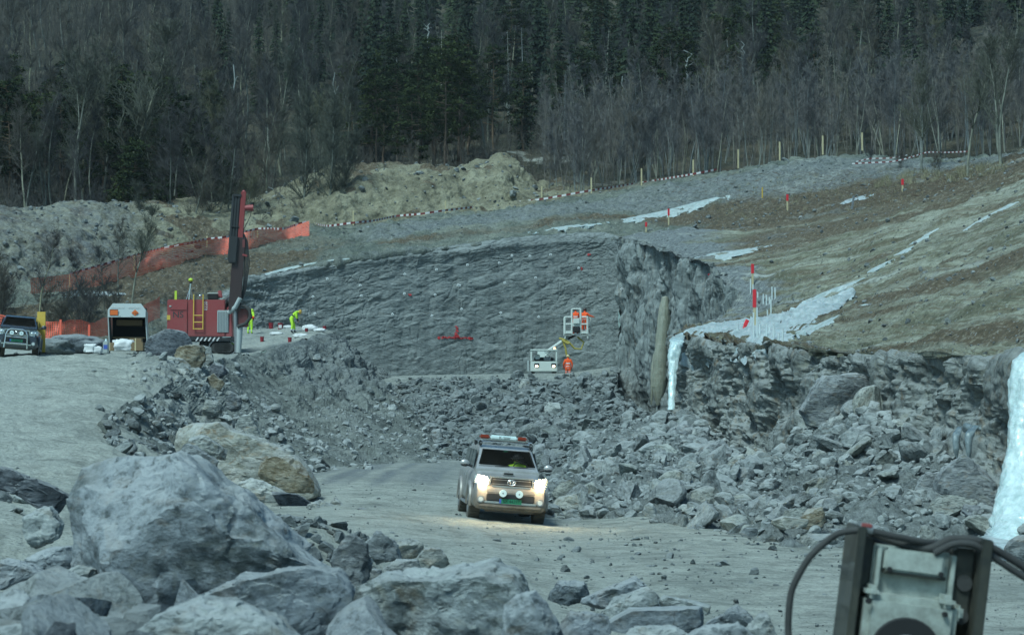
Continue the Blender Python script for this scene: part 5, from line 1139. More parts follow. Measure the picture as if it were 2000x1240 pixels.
def clothB(sg, t, c):
    if sg in ('head', 'hand'): return 'skin'
    if sg == 'neck': return 'hv_yellow'
    if sg in ('torso', 'uparm'): return 'hv_yellow' if c.z > 1.24 else 'hv_orange'
    if sg == 'waist': return 'hv_orange' if t > .3 else 'navy'
    if sg == 'arm': return 'hv_orange' if t < .5 else 'navy'
    if sg == 'leg': return 'navy' if t < .15 else 'hv_yellow'
    if sg == 'shin': return 'reflect' if .62 < t < .75 else 'hv_yellow'
    return 'black'
def clothC(sg, t, c):
    if sg in ('head', 'hand'): return 'skin'
    if sg == 'waist' and .25 < t < .50: return 'reflect'
    if sg == 'torso' and 1.20 < c.z < 1.25: return 'reflect'
    if sg == 'shin' and .45 < t < .60: return 'reflect'
    if sg == 'leg' and .55 < t < .68: return 'reflect'
    if sg == 'boot': return 'black'
    return 'hv_orange'
def bench_z(px, py):
    a, b, y = PREP.setdefault(bench, prep(bench)); i = np.argmin((a - px) ** 2 + (b - py) ** 2); g = bench.G.reshape(-1, 3)[i]; return Vector(g.tolist())
q = bench_z(573, 650)
person('worker in lime hi-vis clothes and yellow helmet bending over a blast hole', q, 0.1, bend(1.0, (1, 0)), clothA, 'helmet_yellow')
q = bench_z(488, 652)
J = stand(((-.26, -.02, 1.15), (-.16, -.22, 1.02)), ((.26, -.02, 1.15), (.16, -.2, 1.0)), lean=.16); J['head'] = (0, -.28, 1.60)
person('worker in yellow and orange hi-vis clothes with head bowed behind the drill mast', q, math.pi * .9, J, clothB, 'lime')
# ------------------------------------------------------------------ crawler drill rig
RIGP = P(432, 694, 104)
rig = empty('drill_rig', RIGP.tolist(), (0, 0, R(5)), label='red crawler drill rig with a tall tilted mast standing on the bench', cat='drill rig')
k = 104 * YS / FPX                                    # metres per photo pixel at the rig
def rx(px): return (px - 432) * k
def rz(py): return (694 - py) * k
b = MB()
b.box((rx(350), 0, rz(622)), ((382 - 331) * k / 1.28, 2.0, (658 - 588) * k), 'red_paint', bev=.05)
b.box((rx(405), .05, rz(623)), ((442 - 370) * k, 2.1, (659 - 587) * k), 'red_paint', bev=.04)
b.box((rx(449), 0, rz(630)), (.45, 2.0, (660 - 600) * k), 'red_paint', bev=.06, taper=(.7, .9))
b.build('engine_housing', rig)
MB().box((rx(352), -1.02, rz(600)), (1.0, .04, .45), 'red_paint', bev=.015).box((rx(352), -1.02, rz(634)), (1.0, .04, 1.35), 'red_paint', bev=.015).box((rx(336), -1.05, rz(600)), (.12, .04, .08), 'chrome').build('access_door', rig)
g = MB().box((rx(437), -1.02, rz(629)), (.66, .05, 1.30), 'grey_paint', bev=.02)
for i in range(7): g.box((rx(437) - .27 + i * .09, -1.06, rz(629)), (.035, .03, 1.15), 'steel')
g.build('radiator_grille', rig)
ld = MB()
for px_ in (381, 399): ld.tube([(rx(px_), -1.12, rz(577)), (rx(px_), -1.14, rz(645))], .035, 'yellow_paint', 8)
for py_ in (618, 631, 644): ld.tube([(rx(381), -1.13, rz(py_)), (rx(399), -1.13, rz(py_))], .03, 'yellow_paint', 8)
for px_ in (381, 399): ld.tube([(rx(px_), -1.13, rz(584)), (rx(px_), -.9, rz(584))], .03, 'yellow_paint', 6)
ld.build('ladder', rig)
MB().box((rx(333), -1.02, rz(622)), (.20, .03, .27), 'yellow_paint').build('warning_sign', rig)
MB().box((rx(345), -.6, rz(579)), (.13, .06, .58), 'lime').build('marker_board', rig)
text('NS', .52, 'ink', rig, (rx(351), -1.045, rz(617)), (R(90), 0, 0), ext=.003)
text('8220', .27, 'white_ink', rig, (rx(404), -1.01, rz(599)), (R(90), R(-90), 0), ext=.004)
dk = MB().box((rx(412), -.15, rz(663)), (3.1, 2.4, .22), 'black', bev=.02)
for i in range(6):
    dk.poly([(rx(385 + i * 8), -1.357, rz(667.5)), (rx(388 + i * 8), -1.357, rz(667.5)), (rx(392 + i * 8), -1.357, rz(660.5)), (rx(389 + i * 8), -1.357, rz(660.5))], 'white_ink', .004)
dk.box((rx(445), -1.2, rz(661)), (.5, .3, .12), 'grey_paint', bev=.01).build('deck', rig)
MB().box((rx(420), 0, rz(677)), (1.7, 1.8, .75), 'dark', bev=.05).cyl((rx(420), 0, rz(668)), (rx(420), 0, rz(680)), .8, .8, 'black', 24).build('undercarriage', rig)
for y, nm in ((-1.05, 0), (1.05, 1)):
    t_ = MB(); pts = []
    L0, L1, z0, rr = rx(383) + .5, rx(462) - .40, .42, .42
    if y < 0: L0 = rx(425)
    for i in range(13): a = R(90 + 180 * i / 12); pts.append((L0 + rr * math.cos(a), z0 + rr * math.sin(a)))
    for i in range(1, 8): pts.append((L0 + (L1 - L0) * i / 8, 0.0))
    for i in range(13): a = R(-90 + 180 * i / 12); pts.append((L1 + rr * math.cos(a), z0 + rr * math.sin(a)))
    for i in range(1, 8): pts.append((L1 - (L1 - L0) * i / 8, 2 * rr))
    n_ = len(pts)
    for i in range(n_):
        a, c = pts[i], pts[(i + 1) % n_]; mx, mz = (a[0] + c[0]) / 2, (a[1] + c[1]) / 2; ang = math.atan2(c[1] - a[1], c[0] - a[0]); ln = math.hypot(c[0] - a[0], c[1] - a[1])
        t_.box((mx, y, mz), (ln * .94, .48, .07), 'steel', rot=(0, -ang, 0)).box((mx, y, mz), (.03, .50, .12), 'rubber', rot=(0, -ang, 0))
    tr = t_.build('track', rig); w_ = MB()
    for i in range(5): xx = L0 + (L1 - L0) * i / 4; w_.cyl((xx, y - .2, z0), (xx, y + .2, z0), .30, .30, 'rubber', 18)
    w_.build('roller', tr)
# boom and mast, tilted a little to the right
a = Vector((rx(446), -.3, rz(600))); c = Vector((rx(462), -1.0, rz(590)))
MB().tube([(rx(425), 0, rz(600)), a, c], [.22, .20, .18], 'black', 8).tube([(rx(440), .2, rz(585)), (rx(455), -.6, rz(575)), (rx(466), -1.0, rz(560))], .08, 'steel', 8).sphere((rx(452), -.6, rz(590)), .32, 'black', 12).build('boom', rig)
d = Vector((rx(476) - rx(461), 0, rz(378) - rz(606))).normalized(); B0 = Vector((rx(461), -1.3, rz(606))); L = math.hypot(rx(476) - rx(461), rz(378) - rz(606))
tilt = math.atan2(d.x, d.z)
def mp(along, across, dep=0.0): n_ = Vector((d.z, 0, -d.x)); return B0 + d * along + n_ * across + Vector((0, dep, 0))
M['mast_dark'] = paint('grimy_dark_mast', (0.035, 0.010, 0.012), 0.55, (0.03, 0.03, 0.03), 0.6, (0, 7))
M['mast_red'] = paint('worn_mast_red', (0.26, 0.03, 0.03), 0.5, (0.06, 0.04, 0.04), 0.5, (0, 7.5))
m_ = MB()
m_.box(tuple(mp(L * .5, 0)), (.30, .30, L), 'mast_red', rot=(0, tilt, 0), bev=.02).box(tuple(mp(L * .30, -.04, -.02)), (.70, .34, L * .62), 'mast_dark', rot=(0, tilt, 0), bev=.02)
for i in range(14): m_.box(tuple(mp(.4 + i * L / 15, .0, -.135)), (.16, .02, .05), 'dark', rot=(0, tilt, 0))
m_.sphere(tuple(mp(L, 0)), .11, 'red_paint', 10)
mast = m_.build('mast', rig)
MB().cyl(tuple(mp(L - .95, .12, 0)), tuple(mp(L - .90, .62, 0)), .17, .20, 'red_paint', 16).cyl(tuple(mp(L - .92, .45, 0)), tuple(mp(L - .60, .55, .05)), .10, .13, 'dark', 12).build('pulley', mast)
cr_ = MB()
for i in range(3):
    for j in range(2): cr_.cyl(tuple(mp(L * .42, -.56 + i * .16, -.05 + j * .13)), tuple(mp(L - .25, -.56 + i * .16, -.05 + j * .13)), .10, .10, 'black', 10)
cr_.box(tuple(mp(L - .25, -.34, 0)), (.46, .40, .16), 'black', rot=(0, tilt, 0), bev=.02).box(tuple(mp(L * .44, -.36, 0)), (.50, .42, .2), 'black', rot=(0, tilt, 0), bev=.02).box(tuple(mp(L * .70, -.36, 0)), (.46, .40, .08), 'black', rot=(0, tilt, 0))
cr_.build('rod_carousel', mast)
dr = MB().box(tuple(mp(L * .50, -.34, -.15)), (.46, .45, 1.6), 'black', rot=(0, tilt, 0), bev=.05).box(tuple(mp(L * .42, -.50, -.12)), (.22, .3, .4), 'rubber', rot=(0, tilt, 0), bev=.04).cyl(tuple(mp(.2, -.30, -.1)), tuple(mp(L * .45, -.30, -.1)), .05, .05, 'steel', 10)
for i in range(6): dr.box(tuple(mp(L * .42 + i * .22, -.50 + .05 * (i % 2), -.2)), (.16, .2, .12), 'black', rot=(0, tilt + .3 * i, 0))
dr.build('rock_drill', mast)
ho = MB()
for i in range(4):
    o_ = .22 + i * .05; ho.tube([mp(.3 + .1 * i, o_), mp(1.2, o_ + .16), mp(L * .40, o_ + .14 + .04 * i, -.1), mp(L * .58, o_ + .05, -.1), mp(L * .66, .12, -.05)], .035, 'black', 6)
ho.tube([mp(L - .9, .55), mp(L - 1.4, .48), mp(L - 2.2, .16), mp(L * .60, .16)], .022, 'black', 6)
ho.tube([(rx(449), -1.2, rz(612)), (rx(462), -1.5, rz(602)), (rx(471), -1.6, rz(585))], .14, 'grey_paint', 10)
ho.tube([(rx(466), -1.5, rz(640)), (rx(482), -1.6, rz(634)), (rx(491), -1.6, rz(622)), (rx(489), -1.6, rz(608)), (rx(480), -1.5, rz(600)), (rx(470), -1.4, rz(598))], .11, 'rubber', 10)
ho.build('hose', mast)
MB().box(tuple(mp(L * .46, .34, -.1)), (.30, .25, .12), 'red_paint', rot=(0, .3, 0), bev=.02).box(tuple(mp(L * .56, .22, -.1)), (.18, .2, .5), 'dark_red', bev=.02).build('hose_bracket', mast)
MB().cyl((rx(464), -1.3, rz(690)), tuple(mp(0, 0)), .12, .12, 'steel', 12).box((rx(476), -1.0, rz(622)), (.62, .5, 1.1), 'dark_red', bev=.05).cyl((rx(468), -1.35, rz(690)), (rx(470), -1.35, rz(640)), .15, .19, 'grey_paint', 12).build('dust_hood', mast)
MB().tube([(rx(368), .4, rz(585)), (rx(371), .4, rz(553))], .05, 'chrome', 8).tube([(rx(363), .4, rz(584)), (rx(369), .4, rz(565))], .025, 'chrome', 6).tube([(rx(375), .4, rz(584)), (rx(371), .4, rz(566))], .025, 'chrome', 6).box((rx(376), .4, rz(567)), (.14, .12, .12), 'black', bev=.02).build('antenna_pole', rig)
MB().cyl((rx(371), .4, rz(553)), (rx(371), .4, rz(550)), .07, .10, 'black', 12).sphere((rx(371), .4, rz(546)), .14, 'lime', 14, (1, 1, .8)).build('receiver', rig)
MB().box((rx(416), -.3, rz(580)), (.62, .5, .30), 'dark', bev=.03).box((rx(416), -.3, rz(573.5)), (.62, .5, .05), 'white_paint').build('roof_hatch', rig)
MB().box((rx(428), .2, rz(574)), (.34, .34, .45), 'red_paint', bev=.04, taper=(.6, .6)).build('exhaust', rig)
MB().sphere((rx(392), -.5, rz(579)), .09, 'chrome', 10).build('work_lamp', rig)
# crouching worker seen under the rig deck
q = Vector((RIGP + np.array([rx(447), 1.9, .02])).tolist()) 
Jc = dict(pelvis=(0, 0, .45), chest=(0, -.18, .78), neck=(0, -.26, .92), head=(0, -.34, 1.03), shL=(-.18, -.24, .86), shR=(.18, -.24, .86), elL=(-.22, -.40, .66), elR=(.22, -.40, .66), wrL=(-.14, -.52, .5), wrR=(.14, -.52, .5),
          hipL=(-.11, 0, .42), hipR=(.11, 0, .42), knL=(-.16, -.36, .48), knR=(.16, -.36, .48), anL=(-.14, -.10, .09), anR=(.14, -.10, .09))
person('worker in lime trousers crouching behind the rig, glimpsed below its deck', q, 0.6, Jc, clothA, 'helmet_yellow')

# ------------------------------------------------------------------ trailer with raised lid
TP = P(248, 688, 92); kt = 92 * YS / FPX
tr = empty('explosives_trailer', TP.tolist(), (0, 0, R(9)), label='pale grey box trailer with its rear hatch raised and two orange hazard plates', cat='trailer')
def tx(px): return (px - 248) * kt
def tz(py): return (688 - py) * kt
def frame(y0, y1):
    f = MB(); w0, w1, zb, zm, zt = tx(211), tx(283), tz(676), tz(620), tz(594)
    out = [(w0 + .08, zb), (w1 + .10, zb), (w1, tz(620)), (w1, tz(606)), (tx(274), zt), (tx(221), zt), (w0, tz(606)), (w0, tz(620))]
    return out
o_ = frame(0, 0); b = MB(); t_ = .05
for i in range(len(o_)):
    a, c = o_[i], o_[(i + 1) % len(o_)]; mx, mz = (a[0] + c[0]) / 2, (a[1] + c[1]) / 2; ln = math.hypot(c[0] - a[0], c[1] - a[1]); an = math.atan2(c[1] - a[1], c[0] - a[0])
    b.box((mx, 1.6, mz), (ln + .03, 3.0, t_), 'grey_paint', rot=(0, -an, 0))
b.box((0, 3.0, tz(635)), (tx(283) - tx(211) - .1, .05, tz(594) - tz(676) - .1), 'dark')
b.build('box_body', tr)
l_ = MB(); pts = [(tx(211), -.12, tz(620)), (tx(283), -.12, tz(620)), (tx(283), -.02, tz(605)), (tx(274), .06, tz(593)), (tx(220), .06, tz(593)), (tx(211), -.02, tz(605))]
l_.poly(pts, 'grey_paint', -.05); hatch = l_.build('hatch', tr)
MB().box((tx(222.5), -.16, tz(610.5)), (15.5 * kt, .02, 11 * kt), 'orange_plate').tube([(tx(214.8), -.17, tz(605)), (tx(230.3), -.17, tz(605)), (tx(230.3), -.17, tz(616)), (tx(214.8), -.17, tz(616)), (tx(214.8), -.17, tz(605))], .012, 'black', 4).build('hazard_plate', hatch)
MB().poly([(tx(256), -.17, tz(611)), (tx(263), -.17, tz(617)), (tx(270), -.17, tz(611)), (tx(263), -.17, tz(604.5))], 'orange_plate', .02).build('hazard_diamond', hatch)
text('1.1D', .13, 'ink', hatch, (tx(263), -.195, tz(612)), (R(90), 0, 0))
text('EXPLOSIVES', .13, 'white_ink', hatch, (tx(229), -.09, tz(600)), (R(90), 0, 0)); text('EKSPLOSIV', .13, 'white_ink', hatch, (tx(261), -.09, tz(600)), (R(90), 0, 0))
for px_ in (233, 257): MB().box((tx(px_), -.15, tz(618)), (.16, .05, .05), 'chrome', bev=.01).build('hatch_handle', hatch)
MB().box((tx(250), 1.8, tz(628)), (1.35, .9, .30), 'card', bev=.02).box((tx(250), 1.2, tz(658)), (1.7, .6, .06), 'card').build('shelf', tr)
for sx in (-1, 1):
    MB().cyl((sx * .95, 1.5, .33), (sx * 1.15, 1.5, .33), .33, .33, 'tyre', 24).build('wheel', tr)
def bag(name, p, w, h, d, label, seed, mat='bag', group=None, cat='bag'):
    v, f = ICO[4]; v = v.copy(); e = np.sign(v) * np.abs(v) ** (.45 if h > .75 * w else .8); s_ = e * np.array([w / 2, d / 2, h / 2])
    s_ = s_ * (1 + .22 * fbm(v * 1.8 + seed, 4, seed) + .10 * np.abs(fbm(v * 5 + seed, 3, seed + 1)))[:, None]; s_[:, 2] = np.maximum(s_[:, 2], -h * .42)
    me = mesh_np(name, s_, f, [M[mat]], True); o = link(bpy.data.objects.new(name, me)); o.location = (p[0], p[1], p[2] + h * .42); return tag(o, label, cat, group)
bag('sack', V(241, 686, 90), 1.15, .66, .6, 'large crumpled white sack lying in the opening of the trailer', 1)
def crate(p, w, h, d, label):
    b = MB().box((0, 0, h / 2), (w, d, h), 'card', bev=.01).box((0, -d / 2 - .003, h * .5), (w * .08, .004, h), 'wood'); o = b.build('cardboard_box'); o.location = p; tag(o, label, 'box', 'cardboard boxes by the trailer')
crate(V(216, 685, 90), .42, .42, .4, 'brown cardboard box left of the crumpled white sack'); crate(V(266, 685, 90), .78, .44, .5, 'wide brown cardboard box right of the crumpled white sack'); crate(V(266, 673, 90.3), .62, .32, .4, 'brown cardboard box stacked on the wide one in the trailer opening')
bag('sack', V(176, 688, 84), .55, .42, .4, 'white sack on the debris heap, left of the trailer', 5); bag('sack', V(190, 690, 84), .42, .34, .3, 'small white sack beside the larger one on the debris heap', 6)
bag('debris_heap', V(150, 690, 86), 2.6, .9, 1.4, 'brown heap of earth and roots before the orange net', 7, 'rock_dark', None, 'heap'); bag('gravel_heap', V(102, 693, 80), 1.9, .75, 1.2, 'small grey gravel heap right of the parked pickup', 8, 'rock_stuff', None, 'heap')
b = MB().box((0, 0, .3), (.26, .26, .60), 'grey_paint', bev=.04).cyl((0, 0, .6), (0, 0, .7), .06, .05, 'beacon_white', 12).box((0, -.135, .32), (.18, .006, .2), 'plate_blue'); o = b.build('canister'); o.location = V(207, 691, 82); tag(o, 'small pale plastic canister with blue label beside the trailer', 'canister')
b = MB().box((0, 0, .9), (.36, .05, 1.8), 'yellow_paint', bev=.01).box((0, 0, .02), (.5, .4, .05), 'black'); o = b.build('marker_post'); o.location = V(80, 690, 76); tag(o, 'flat yellow marker board standing right behind the parked pickup', 'post')

# ------------------------------------------------------------------ bags and buckets on the bench
for px_, py_, w, h, d, lab, sd in ((516, 634, .85, .95, .7, 'upright white big bag behind the worker by the mast', 11), (479, 637, .8, .8, .6, 'white big bag half hidden by the black hose of the rig', 12),
        (528, 634, .42, .28, .3, 'small slumped white bag next to the upright big bag', 13), (541, 653, 1.0, .22, .5, 'flat white bag lying left of the bending worker', 14), (562, 640, .6, .22, .4, 'white bag right behind the bending worker', 15),
        (588, 657, .95, .24, .5, 'flat white bag lying right at the feet of the bending worker', 16), (606, 645, .95, .42, .6, 'bulky white bag heap at the edge of the bench', 17), (624, 647, .8, .25, .5, 'low white bag behind the bulky heap at the bench edge', 18)):
    q = bench_z(px_, py_); bag('white_bag', (q.x, q.y, q.z - .04), w, h, d, lab, sd, 'bag', 'white bags on the bench')
for px_, py_, s_, lab in ((530, 642, .42, 'dark red tub left of two by the small slumped bag'), (548, 644, .46, 'dark red tub with a white label, right of the pair by the bags'), (512, 667, .30, 'small red tube marker alone on the bare bench'), (566, 669, .30, 'small red tube marker in front of the bending worker'), (599, 649, .26, 'small red tub beside the bulky bag heap'), (634, 646, .32, 'orange-red tub at the far bench edge')):
    q = bench_z(px_, py_); b = MB().cyl((0, 0, 0), (0, 0, s_), s_ * .36, s_ * .42, 'bucket', 16).cyl((0, 0, s_), (0, 0, s_ * 1.06), s_ * .45, s_ * .45, 'bucket', 16)
    if s_ > .44: b.box((0, -s_ * .42, s_ * .5), (s_ * .5, .02, s_ * .5), 'white_ink')
    o = b.build('red_tub'); o.location = (q.x, q.y, q.z); tag(o, lab, 'tub', 'red tubs on the bench')

# ------------------------------------------------------------------ wheeled work platform
kl = 121 * YS / FPX; LP = P(1062, 728, 121)
lift = empty('work_platform', LP.tolist(), (0, 0, 0), label='white wheeled work platform with its boom raising a basket against the rock wall', cat='work platform')
def lx(px): return (px - 1062) * kl
def lz(py): return (728 - py) * kl
c = MB(); x0, x1, zt, zb = lx(1036), lx(1088), lz(684), lz(726); zw = lz(706)
c.box(((x0 + x1) / 2, 0, (zw + zb) / 2), (x1 - x0, 1.4, zw - zb), 'white_paint', bev=.04)
for xx in (x0 + .06, x1 - .06):
    for yy_ in (-.62, .62): c.box((xx, yy_, (zt + zw) / 2), (.11, .11, zt - zw), 'white_paint', bev=.015)
c.box(((x0 + x1) / 2, 0, zt), (x1 - x0 + .04, 1.45, .11), 'white_paint', bev=.03)
c.box((x0 - .16, -.3, lz(715)), (.12, .5, lz(705) - lz(726)), 'grey_paint', bev=.02).build('cab', lift)
MB().box(((x0 + x1) / 2, .45, zw + .12), (1.3, .3, .32), 'dark', bev=.03).box((lx(1050), .1, lz(697)), (.34, .3, .36), 'grey_paint', bev=.05).box((lx(1069), .15, lz(700)), (.5, .3, .26), 'steel', bev=.05).tube([(lx(1069) + .14 * math.cos(a), -.1, lz(697) + .14 * math.sin(a)) for a in [2 * math.pi * i / 14 for i in range(15)]], .014, 'black', 6).build('cab_interior', lift)
for px_ in (1048, 1081):
    h = MB().box((lx(px_), -.715, lz(713.5)), (.34, .06, .26), 'black', bev=.02).build('headlight', lift); MB().sphere((lx(px_) + .0, -.76, lz(715.5)), .095, 'lamp_small', 12, (1, .4, .7)).build('bulb', h)
MB().cyl((lx(1083), -.4, lz(683)), (lx(1083), -.4, lz(678.5)), .10, .08, 'amber', 14).build('beacon', lift)
MB().box(((x0 + x1) / 2, 2.1, .75), (1.5, 3.0, .7), 'grey_paint', bev=.06).box(((x0 + x1) / 2, 2.6, 1.3), (.8, 1.0, .6), 'white_paint', bev=.05).build('chassis', lift)
for sx in (-1, 1):
    for yy_ in (.3, 3.1): MB().cyl((sx * .62, yy_, .42), (sx * .88, yy_, .42), .45, .45, 'tyre', 24).build('wheel', lift)
q0, q1, q2 = Vector((lx(1066), 1.6, lz(690))), Vector((lx(1105), 2.6, lz(663))), Vector((lx(1128), 3.1, lz(650)))
bo = MB()
for dz_ in (.10, -.16): bo.tube([q0 + Vector((0, 0, dz_)), q1 + Vector((0, 0, dz_))], .11 if dz_ > 0 else .07, 'white_paint', 8)
bo.tube([q1, q2], .08, 'black', 8).box(tuple(q1), (.5, .3, .18), 'white_paint', rot=(0, -.3, 0), bev=.03)
boom = bo.build('boom', lift)
MB().tube([q1 + Vector((-.4, -.2, .18)), q1 + Vector((0, -.25, .08)), q1 + Vector((.3, -.25, -.12)), q1 + Vector((.7, -.2, -.55)), q1 + Vector((1.15, -.1, -.58)), q1 + Vector((1.35, 0, -.1)), Vector((lx(1131), 2.9, lz(655)))], .065, 'yellow_hose', 8).tube([q1 + Vector((-.1, -.2, -.1)), q1 + Vector((.05, -.25, -.5)), q1 + Vector((.12, -.25, -1.0))], .07, 'yellow_hose', 8).tube([q1 + Vector((-.2, -.25, .05)), q1 + Vector((.2, -.3, -.2)), q1 + Vector((.35, -.3, -.15))], .09, 'yellow_hose', 8).build('hose', boom)
yb = 2.2; F = MB(); kx = lambda x: lx(x); kz = lambda z: lz(z)
def bar(a, c, r=.045): F.tube([a, c], r, 'white_paint', 6)
for yy_ in (yb, yb + 1.1):
    for a, c in (((1105, 616), (1105, 650)), ((1119, 600), (1119, 650)), ((1136.5, 600), (1136.5, 650)), ((1150, 616), (1150, 650)), ((1105, 616), (1119, 616)), ((1105, 630), (1119, 630)), ((1119, 600), (1136.5, 600)), ((1136.5, 616), (1150, 616)), ((1136.5, 630), (1150, 630))):
        if yy_ > yb and a[1] == 600: continue
        bar((kx(a[0]), yy_, kz(a[1])), (kx(c[0]), yy_, kz(c[1])), .06 if a[0] != c[0] else .075)
for x_, z_ in ((1105, 616), (1105, 630), (1150, 616), (1150, 630)): bar((kx(x_), yb, kz(z_)), (kx(x_ + (4 if x_ > 1130 else 0)), yb + 1.1, kz(z_)))
bar((kx(1157.5), yb + 1.1, kz(617)), (kx(1157.5), yb + 1.1, kz(647))); bar((kx(1157.5), yb + 1.1, kz(617)), (kx(1150), yb + 1.1, kz(616))); bar((kx(1157.5), yb + 1.1, kz(632)), (kx(1150), yb + 1.1, kz(632)))
F.box((kx(1111), yb, kz(648)), (.62, .10, .32), 'white_paint').box((kx(1144), yb, kz(648)), (.55, .10, .32), 'white_paint').box((kx(1128), yb + .55, kz(650.5)), (1.75, 1.2, .09), 'grey_paint')
F.box((kx(1128), yb - .06, kz(624)), (.46, .25, .40), 'white_paint', bev=.03).box((kx(1128), yb, kz(631)), (.60, .12, .25), 'white_paint').box((kx(1128), yb - .02, kz(641)), (.5, .3, .45), 'dark', bev=.04)
for x_ in (1105.5, 1150.5): F.tube([(kx(x_), yb, kz(651)), (kx(x_), yb, kz(658)), (kx(x_ + 4), yb + .4, kz(657)), (kx(x_ + 6), yb + .7, kz(651))], .04, 'white_paint', 6)
F.build('basket', lift)
base = Vector(LP.tolist())
q = base + Vector((kx(1127), yb + .55, kz(650) + .03)); person('worker in orange hi-vis suit standing left in the raised basket, inside its tall frame', q, math.pi, stand(((-.28, -.1, 1.15), (-.2, -.35, 1.2)), ((.28, -.1, 1.15), (.2, -.35, 1.2)), .05), clothC, 'helmet_dark')
q = base + Vector((kx(1144.5), yb + .5, kz(650) + .03)); person('worker in orange hi-vis suit standing right in the raised basket', q, math.pi * .85, stand(((-.36, -.12, 1.28), (-.55, -.30, 1.22)), ((.28, -.1, 1.15), (.2, -.3, 1.2)), .04), clothC, 'helmet_dark')
q = base + Vector((kx(1109.5), .2, kz(727) - .60)); person('worker in orange hi-vis jacket and pale helmet standing on the ground by the work platform', q, math.pi, stand(((-.30, 0, 1.15), (-.27, -.1, .92)), ((.30, 0, 1.15), (.27, -.1, .92))), clothC, 'helmet_pale')
# driver of the pickup
Jd = dict(pelvis=(0, 0, .25), chest=(0, .0, .62), neck=(0, 0, .78), head=(0, -.02, .92), shL=(-.18, 0, .70), shR=(.18, 0, .70), elL=(-.25, -.20, .52), elR=(.25, -.20, .52), wrL=(-.15, -.40, .60), wrR=(.15, -.40, .60),
          hipL=(-.10, 0, .22), hipR=(.10, 0, .22), knL=(-.12, -.45, .25), knR=(.12, -.45, .25), anL=(-.12, -.55, -.12), anR=(.12, -.55, -.12))
mt = pk.matrix_basis @ Vector((.36, 1.2, .55))
dv = person('driver in lime hi-vis jacket behind the windscreen of the lit pickup', mt, R(5.5), Jd, lambda sg, t, c: 'skin' if sg in ('head', 'neck', 'hand') else 'hv_yellow', 'dark')

# ------------------------------------------------------------------ rock bolts and paint on the wall
def on_wall(patch, px_, py_):
    a, b, y = PREP.setdefault(patch, prep(patch)); d_ = (a - px_) ** 2 + (b - py_) ** 2; c_ = np.argsort(d_)[:6]; i = c_[np.argmin(y[c_])]
    return Vector(P(px_, py_, y[i]).tolist())
M['bolt_plate'] = simple('galvanised_plate', (0.70, 0.74, 0.74), 0.6)
bolt = MB().box((0, 0, 0), (.17, .02, .17), 'bolt_plate', rot=(0, .3, 0)).cyl((0, -.10, 0), (0, 0, 0), .035, .05, 'steel', 8).build('rock_bolt')
first = True
for px_, py_ in ((612, 580), (704, 558), (706, 578), (791, 536), (790, 574), (850, 576), (853, 527), (895, 557), (898, 558), (913, 518), (975, 514), (986, 553), (1035, 501), (1046, 543), (1075, 498), (902, 604), (978, 611), (1052, 619), (844, 617), (767, 614), (616, 613), (1130, 524), (1214, 565), (640, 545), (1000, 470 + 30)):
    q = on_wall(bwall if px_ < 1195 else fwall, px_, py_); o = bolt if first else bolt.copy()
    if not first: COL.objects.link(o)
    first = False; o.location = q + Vector((0, -.30, 0)); o.rotation_euler = (0, random.Random(px_).uniform(-.6, .6), 0)
    tag(o, 'small pale rock bolt plate fixed in the grey rock wall', 'rock bolt', 'rock bolt plates on the rock wall')
pm = MB()
wp = on_wall
def blot(cx, cy, w, h, n=26, seed=0, dens=1.0):
    rs_ = random.Random(seed)
    for _ in range(n):
        x_ = cx + rs_.uniform(-w, w) / 2; y_ = cy + rs_.uniform(-h, h) / 2; c_ = wp(bwall, x_, y_) + Vector((0, -.05, 0)); r_ = rs_.uniform(.02, .06)
        pm.poly([tuple(c_ + Vector((r_ * 1.6 * math.cos(a), .0, r_ * math.sin(a)))) for a in [2 * math.pi * k_ / 7 for k_ in range(7)]], 'paint_red', .02)
blot(862, 659, 14, 4, 16, 1); blot(891, 658, 10, 6, 22, 2); blot(892, 648, 6, 22, 22, 3); blot(878, 659, 26, 2, 30, 4); blot(908, 660, 24, 2, 28, 5); blot(920, 661, 8, 3, 14, 6)
o = pm.build('paint_mark'); tag(o, 'red spray painted upside-down T mark low on the rock wall', 'paint mark')
for cx, cy, lab in ((1138, 525, 'red paint dot beside the highest bolt right on the wall'), (1150, 498, 'faint red paint dot near the top right of the wall'), (800, 576, 'small red paint dot beside a bolt left of centre on the wall')):
    pm = MB(); blot(cx, cy, 5, 4, 7, cx); o = pm.build('paint_mark'); tag(o, lab, 'paint mark')

# ------------------------------------------------------------------ stakes, tape, net, pipes
def hill_at(px_, py_, patch=None): return Vector(P(*on(patch or hill, px_, py_)).tolist())
def stake(px_, py0, py1, label, mat='wood', group='wooden stakes carrying the tape', r=.055, top=None, patch=None, lean=0.0, name='wooden_stake', cat='stake'):
    q = hill_at(px_, py1, patch); h = (py1 - py0) * q.y / FPX
    b = MB().box((0, 0, h / 2 - .1), (r * 2, r * 2, h + .2), mat, bev=.005)
    root = b.build(name)
    if top: MB().box((0, 0, h * .80), (r * 2.8, r * 2.8, h * .42), top, bev=.005).build('red_top', root)
    root.location = q; root.rotation_euler = (0, lean, 0.3); tag(root, label, cat, group); return q + Vector((0, 0, h))
tops = []
ST = [(690, 412, 440), (774, 399, 425), (870, 392, 416), (964, 381, 404), (1058, 364, 393), (1155, 347, 377), (1253, 329, 362), (1354, 312, 344), (1442, 292, 325), (1523, 277, 310), (1607, 265, 298), (1684, 259, 290)]
for px_, a, b_ in ST: tops.append((px_, a, b_, stake(px_, a, b_, 'pale wooden stake in the row along the taped edge of the hillside')))
for px_, a, b_ in ((404, 461, 483), (503, 445, 470), (262, 500, 530), (136, 535, 560)): stake(px_, a, b_, 'wooden stake holding the orange net left of the mast', group='stakes of the orange net')
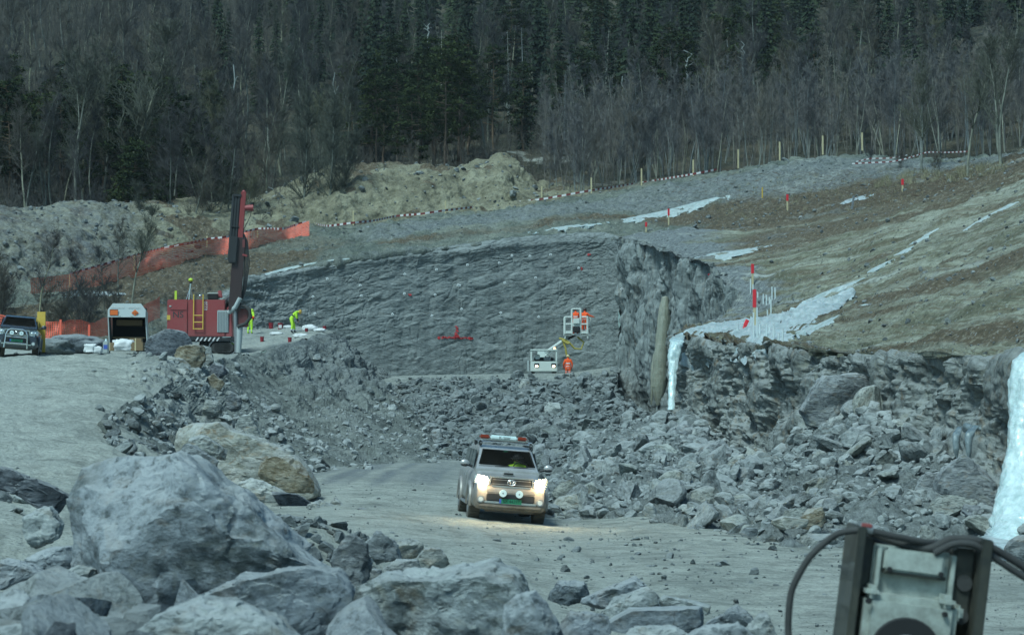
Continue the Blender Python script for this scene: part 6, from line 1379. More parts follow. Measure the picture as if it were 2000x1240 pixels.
def tape(name, pts, label, w=.17, r=.02):
    A = catmull(np.array([P(*p_) for p_ in pts]), 240); n = len(A); Vv = []; Ff = []; mi = []
    L_ = np.cumsum(np.r_[0, np.linalg.norm(np.diff(A, axis=0), axis=1)]); st = []
    tot = L_[-1]; seg = int(tot / .42); T = np.linspace(0, tot, seg + 1); B = np.stack([np.interp(T, L_, A[:, i]) for i in range(3)], -1)
    for i, p_ in enumerate(B): Vv += [p_ + (0, 0, w / 2), p_ - (0, 0, w / 2), p_ + (0, .015, w / 2), p_ + (0, .015, -w / 2)]
    for i in range(seg):
        k_ = 4 * i; Ff += [(k_, k_ + 1, k_ + 5, k_ + 4), (k_ + 2, k_ + 6, k_ + 7, k_ + 3), (k_, k_ + 4, k_ + 6, k_ + 2), (k_ + 1, k_ + 3, k_ + 7, k_ + 5)]; mi += [i % 2] * 4
    me = mesh_np(name, Vv, Ff, [M['white_ink'], M['tape_red']], False, midx=mi); return tag(link(bpy.data.objects.new(name, me)), label, 'tape')
M['tape_red'] = simple('dark_red_tape', (0.16, 0.02, 0.02), 0.5)
def hp(px_, py_, up): a = on(hill, px_, py_ + up); return (px_, py_ - 3, a[2] - 1.0)
tape('barrier_tape', [hp(*p_) for p_ in ((604, 438, 10), (640, 444, 6), (690, 438, 4), (730, 434, 4), (774, 425, 4), (820, 421, 4), (870, 414, 4), (964, 403, 4), (1058, 392, 3), (1155, 375, 3), (1253, 360, 3), (1354, 343, 3), (1400, 334, 3))], 'red and white barrier tape running along the row of wooden stakes')
tape('barrier_tape', [hp(*p_) for p_ in ((136, 538, 20), (200, 520, 20), (262, 502, 20), (315, 488, 18), (360, 480, 20), (404, 470, 18), (440, 466, 18), (503, 450, 20), (550, 450, 18), (575, 443, 18), (598, 436, 22))], 'red and white barrier tape along the top of the orange net', .17)
tape('barrier_tape', [(1664, 320, 140), (1700, 318, 138), (1740, 316, 136), (1770, 310, 134), (1810, 298, 130), (1850, 298, 126), (1890, 296, 122)], 'slack red and white tape among the thin trunks right of the last stake', .10)
tape('barrier_tape', [(1672, 316, 144), (1700, 310, 142), (1740, 309, 140), (1772, 303, 138)], 'second, shorter slack tape hanging above the one right of the last stake', .08)
# orange plastic net: a real mesh of strands
t = NT('orange_net_plastic'); sx = t.n('ShaderNodeSeparateXYZ'); t.l(t.mapped((1, 1, 1), 'UV'), sx.inputs[0])
gx = t.math('LESS_THAN', t.math('FRACT', t.math('MULTIPLY', sx.outputs['X'], 1.0)), 0.34); gy = t.math('LESS_THAN', t.math('FRACT', t.math('MULTIPLY', sx.outputs['Y'], 12.0)), 0.34)
al = t.math('MAXIMUM', gx, gy); n = t.noise(t.mapped(), 0.8, 4, 0.6)
M['net'] = t.done(t.mix(n, (0.66, 0.085, 0.05), (0.92, 0.19, 0.11)), 0.6); t.l(al, t.bsdf.inputs['Alpha'])
def net(top, bot, label, seed=1, patch=None, cells=8):
    A = catmull(np.array([P(*p_) for p_ in top]), 160); B = catmull(np.array([P(*p_) for p_ in bot]), 160); m_ = 10
    t_ = np.linspace(0, 1, m_)[None, :, None]; G = A[:, None] * (1 - t_) + B[:, None] * t_
    G = G + np.array([0, 1, 0]) * (.30 * fbm(G * 1.2, 3, seed) * np.sin(np.pi * t_[..., 0]))[..., None]; G[..., 2] += .05 * fbm(G * 2, 2, seed + 3)
    L_ = np.cumsum(np.r_[0, np.linalg.norm(np.diff(A, axis=0), axis=1)]); uv = np.stack(np.broadcast_arrays((L_ * cells)[:, None], np.linspace(0, 1, m_)[None]), -1).reshape(-1, 2)
    G2 = G + np.array([0, .03, 0]); V_ = np.concatenate([G.reshape(-1, 3), G2.reshape(-1, 3)]); f = grid_faces(160, m_)
    me = mesh_np('orange_net', V_, np.concatenate([f, f + 160 * m_]), [M['net']], True, {'UVMap': np.concatenate([uv, uv])}); return tag(link(bpy.data.objects.new('orange_net', me)), label, 'fence')
NT_ = [(60, 548, 572), (136, 538, 566), (200, 522, 556), (262, 502, 540), (315, 487, 524), (404, 470, 502), (440, 468, 496), (503, 452, 482), (560, 448, 468), (604, 436, 458)]
net([hp(a, b_, c_ - b_) for a, b_, c_ in NT_], [on(hill, a, c_ + 2) for a, b_, c_ in NT_], 'long orange plastic net fence climbing the hillside behind the drill mast')
MB_n = [(-60, 612, 672, 96), (40, 618, 680, 95), (84, 628, 668, 94), (120, 628, 666, 94), (150, 624, 662, 95), (178, 630, 660, 96), (212, 618, 655, 98), (262, 606, 640, 102), (312, 580, 622, 106)]
net([(a, b_, d_) for a, b_, c_, d_ in MB_n], [(a, c_, d_) for a, b_, c_, d_ in MB_n], 'lower orange plastic net fence behind the parked pickup and the trailer', 5)
for px_, a, b_, Y in ((118, 624, 672, 93.6), (174, 634, 668, 95.5), (86, 628, 674, 93.5)):
    q = V(px_, b_, Y); h = (b_ - a) * q.y / FPX; o = MB().box((0, 0, h / 2), (.12, .08, h), 'net', bev=.01).box((0, .03, h / 2), (.08, .04, h), 'wood').build('net_post'); o.location = q; tag(o, 'post wrapped in orange net in the lower net fence', 'post', 'posts of the lower net fence')
# coloured marker stakes
for px_, a, b_, patch_, lab in ((1538, 380, 410, hill, 'red-topped marker stake on the brown soil below the ice strip'), (1763, 350, 378, hill, 'red-topped marker stake by the thin snow patch'), (1262, 434, 456, hill, 'small red-topped stake above the corner of the rock wall'),
        (1306, 408, 440, hill, 'red-topped stake standing at the lower end of the long ice strip'), (1470, 516, 560, slope, 'tall red-topped stake above the cluster of white pipes'), (1474, 566, 650, slope, 'tallest red-topped stake in the middle of the white pipes'),):
    stake(px_, a, b_, lab, 'wood', 'red-topped marker stakes', .045, 'red_top', patch_, name='marker_stake')
stake(1489, 366, 388, 'yellowish plain stake at the upper end of the long ice strip', 'yellow_paint', 'red-topped marker stakes', .04, None, hill, name='marker_stake')
stake(1664, 382, 410, 'plain grey stake on the brown soil', 'steel', 'red-topped marker stakes', .05, None, hill, 0.15, name='marker_stake')
o = stake(1448, 622, 652, 'red stake leaning right over the broad ice sheet', 'red_top', 'red-topped marker stakes', .05, 'red_top', slope, 0.45, name='marker_stake')
q = hill_at(1383, 540, slope); b = MB().tube([(0, 0, 0), (1.0, .3, .45)], .05, 'red_top', 6).tube([(.7, .2, .32), (1.5, .45, .72)], .035, 'wood', 6).build('marker_stake'); b.location = q + Vector((0, 0, .1)); tag(b, 'red-topped stake lying down at the lip of the tall right wall', 'stake', 'red-topped marker stakes')
for px_, a, b_ in ((1466, 544, 570), (1471, 555, 575), (1480, 570, 582), (1491, 574, 592), (1497, 576, 594), (1503, 580, 592), (1508, 560, 584), (1514, 561, 584), (1506, 584, 612), (1499, 605, 616), (1440, 634, 654), (1437, 636, 650), (1472, 610, 664), (1479, 600, 664), (1484, 632, 662), (1497, 632, 662), (1503, 636, 656), (1511, 634, 666), (1521, 650, 668), (1529, 642, 667), (1467, 618, 640)):
    q = hill_at(px_, b_, slope); h = (b_ - a) * q.y / FPX; o = MB().cyl((0, 0, -.15), (0, 0, h), .035, .035, 'pipe', 8).cyl((0, 0, h - .02), (0, 0, h), .04, .04, 'pipe', 8).build('white_pipe'); o.location = q
    tag(o, 'thin white plastic pipe sticking up from a drill hole on the right ledge', 'pipe', 'white pipes on the right ledge')

# ------------------------------------------------------------------ hydraulic hammer cradle in the near right corner
kh = 8.7 / FPX; HP_ = P(1765, 1240, 8.7 / YS); HY = HP_[1]
ham = empty('hydraulic_hammer', HP_.tolist(), (0, R(7.5), 0), label='blurred grimy grey hydraulic hammer head with black hoses in the bottom right corner', cat='hydraulic hammer')
M['grime'] = paint('greasy_grey_paint', (0.42, 0.47, 0.43), 0.45, (0.05, 0.045, 0.03), 1.6, (-.9, .22), sc=5)
M['grime_dark'] = paint('greasy_dark_steel', (0.02, 0.024, 0.022), 0.5, (0.12, 0.115, 0.08), 0.8, (-.9, .4), sc=5)
def hx(x, y): # photo px about the tilted frame -> local
    dx, dz = (x - 1765) * kh, (1240 - y) * kh; c_, s_ = math.cos(R(7.5)), math.sin(R(7.5)); return (dx * c_ - dz * s_, dx * s_ + dz * c_)
def hb(x, y, w, h, d, m, y0=0.0, bev=.006, part=None):
    X, Z = hx(x, y); part.box((X, y0, Z), (w * kh, d, h * kh), m, bev=bev); return part
b = MB(); hb(1660, 1150, 16, 250, .34, 'grime_dark', 0, .006, b); hb(1898, 1180, 20, 260, .34, 'grime_dark', 0, .006, b); hb(1770, 1180, 235, 250, .06, 'grime_dark', .14, .006, b)
hb(1680, 1100, 34, 110, .10, 'grime_dark', -.02, .01, b); hb(1872, 1135, 40, 130, .10, 'grime_dark', -.02, .01, b)
b.build('side_plate', ham)
b = MB(); hb(1772, 1125, 150, 110, .05, 'grime', -.04, .008, b); b.build('front_plate', ham)
b = MB(); hb(1708, 1110, 9, 90, .05, 'grime', -.08, .004, b); b.build('rib', ham); b = MB(); hb(1850, 1128, 9, 90, .05, 'grime', -.08, .004, b)
b.build('rib', ham)
b = MB(); hb(1777, 1096, 116, 44, .05, 'grime', -.10, .012, b); hb(1777, 1120, 122, 8, .05, 'grime_dark', -.09, .004, b)
for px_ in (1728, 1826): X, Z = hx(px_, 1108 if px_ < 1750 else 1118); b.cyl((X, -.135, Z), (X, -.12, Z), .012, .012, 'dark', 8)
b.build('cover_plate', ham)
b = MB(); hb(1760, 1215, 178, 110, .20, 'grime', -.10, .03, b); hb(1690, 1148, 26, 24, .16, 'grime', -.14, .02, b); hb(1832, 1168, 30, 24, .16, 'grime', -.14, .02, b); hb(1856, 1190, 16, 30, .12, 'grime', -.12, .015, b)
for px_, py_ in ((1680, 1165), (1825, 1190)): X, Z = hx(px_, py_); b.cyl((X, -.225, Z), (X, -.20, Z), .012, .012, 'dark', 10)
X, Z = hx(1750, 1265); b.cyl((X, -.215, Z), (X, -.19, Z), .155, .165, 'dark', 32).cyl((X, -.225, Z), (X, -.19, Z), .085, .09, 'steel', 28).build('hammer_housing', ham)
for px_, py_ in ((1677, 1100), (1876, 1137), (1868, 1200)): X, Z = hx(px_, py_); MB().cyl((X, -.085, Z), (X, -.05, Z), .035, .04, 'rubber', 16).build('bolt', ham)
def hose(pts, r, label_=None):
    P_ = catmull(np.array([[*hx(a, b_)[:1], c_, hx(a, b_)[1]] for a, b_, c_ in pts]), 60); return MB().tube([tuple(p_) for p_ in P_], r, 'rubber', 14).build('hose', ham)
hose([(1552, 1330, -.05), (1538, 1230, -.05), (1545, 1150, -.06), (1580, 1085, -.08), (1630, 1042, -.10), (1680, 1034, -.12), (1740, 1046, -.12), (1800, 1058, -.08), (1850, 1062, 0)], .0155)
hose([(1700, 1040, -.02), (1760, 1062, -.06), (1810, 1070, -.08), (1850, 1052, -.10), (1900, 1056, -.10), (1960, 1086, -.08), (2060, 1150, -.05)], .019)
hose([(1815, 1078, -.12), (1850, 1060, -.14), (1890, 1062, -.14), (1950, 1100, -.12), (2060, 1170, -.1)], .016)
hose([(1690, 1052, .02), (1740, 1072, 0), (1800, 1082, 0), (1860, 1078, .02)], .018)
b = MB(); X, Z = hx(1684, 1030); b.cyl((X - .03, -.12, Z), (X + .03, -.12, Z - .005), .022, .022, 'steel', 12).box((X, -.12, Z + .012), (.05, .05, .02), 'red_paint', bev=.005).build('hose_fitting', ham)
# ------------------------------------------------------------------ trees
def leafmat(name, a, b, c=None):
    t = NT(name); oi = t.n('ShaderNodeObjectInfo'); v = t.mapped(); n = t.noise(v, 1.2, 4, 0.6)
    col = t.mix(t.ramp(n, [(0.35, 0.0), (0.65, 1.0)]), a, b)
    col = t.mix(1.0, col, t.ramp(oi.outputs['Random'], [(0.0, (.7, .75, .8)), (0.5, (1, 1, 1)), (1.0, (1.35, 1.25, 1.0))]), 'MULTIPLY')
    return t.done(col, 0.8, spec=0.1)
M['spruce'] = leafmat('spruce_needles', (0.016, 0.028, 0.020), (0.034, 0.050, 0.030))
M['pine'] = leafmat('pine_needles', (0.020, 0.034, 0.016), (0.045, 0.062, 0.024))
M['bark'] = leafmat('grey_bark', (0.06, 0.065, 0.06), (0.14, 0.15, 0.135))
M['bark_pine'] = leafmat('red_brown_bark', (0.085, 0.062, 0.045), (0.17, 0.13, 0.10))
M['bark_thicket'] = leafmat('thicket_bark', (0.15, 0.165, 0.16), (0.26, 0.28, 0.27))
M['twig_thicket'] = leafmat('thicket_twigs', (0.10, 0.098, 0.10), (0.165, 0.162, 0.16))
M['twig'] = leafmat('bare_twigs', (0.058, 0.058, 0.058), (0.100, 0.098, 0.096))
M['twig_pale'] = leafmat('pale_bare_twigs', (0.075, 0.08, 0.062), (0.125, 0.132, 0.105))
M['bark_pale'] = leafmat('pale_bark', (0.13, 0.14, 0.12), (0.24, 0.255, 0.215))
M['snag'] = simple('weathered_dead_wood', (0.27, 0.30, 0.29), 0.8, 0, 0.5, 3)
def tubes(segs, n=4):
    """segs: array (k, 8): x0 y0 z0 r0 x1 y1 z1 r1 -> many thin prisms"""
    S_ = np.asarray(segs, float); a = S_[:, :3]; b = S_[:, 4:7]; d = b - a; d /= np.linalg.norm(d, axis=1, keepdims=True) + 1e-9
    h = np.where(np.abs(d[:, 2:3]) < .9, np.array([[0, 0, 1.]]), np.array([[1., 0, 0]])); x = np.cross(d, h); x /= np.linalg.norm(x, axis=1, keepdims=True); y = np.cross(d, x)
    V_ = []
    for p_, r in ((a, S_[:, 3]), (b, S_[:, 7])):
        for k_ in range(n): an = 2 * np.pi * k_ / n; V_.append(p_ + (x * np.cos(an) + y * np.sin(an)) * r[:, None])
    V_ = np.stack(V_, 1); m = len(S_); base_ = (np.arange(m) * 2 * n)[:, None]
    F_ = [np.concatenate([base_ + k_, base_ + (k_ + 1) % n, base_ + n + (k_ + 1) % n, base_ + n + k_], 1) for k_ in range(n)]
    return V_.reshape(-1, 3), np.concatenate(F_)
def bare(seed, H=11.0, spread=.32, r0=.13, first=.35, nb=26, curve=.06, up=.75, twig=.008, lvl=3, forks=1, thin=1.0):
    rs = random.Random(seed); trunk, br = [], []
    stems = []
    for f in range(forks):
        p_ = Vector((0, 0, 0)); d = Vector((rs.uniform(-1, 1) * (.05 + .16 * (f > 0)), rs.uniform(-1, 1) * .1, 1)).normalized(); n_ = 12; pts = [(p_.copy(), r0 * (.8 if f else 1))]
        for i in range(n_):
            d = (d + Vector((rs.gauss(0, curve), rs.gauss(0, curve), .05))).normalized(); p_ = p_ + d * H * (1 - .12 * f) / n_; pts.append((p_.copy(), r0 * (1 - .93 * (i + 1) / n_)))
        stems.append(pts)
        for a, b in zip(pts, pts[1:]): trunk.append((*a[0], a[1], *b[0], max(b[1], twig)))
    def grow(p_, d, ln, r, l):
        n_ = 4 if l < lvl else 2; q = p_
        for i in range(n_):
            d2 = (d + Vector((rs.gauss(0, .16), rs.gauss(0, .16), rs.gauss(.05, .10)))).normalized(); e = q + d2 * ln / n_; ra, rb = max(r * (1 - i / n_ * .7), twig), max(r * (1 - (i + 1) / n_ * .7), twig * .8)
            br.append((*q, ra, *e, rb))
            if l < lvl:
                for _ in range(2 if l == 1 else 2):
                    s_ = Vector((rs.gauss(0, 1), rs.gauss(0, 1), rs.gauss(.3, .6))).normalized(); grow(q.lerp(e, rs.random()), (d2 * .9 + s_ * .75).normalized(), ln * rs.uniform(.35, .6), r * .45, l + 1)
            q = e; d = d2
    for pts in stems:
        for _ in range(int(nb / len(stems))):
            t_ = first + (1 - first) * rs.random() ** .85; x = t_ * 12; i = min(int(x), 11); q = pts[i][0].lerp(pts[i + 1][0], x - i); a = rs.uniform(0, 6.28); rr = r0 * (1 - .93 * t_)
            grow(q, Vector((math.cos(a), math.sin(a), up + rs.uniform(-.3, .5))).normalized(), H * spread * (1.15 - t_) * rs.uniform(.6, 1.1) + .3, max(rr * .55 * thin, twig), 1)
    return trunk, br
def spruce_geo(seed, H=15.0, W=2.3, base=.08, dens=1.0, dead=False):
    rs = random.Random(seed); quads = []; seg = [(0, 0, -.4, H * .012 + .05, 0, 0, H, .02)]
    z = H * base; 
    while z < H * .985:
        t_ = (z - H * base) / (H * (1 - base)); w = W * (1 - t_) ** .85 * rs.uniform(.72, 1.12) + .12; n_ = int((5 + rs.random() * 3) * dens)
        for k_ in range(n_):
            a = 6.28 * (k_ + rs.random()) / n_; L = w * rs.uniform(.65, 1.1); c, s_ = math.cos(a), math.sin(a); dr = rs.uniform(.15, .45)
            pr = Vector((0, 0, z)); m = max(3, int(L / .38))
            for i in range(m):
                t0 = (i + 1) / m; q = Vector((c * L * t0, s_ * L * t0, z - dr * L * t0 ** 1.4 + .15 * L * max(0, t0 - .7)))
                if not dead:
                    sw = .34 * (1.1 - t0 * .7) * (1 + .25 * rs.random()); sd = Vector((-s_, c, 0)) * sw; dn = Vector((0, 0, -.10 - .22 * rs.random()))
                    j = Vector((rs.gauss(0, .05), rs.gauss(0, .05), rs.gauss(0, .05)))
                    quads.append((pr + sd * .8 + dn, pr * 1.0 + j + Vector((0, 0, .05)), q + j, q + sd + dn * 1.3)); quads.append((pr - sd * .8 + dn, pr + j + Vector((0, 0, .05)), q + j, q - sd + dn * 1.3))
                seg.append((*pr, .035 * (1 - t0 * .7) if not dead else .03 * (1.05 - t0 * .6), *q, .02 if not dead else .012)) if (dead or i == 0) else None
                pr = q
        z += H * .035 * rs.uniform(.7, 1.3) if not dead else H * .045 * rs.uniform(.7, 1.5)
    return seg, quads
def pine_geo(seed, H=13.0, W=2.6):
    rs = random.Random(seed); quads = []; seg = []; p_ = Vector((0, 0, 0)); pts = [p_]
    for i in range(10): p_ = p_ + Vector((rs.gauss(0, .10), rs.gauss(0, .10), H / 10)); pts.append(p_)
    for i in range(10): seg.append((*pts[i], .19 * (1 - i / 10.5), *pts[i + 1], .19 * (1 - (i + 1) / 10.5)))
    cl = []
    for _ in range(44):
        t_ = .22 + .78 * rs.random() ** .8; x = t_ * 10; i = min(int(x), 9); q = pts[i].lerp(pts[i + 1], x - i); a = rs.uniform(0, 6.28); L = W * (1.25 - t_) * rs.uniform(.5, 1.15) + .3
        e = q + Vector((math.cos(a) * L, math.sin(a) * L, L * rs.uniform(.05, .55))); m_ = q.lerp(e, .5) + Vector((0, 0, -.12 * L)); seg.append((*q, .055, *m_, .04)); seg.append((*m_, .04, *e, .02)); cl += [(e, .75), (m_.lerp(e, .5), .55)]
    cl.append((pts[-1], .8))
    for c, r in cl:
        for _ in range(46):
            v_ = Vector((rs.gauss(0, 1), rs.gauss(0, 1), rs.gauss(0, .55))); v_ = v_.normalized() * r * rs.random() ** .5; v_.z *= .6; o_ = c + v_; s_ = rs.uniform(.10, .22); x = Vector((rs.gauss(0, 1), rs.gauss(0, 1), rs.gauss(0, .5))).normalized() * s_; y = x.cross(Vector((rs.gauss(0, 1), rs.gauss(0, 1), rs.gauss(0, 1)))).normalized() * s_ * .6
            quads.append((o_ - x, o_ - y * .7, o_ + x, o_ + y))
    return seg, quads
def q2m(quads):
    v = np.array([[c[:] for c in q] for q in quads]).reshape(-1, 3); return v, np.arange(len(v)).reshape(-1, 4)
def mk(kind, seed, **k):
    """-> (trunk mesh, crown mesh, raw geometry for far-off masses)"""
    if kind == 'bare':
        tr_, br = bare(seed, **{a: b for a, b in k.items() if a not in ('tm', 'bm')}); tv, tf = tubes(tr_, 6); bv, bf = tubes(br, 3)
        return mesh_np('trunk', tv, tf, [M[k.get('tm', 'bark')]], True), mesh_np('branches', bv, bf, [M[k.get('bm', 'twig')]], False), (bv, bf)
    seg, qd = spruce_geo(seed, **k) if kind == 'spruce' else pine_geo(seed, **k)
    tv, tf = tubes(seg, 5); cv, cf = q2m(qd)
    return mesh_np('trunk', tv, tf, [M['bark' if kind == 'spruce' else 'bark_pine']], True), mesh_np('crown', cv, cf, [M[kind]], False), (cv, cf)
KINDS_ = {'spruce': [mk('spruce', 10 + i, H=15 + i, W=2.0 + .15 * i, base=.05 + .05 * (i % 3)) for i in range(5)],
          'pine': [mk('pine', 20 + i, H=12 + i, W=2.4 + .2 * i) for i in range(5)],
          'birch': [mk('bare', 30 + i, H=13 + i * .6, spread=.26, r0=.13, nb=30, up=1.0, first=.32, twig=.010, tm='bark_pale') for i in range(5)],
          'pale': [mk('bare', 40 + i, H=14, spread=.30, r0=.15, nb=34, up=1.15, first=.25, twig=.014, forks=1 + i % 2, tm='bark_pale', bm='twig_pale') for i in range(3)],
          'alder': [mk('bare', 50 + i, H=9.0 + .5 * i, spread=.20, r0=.058, nb=22, up=1.6, first=.25, twig=.009, forks=1 + i % 3, curve=.05, tm='bark_thicket', bm='twig_thicket') for i in range(6)],
          'shrub': [mk('bare', 70 + i, H=4.0, spread=.35, r0=.04, nb=26, up=.9, first=.1, twig=.007, forks=3, curve=.09) for i in range(3)]}
def plant(kind, i, p_, s_, rz, label, cat, group, name, lean=0.0):
    tm_, cm_, _ = KINDS_[kind][i % len(KINDS_[kind])]
    e = bpy.data.objects.new(name, None); e.location = p_; e.rotation_euler = (0, lean, rz); e.scale = (s_, s_, s_); COL.objects.link(e); tag(e, label, cat, group)
    for nm, me in (('trunk', tm_), ('crown' if kind in ('spruce', 'pine') else 'branches', cm_)):
        o = bpy.data.objects.new(nm, me); COL.objects.link(o); o.parent = e
    return e
GW = wood.G.reshape(-1, 3); AW, BW, YW = prep(wood)
def wood_at(px_, Y):
    i = np.argmin(((AW - px_) / 12) ** 2 + (YW - Y) ** 2); return GW[i]
rs = random.Random(7)
def belt(kind, n, x0, x1, y0, y1, s0, s1, label, cat, group, name, ypow=1.0, keep=None, lean=0.0):
    k_ = 0; tries = 0
    while k_ < n and tries < n * 6:
        tries += 1; px_ = rs.uniform(x0, x1); Y = y0 + (y1 - y0) * rs.random() ** ypow
        if keep and not keep(px_, Y): continue
        p_ = wood_at(px_, Y); plant(kind, rs.randrange(9), p_.tolist(), rs.uniform(s0, s1), rs.uniform(0, 6.28), label, cat, group, name, rs.gauss(0, lean)); k_ += 1
belt('spruce', 120, 620, 2060, 205, 330, .75, 1.25, 'tall dark spruce in the wood above the quarry', 'spruce', 'spruces in the wood', 'spruce_tree', .9, lambda x, y: y > 235 or x < 1300)
belt('spruce', 30, 380, 1000, 230, 300, .7, 1.1, 'tall dark spruce in the wood above the quarry', 'spruce', 'spruces in the wood', 'spruce_tree')
belt('pine', 80, -60, 440, 156, 205, .55, .85, 'bushy green pine among bare trees on the left side of the wood', 'pine', 'pines left in the wood', 'pine_tree')
belt('pine', 34, 690, 920, 186, 240, .65, 1.0, 'bushy green pine in the middle of the wood', 'pine', 'pines in the middle of the wood', 'pine_tree')
belt('pine', 30, 900, 1600, 200, 280, .7, 1.05, 'bushy green pine in the middle of the wood', 'pine', 'pines in the middle of the wood', 'pine_tree')
belt('birch', 45, -80, 560, 150, 185, .7, 1.0, 'bare grey-brown birch on the left side of the wood', 'birch', 'bare birches left in the wood', 'birch_tree', .8, lean=.05)
belt('birch', 110, -80, 760, 182, 330, .8, 1.2, 'bare grey-brown birch on the left side of the wood', 'birch', 'bare birches left in the wood', 'birch_tree', .8, lean=.05)
belt('birch', 90, 760, 2080, 180, 290, .75, 1.2, 'bare grey-brown birch in the middle and right of the wood', 'birch', 'bare birches right in the wood', 'birch_tree', .7, lean=.05)
belt('alder', 230, 1060, 2060, 160, 205, .75, 1.15, 'thin bare alder stem in the thicket behind the taped edge', 'alder', 'alders of the thicket', 'alder_tree', 1.0, lean=.14)
belt('pale', 34, -40, 720, 150, 190, .55, .95, 'pale bare tree among the darker trees on the left', 'bare tree', 'pale bare trees on the left', 'bare_tree', 1.0, lean=.05)
belt('pale', 12, 1450, 2060, 175, 215, .55, .85, 'pale bare tree rising over the thicket on the right', 'bare tree', 'pale bare trees on the right', 'bare_tree', 1.0, lean=.08)
# trees one can tell apart
for px_, Y, k_, s_, lab in ((232, 160, 0, 1.45, 'largest pale bare tree, forked, standing on the left behind the spoil heap'), (150, 162, 1, 1.15, 'pale bare tree left of the largest forked one'), (205, 166, 2, 1.1, 'slender pale bare tree touching the largest forked one'),
        (1890, 128, 0, .62, 'pale bare tree with many upright limbs at the top right'), (1955, 120, 1, .62, 'pale bare tree nearest the right edge above the slope'), (1800, 136, 2, .6, 'leaning pale bare tree right of the slack tape'), (550, 205, 1, 1.1, 'pale dead-looking tree with crooked crown behind the left spoil heap')):
    p_ = wood_at(px_, Y) if px_ < 1700 else hill_at(px_, {1890: 345, 1955: 326, 1800: 335}[px_]); plant('pale', k_, list(p_), s_, k_ * 1.3, lab, 'bare tree', 'pale bare trees', 'bare_tree')
for px_, py1, py0, Y, w, lab in ((348, 385, 182, 186, .13, 'white broken birch trunk without a crown, left of the mast'), (458, 350, 124, 190, .15, 'taller white broken birch trunk leaning slightly above the mast'), (1342, 155, 98, 232, .16, 'short bright white snag in the dark spruces'), (1382, 108, 28, 240, .18, 'bright forked white snag high in the spruces'),
        (1452, 132, 80, 236, .12, 'thin crooked white snag right of the forked one'), (1220, 262, 148, 206, .12, 'slim pale dead tree with two stub branches over the thicket'), (836, 76, 46, 240, .14, 'short white snag with side arms high in the middle'), (653, 300, 140, 196, .12, 'straight bare reddish-grey dead trunk in the middle left')):
    q = V(px_, py1, Y); h = (py1 - py0) * q.y / FPX; b = MB(); r_ = random.Random(px_); pts = [Vector((0, 0, -1.5))] + [Vector((r_.gauss(0, .08) * i * .5, 0, h * i / 7)) for i in range(1, 8)]
    b.tube(pts, [w * .8] * 2 + [w * .8 * (1 - .08 * i) for i in range(1, 7)], 'snag', 7); root = b.build('dead_tree'); root.location = q; tag(root, lab, 'dead tree', 'dead trees in the wood')
    b = MB()
    for i in range(4 if px_ != 348 else 1):
        z_ = h * r_.uniform(.35, .9); a = r_.choice((-1, 1)); L_ = r_.uniform(.25, .9); b.tube([pts[min(7, int(z_ / h * 7))] * 1.0, Vector((a * L_ * .6, r_.uniform(-.2, .2), z_ + .1)), Vector((a * L_, r_.uniform(-.3, .3), z_ + r_.uniform(-.1, .5)))], [.05, .035, .015], 'snag', 5)
    b.build('branch', root)
DS = [mesh_np('branches', *tubes(spruce_geo(90 + i, H=14, W=1.7, base=.25, dens=.55, dead=True)[0], 4), [M['bark_thicket']], False) for i in range(3)]
for i, (px_, Y, s_) in enumerate(((1180, 212, 1.0), (1308, 238, .9), (862, 222, 1.1), (950, 236, .95), (995, 232, 1.0), (1100, 205, .7), (1120, 206, .75), (912, 224, 1.0), (770, 230, .95), (1660, 240, .8), (715, 225, .9), (1990, 190, .9), (1425, 250, .9), (1030, 240, .9))):
    o = bpy.data.objects.new('dead_spruce', DS[i % 3]); o.location = wood_at(px_, Y).tolist(); o.scale = (s_,) * 3; o.rotation_euler = (0, rs.gauss(0, .03), i); link(o); tag(o, 'dead needleless spruce, a pale pole with short stubs, in the wood', 'dead spruce', 'dead spruces in the wood')
# saplings on the hillside and by the trailer
for px_, py_, s_, kind, lab in ((258, 600, .52, 'pale', 'small bare tree standing just behind the trailer'), (232, 590, .42, 'birch', 'thin bare sapling left of the tree behind the trailer'), (75, 640, .55, 'birch', 'thin bare birch rising behind the parked pickup'), (205, 615, .40, 'birch', 'bare sapling above the lower orange net'),
        (160, 622, .40, 'birch', 'bare sapling in the middle of the lower orange net'), (1760, 330, .45, 'shrub', 'low bare shrub under the slack tape'), (1700, 318, .45, 'shrub', 'low bare shrub right of the last wooden stake'), (1830, 345, .5, 'shrub', 'bare shrub at the grassy edge of the slope')):
    p_ = hill_at(px_, py_); plant(kind, int(px_), list(p_), s_, px_, lab, 'sapling', 'bare saplings', 'sapling')
for i in range(16):
    px_ = rs.uniform(-90, 60) ; p_ = hill_at(px_, rs.uniform(585, 640)); plant('shrub', i, list(p_), rs.uniform(.6, 1.25), i, 'dark bare shrub in the brush above the parked pickup', 'shrub', 'bare shrubs above the parked pickup', 'shrub')
for i in range(16):
    px_ = rs.uniform(75, 215) ; p_ = hill_at(px_, rs.uniform(600, 650)); plant('shrub', i, list(p_), rs.uniform(.35, .7), i, 'small bare shrub around the lower orange net', 'shrub', 'bare shrubs around the lower net', 'shrub')
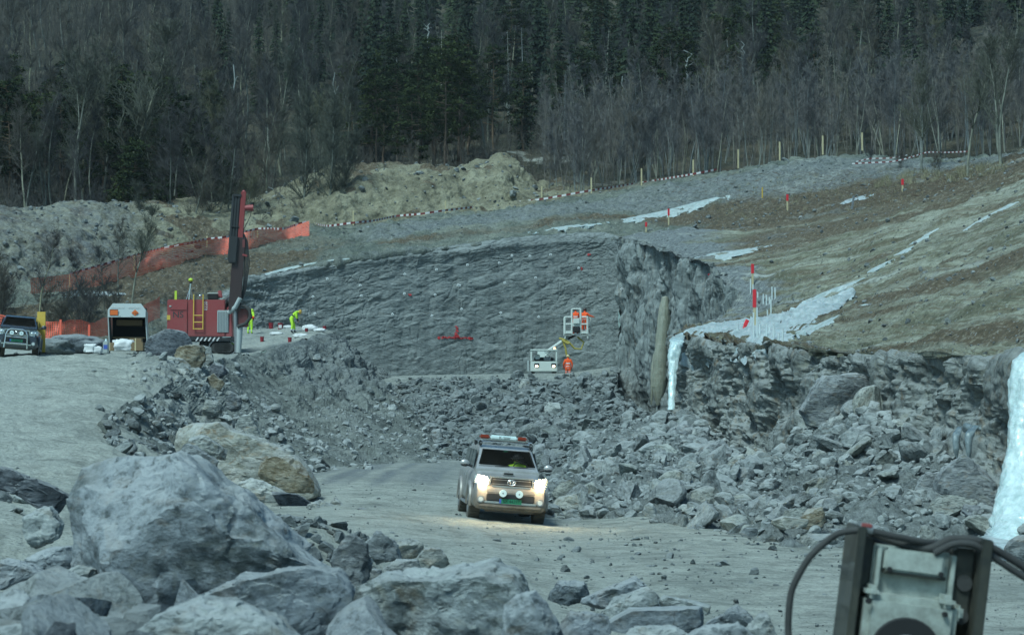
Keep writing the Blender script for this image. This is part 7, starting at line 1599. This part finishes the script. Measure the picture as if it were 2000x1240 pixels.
# undergrowth and far wood: masses nobody could count
def mass(name, geo, n, x0, x1, y0, y1, s0, s1, mat, label, ypow=1.0, keep=None):
    Vs, Fs, off = [], [], 0; c_ = 0
    while c_ < n:
        px_ = rs.uniform(x0, x1); Y = y0 + (y1 - y0) * rs.random() ** ypow
        if keep and not keep(px_, Y): continue
        v, f = geo[rs.randrange(len(geo))]; a = rs.uniform(0, 6.28); s_ = rs.uniform(s0, s1); c2, s2 = math.cos(a) * s_, math.sin(a) * s_
        p_ = wood_at(px_, Y); w = np.stack([v[:, 0] * c2 - v[:, 1] * s2, v[:, 0] * s2 + v[:, 1] * c2, v[:, 2] * s_], -1) + p_; Vs.append(w); Fs.append(f + off); off += len(v); c_ += 1
    me = mesh_np(name, np.concatenate(Vs), np.concatenate(Fs), [M[mat]], False); tag(link(bpy.data.objects.new(name, me)), label, 'wood', kind='stuff')
UG = []
for i in range(4):
    a_, b_ = bare(200 + i, H=4.6, spread=.30, r0=.03, nb=16, up=1.3, first=.1, twig=.012, lvl=2, forks=3, curve=.08); UG.append(tubes(a_ + b_, 3))
mass('undergrowth', UG, 350, -100, 620, 144, 180, .6, 1.1, 'twig', 'low bare brush behind the grey spoil heap')
mass('undergrowth', UG, 800, -100, 2080, 170, 260, .6, 1.25, 'twig', 'brown haze of bare undergrowth between the trunks', .9, lambda x, y: x < 1100 or y > 200)
UG2 = []
for i in range(4):
    a_, b_ = bare(300 + i, H=9, spread=.18, r0=.05, nb=14, up=1.7, first=.25, twig=.010, lvl=2, forks=2, curve=.05); UG2.append(tubes(a_ + b_, 3))
mass('thicket', UG2, 260, 1060, 2080, 165, 215, .65, 1.1, 'twig_thicket', 'dense grey mass of thin alder stems behind the taped edge')
FS = [q2m(spruce_geo(400 + i, H=14, W=2.2, dens=.6)[1]) for i in range(3)]
mass('forest', FS, 330, -150, 2150, 290, 430, .8, 1.3, 'spruce', 'far dark spruce forest filling the top of the hillside', 1.0, lambda x, y: x > 450 or y > 360)
mass('birchwood', UG2, 420, -150, 800, 250, 380, 1.0, 1.7, 'twig', 'far bluish brown mass of bare birches on the upper left')
# grass tufts at the crest of the scraped slope
tw = []
for _ in range(1500):      # roots, twigs and slash left on the stripped ground
    px_ = rs.uniform(1290, 1900); t_ = (px_ - 1290) / 610; py_ = rs.uniform(330 + 0 * t_, 440 - 60 * t_)
    q = hill_at(px_, py_); a = rs.uniform(0, 3.14); l_ = rs.uniform(.2, .9); d_ = Vector((math.cos(a), math.sin(a), rs.uniform(-.1, .45))) * l_
    tw.append((*q, rs.uniform(.008, .03), *(q + d_), .006))
me = mesh_np('slash', *tubes(tw, 3), [M['bark_pine']], False); tag(link(bpy.data.objects.new('slash', me)), 'roots and broken twigs strewn over the brown soil left of the scraped slope', 'twigs', kind='stuff')
gv = []
for i_ in range(260):
    px_ = rs.uniform(1700, 1960) if i_ < 70 else rs.uniform(1400, 1900); t_ = (px_ - 1700) / 260; q = hill_at(px_, 360 - 22 * t_ + (rs.uniform(-14, 10) if i_ < 70 else rs.uniform(-30, 50)))
    for _ in range(22 if i_ < 70 else 7):
        a = rs.uniform(0, 6.28); l_ = rs.uniform(.2, .55) * (1 if i_ < 70 else .6); o_ = q + Vector((rs.gauss(0, .12), rs.gauss(0, .12), 0)); e = o_ + Vector((math.cos(a) * l_ * .5, math.sin(a) * l_ * .5, l_)); s_ = Vector((.012, 0, 0)); gv.append((o_ - s_, o_ + s_, e + s_ * .3, e - s_ * .3))
M['straw'] = leafmat('dry_grass', (0.15, 0.145, 0.10), (0.25, 0.24, 0.17))
me = mesh_np('grass', *q2m(gv), [M['straw']], False); tag(link(bpy.data.objects.new('grass', me)), kind='stuff', label='tufts of dry straw coloured grass along the crest of the scraped slope', cat='grass')
# ------------------------------------------------------------------ cold damp air
b = MB(); b.box((0, 640, 74), (1400, 1400, 160), 'dark'); hz = b.build('haze'); hz.data.materials.clear()
hm_ = bpy.data.materials.new('haze_air'); hm_.use_nodes = True; t_ = hm_.node_tree
for n_ in list(t_.nodes): t_.nodes.remove(n_)
vo = t_.nodes.new('ShaderNodeVolumePrincipled'); vo.inputs['Color'].default_value = (0.80, 0.93, 1.0, 1); vo.inputs['Density'].default_value = 0.00012; vo.inputs['Anisotropy'].default_value = 0.0
ou = t_.nodes.new('ShaderNodeOutputMaterial'); t_.links.new(vo.outputs[0], ou.inputs['Volume'])
hz.data.materials.append(hm_); tag(hz, kind='stuff')
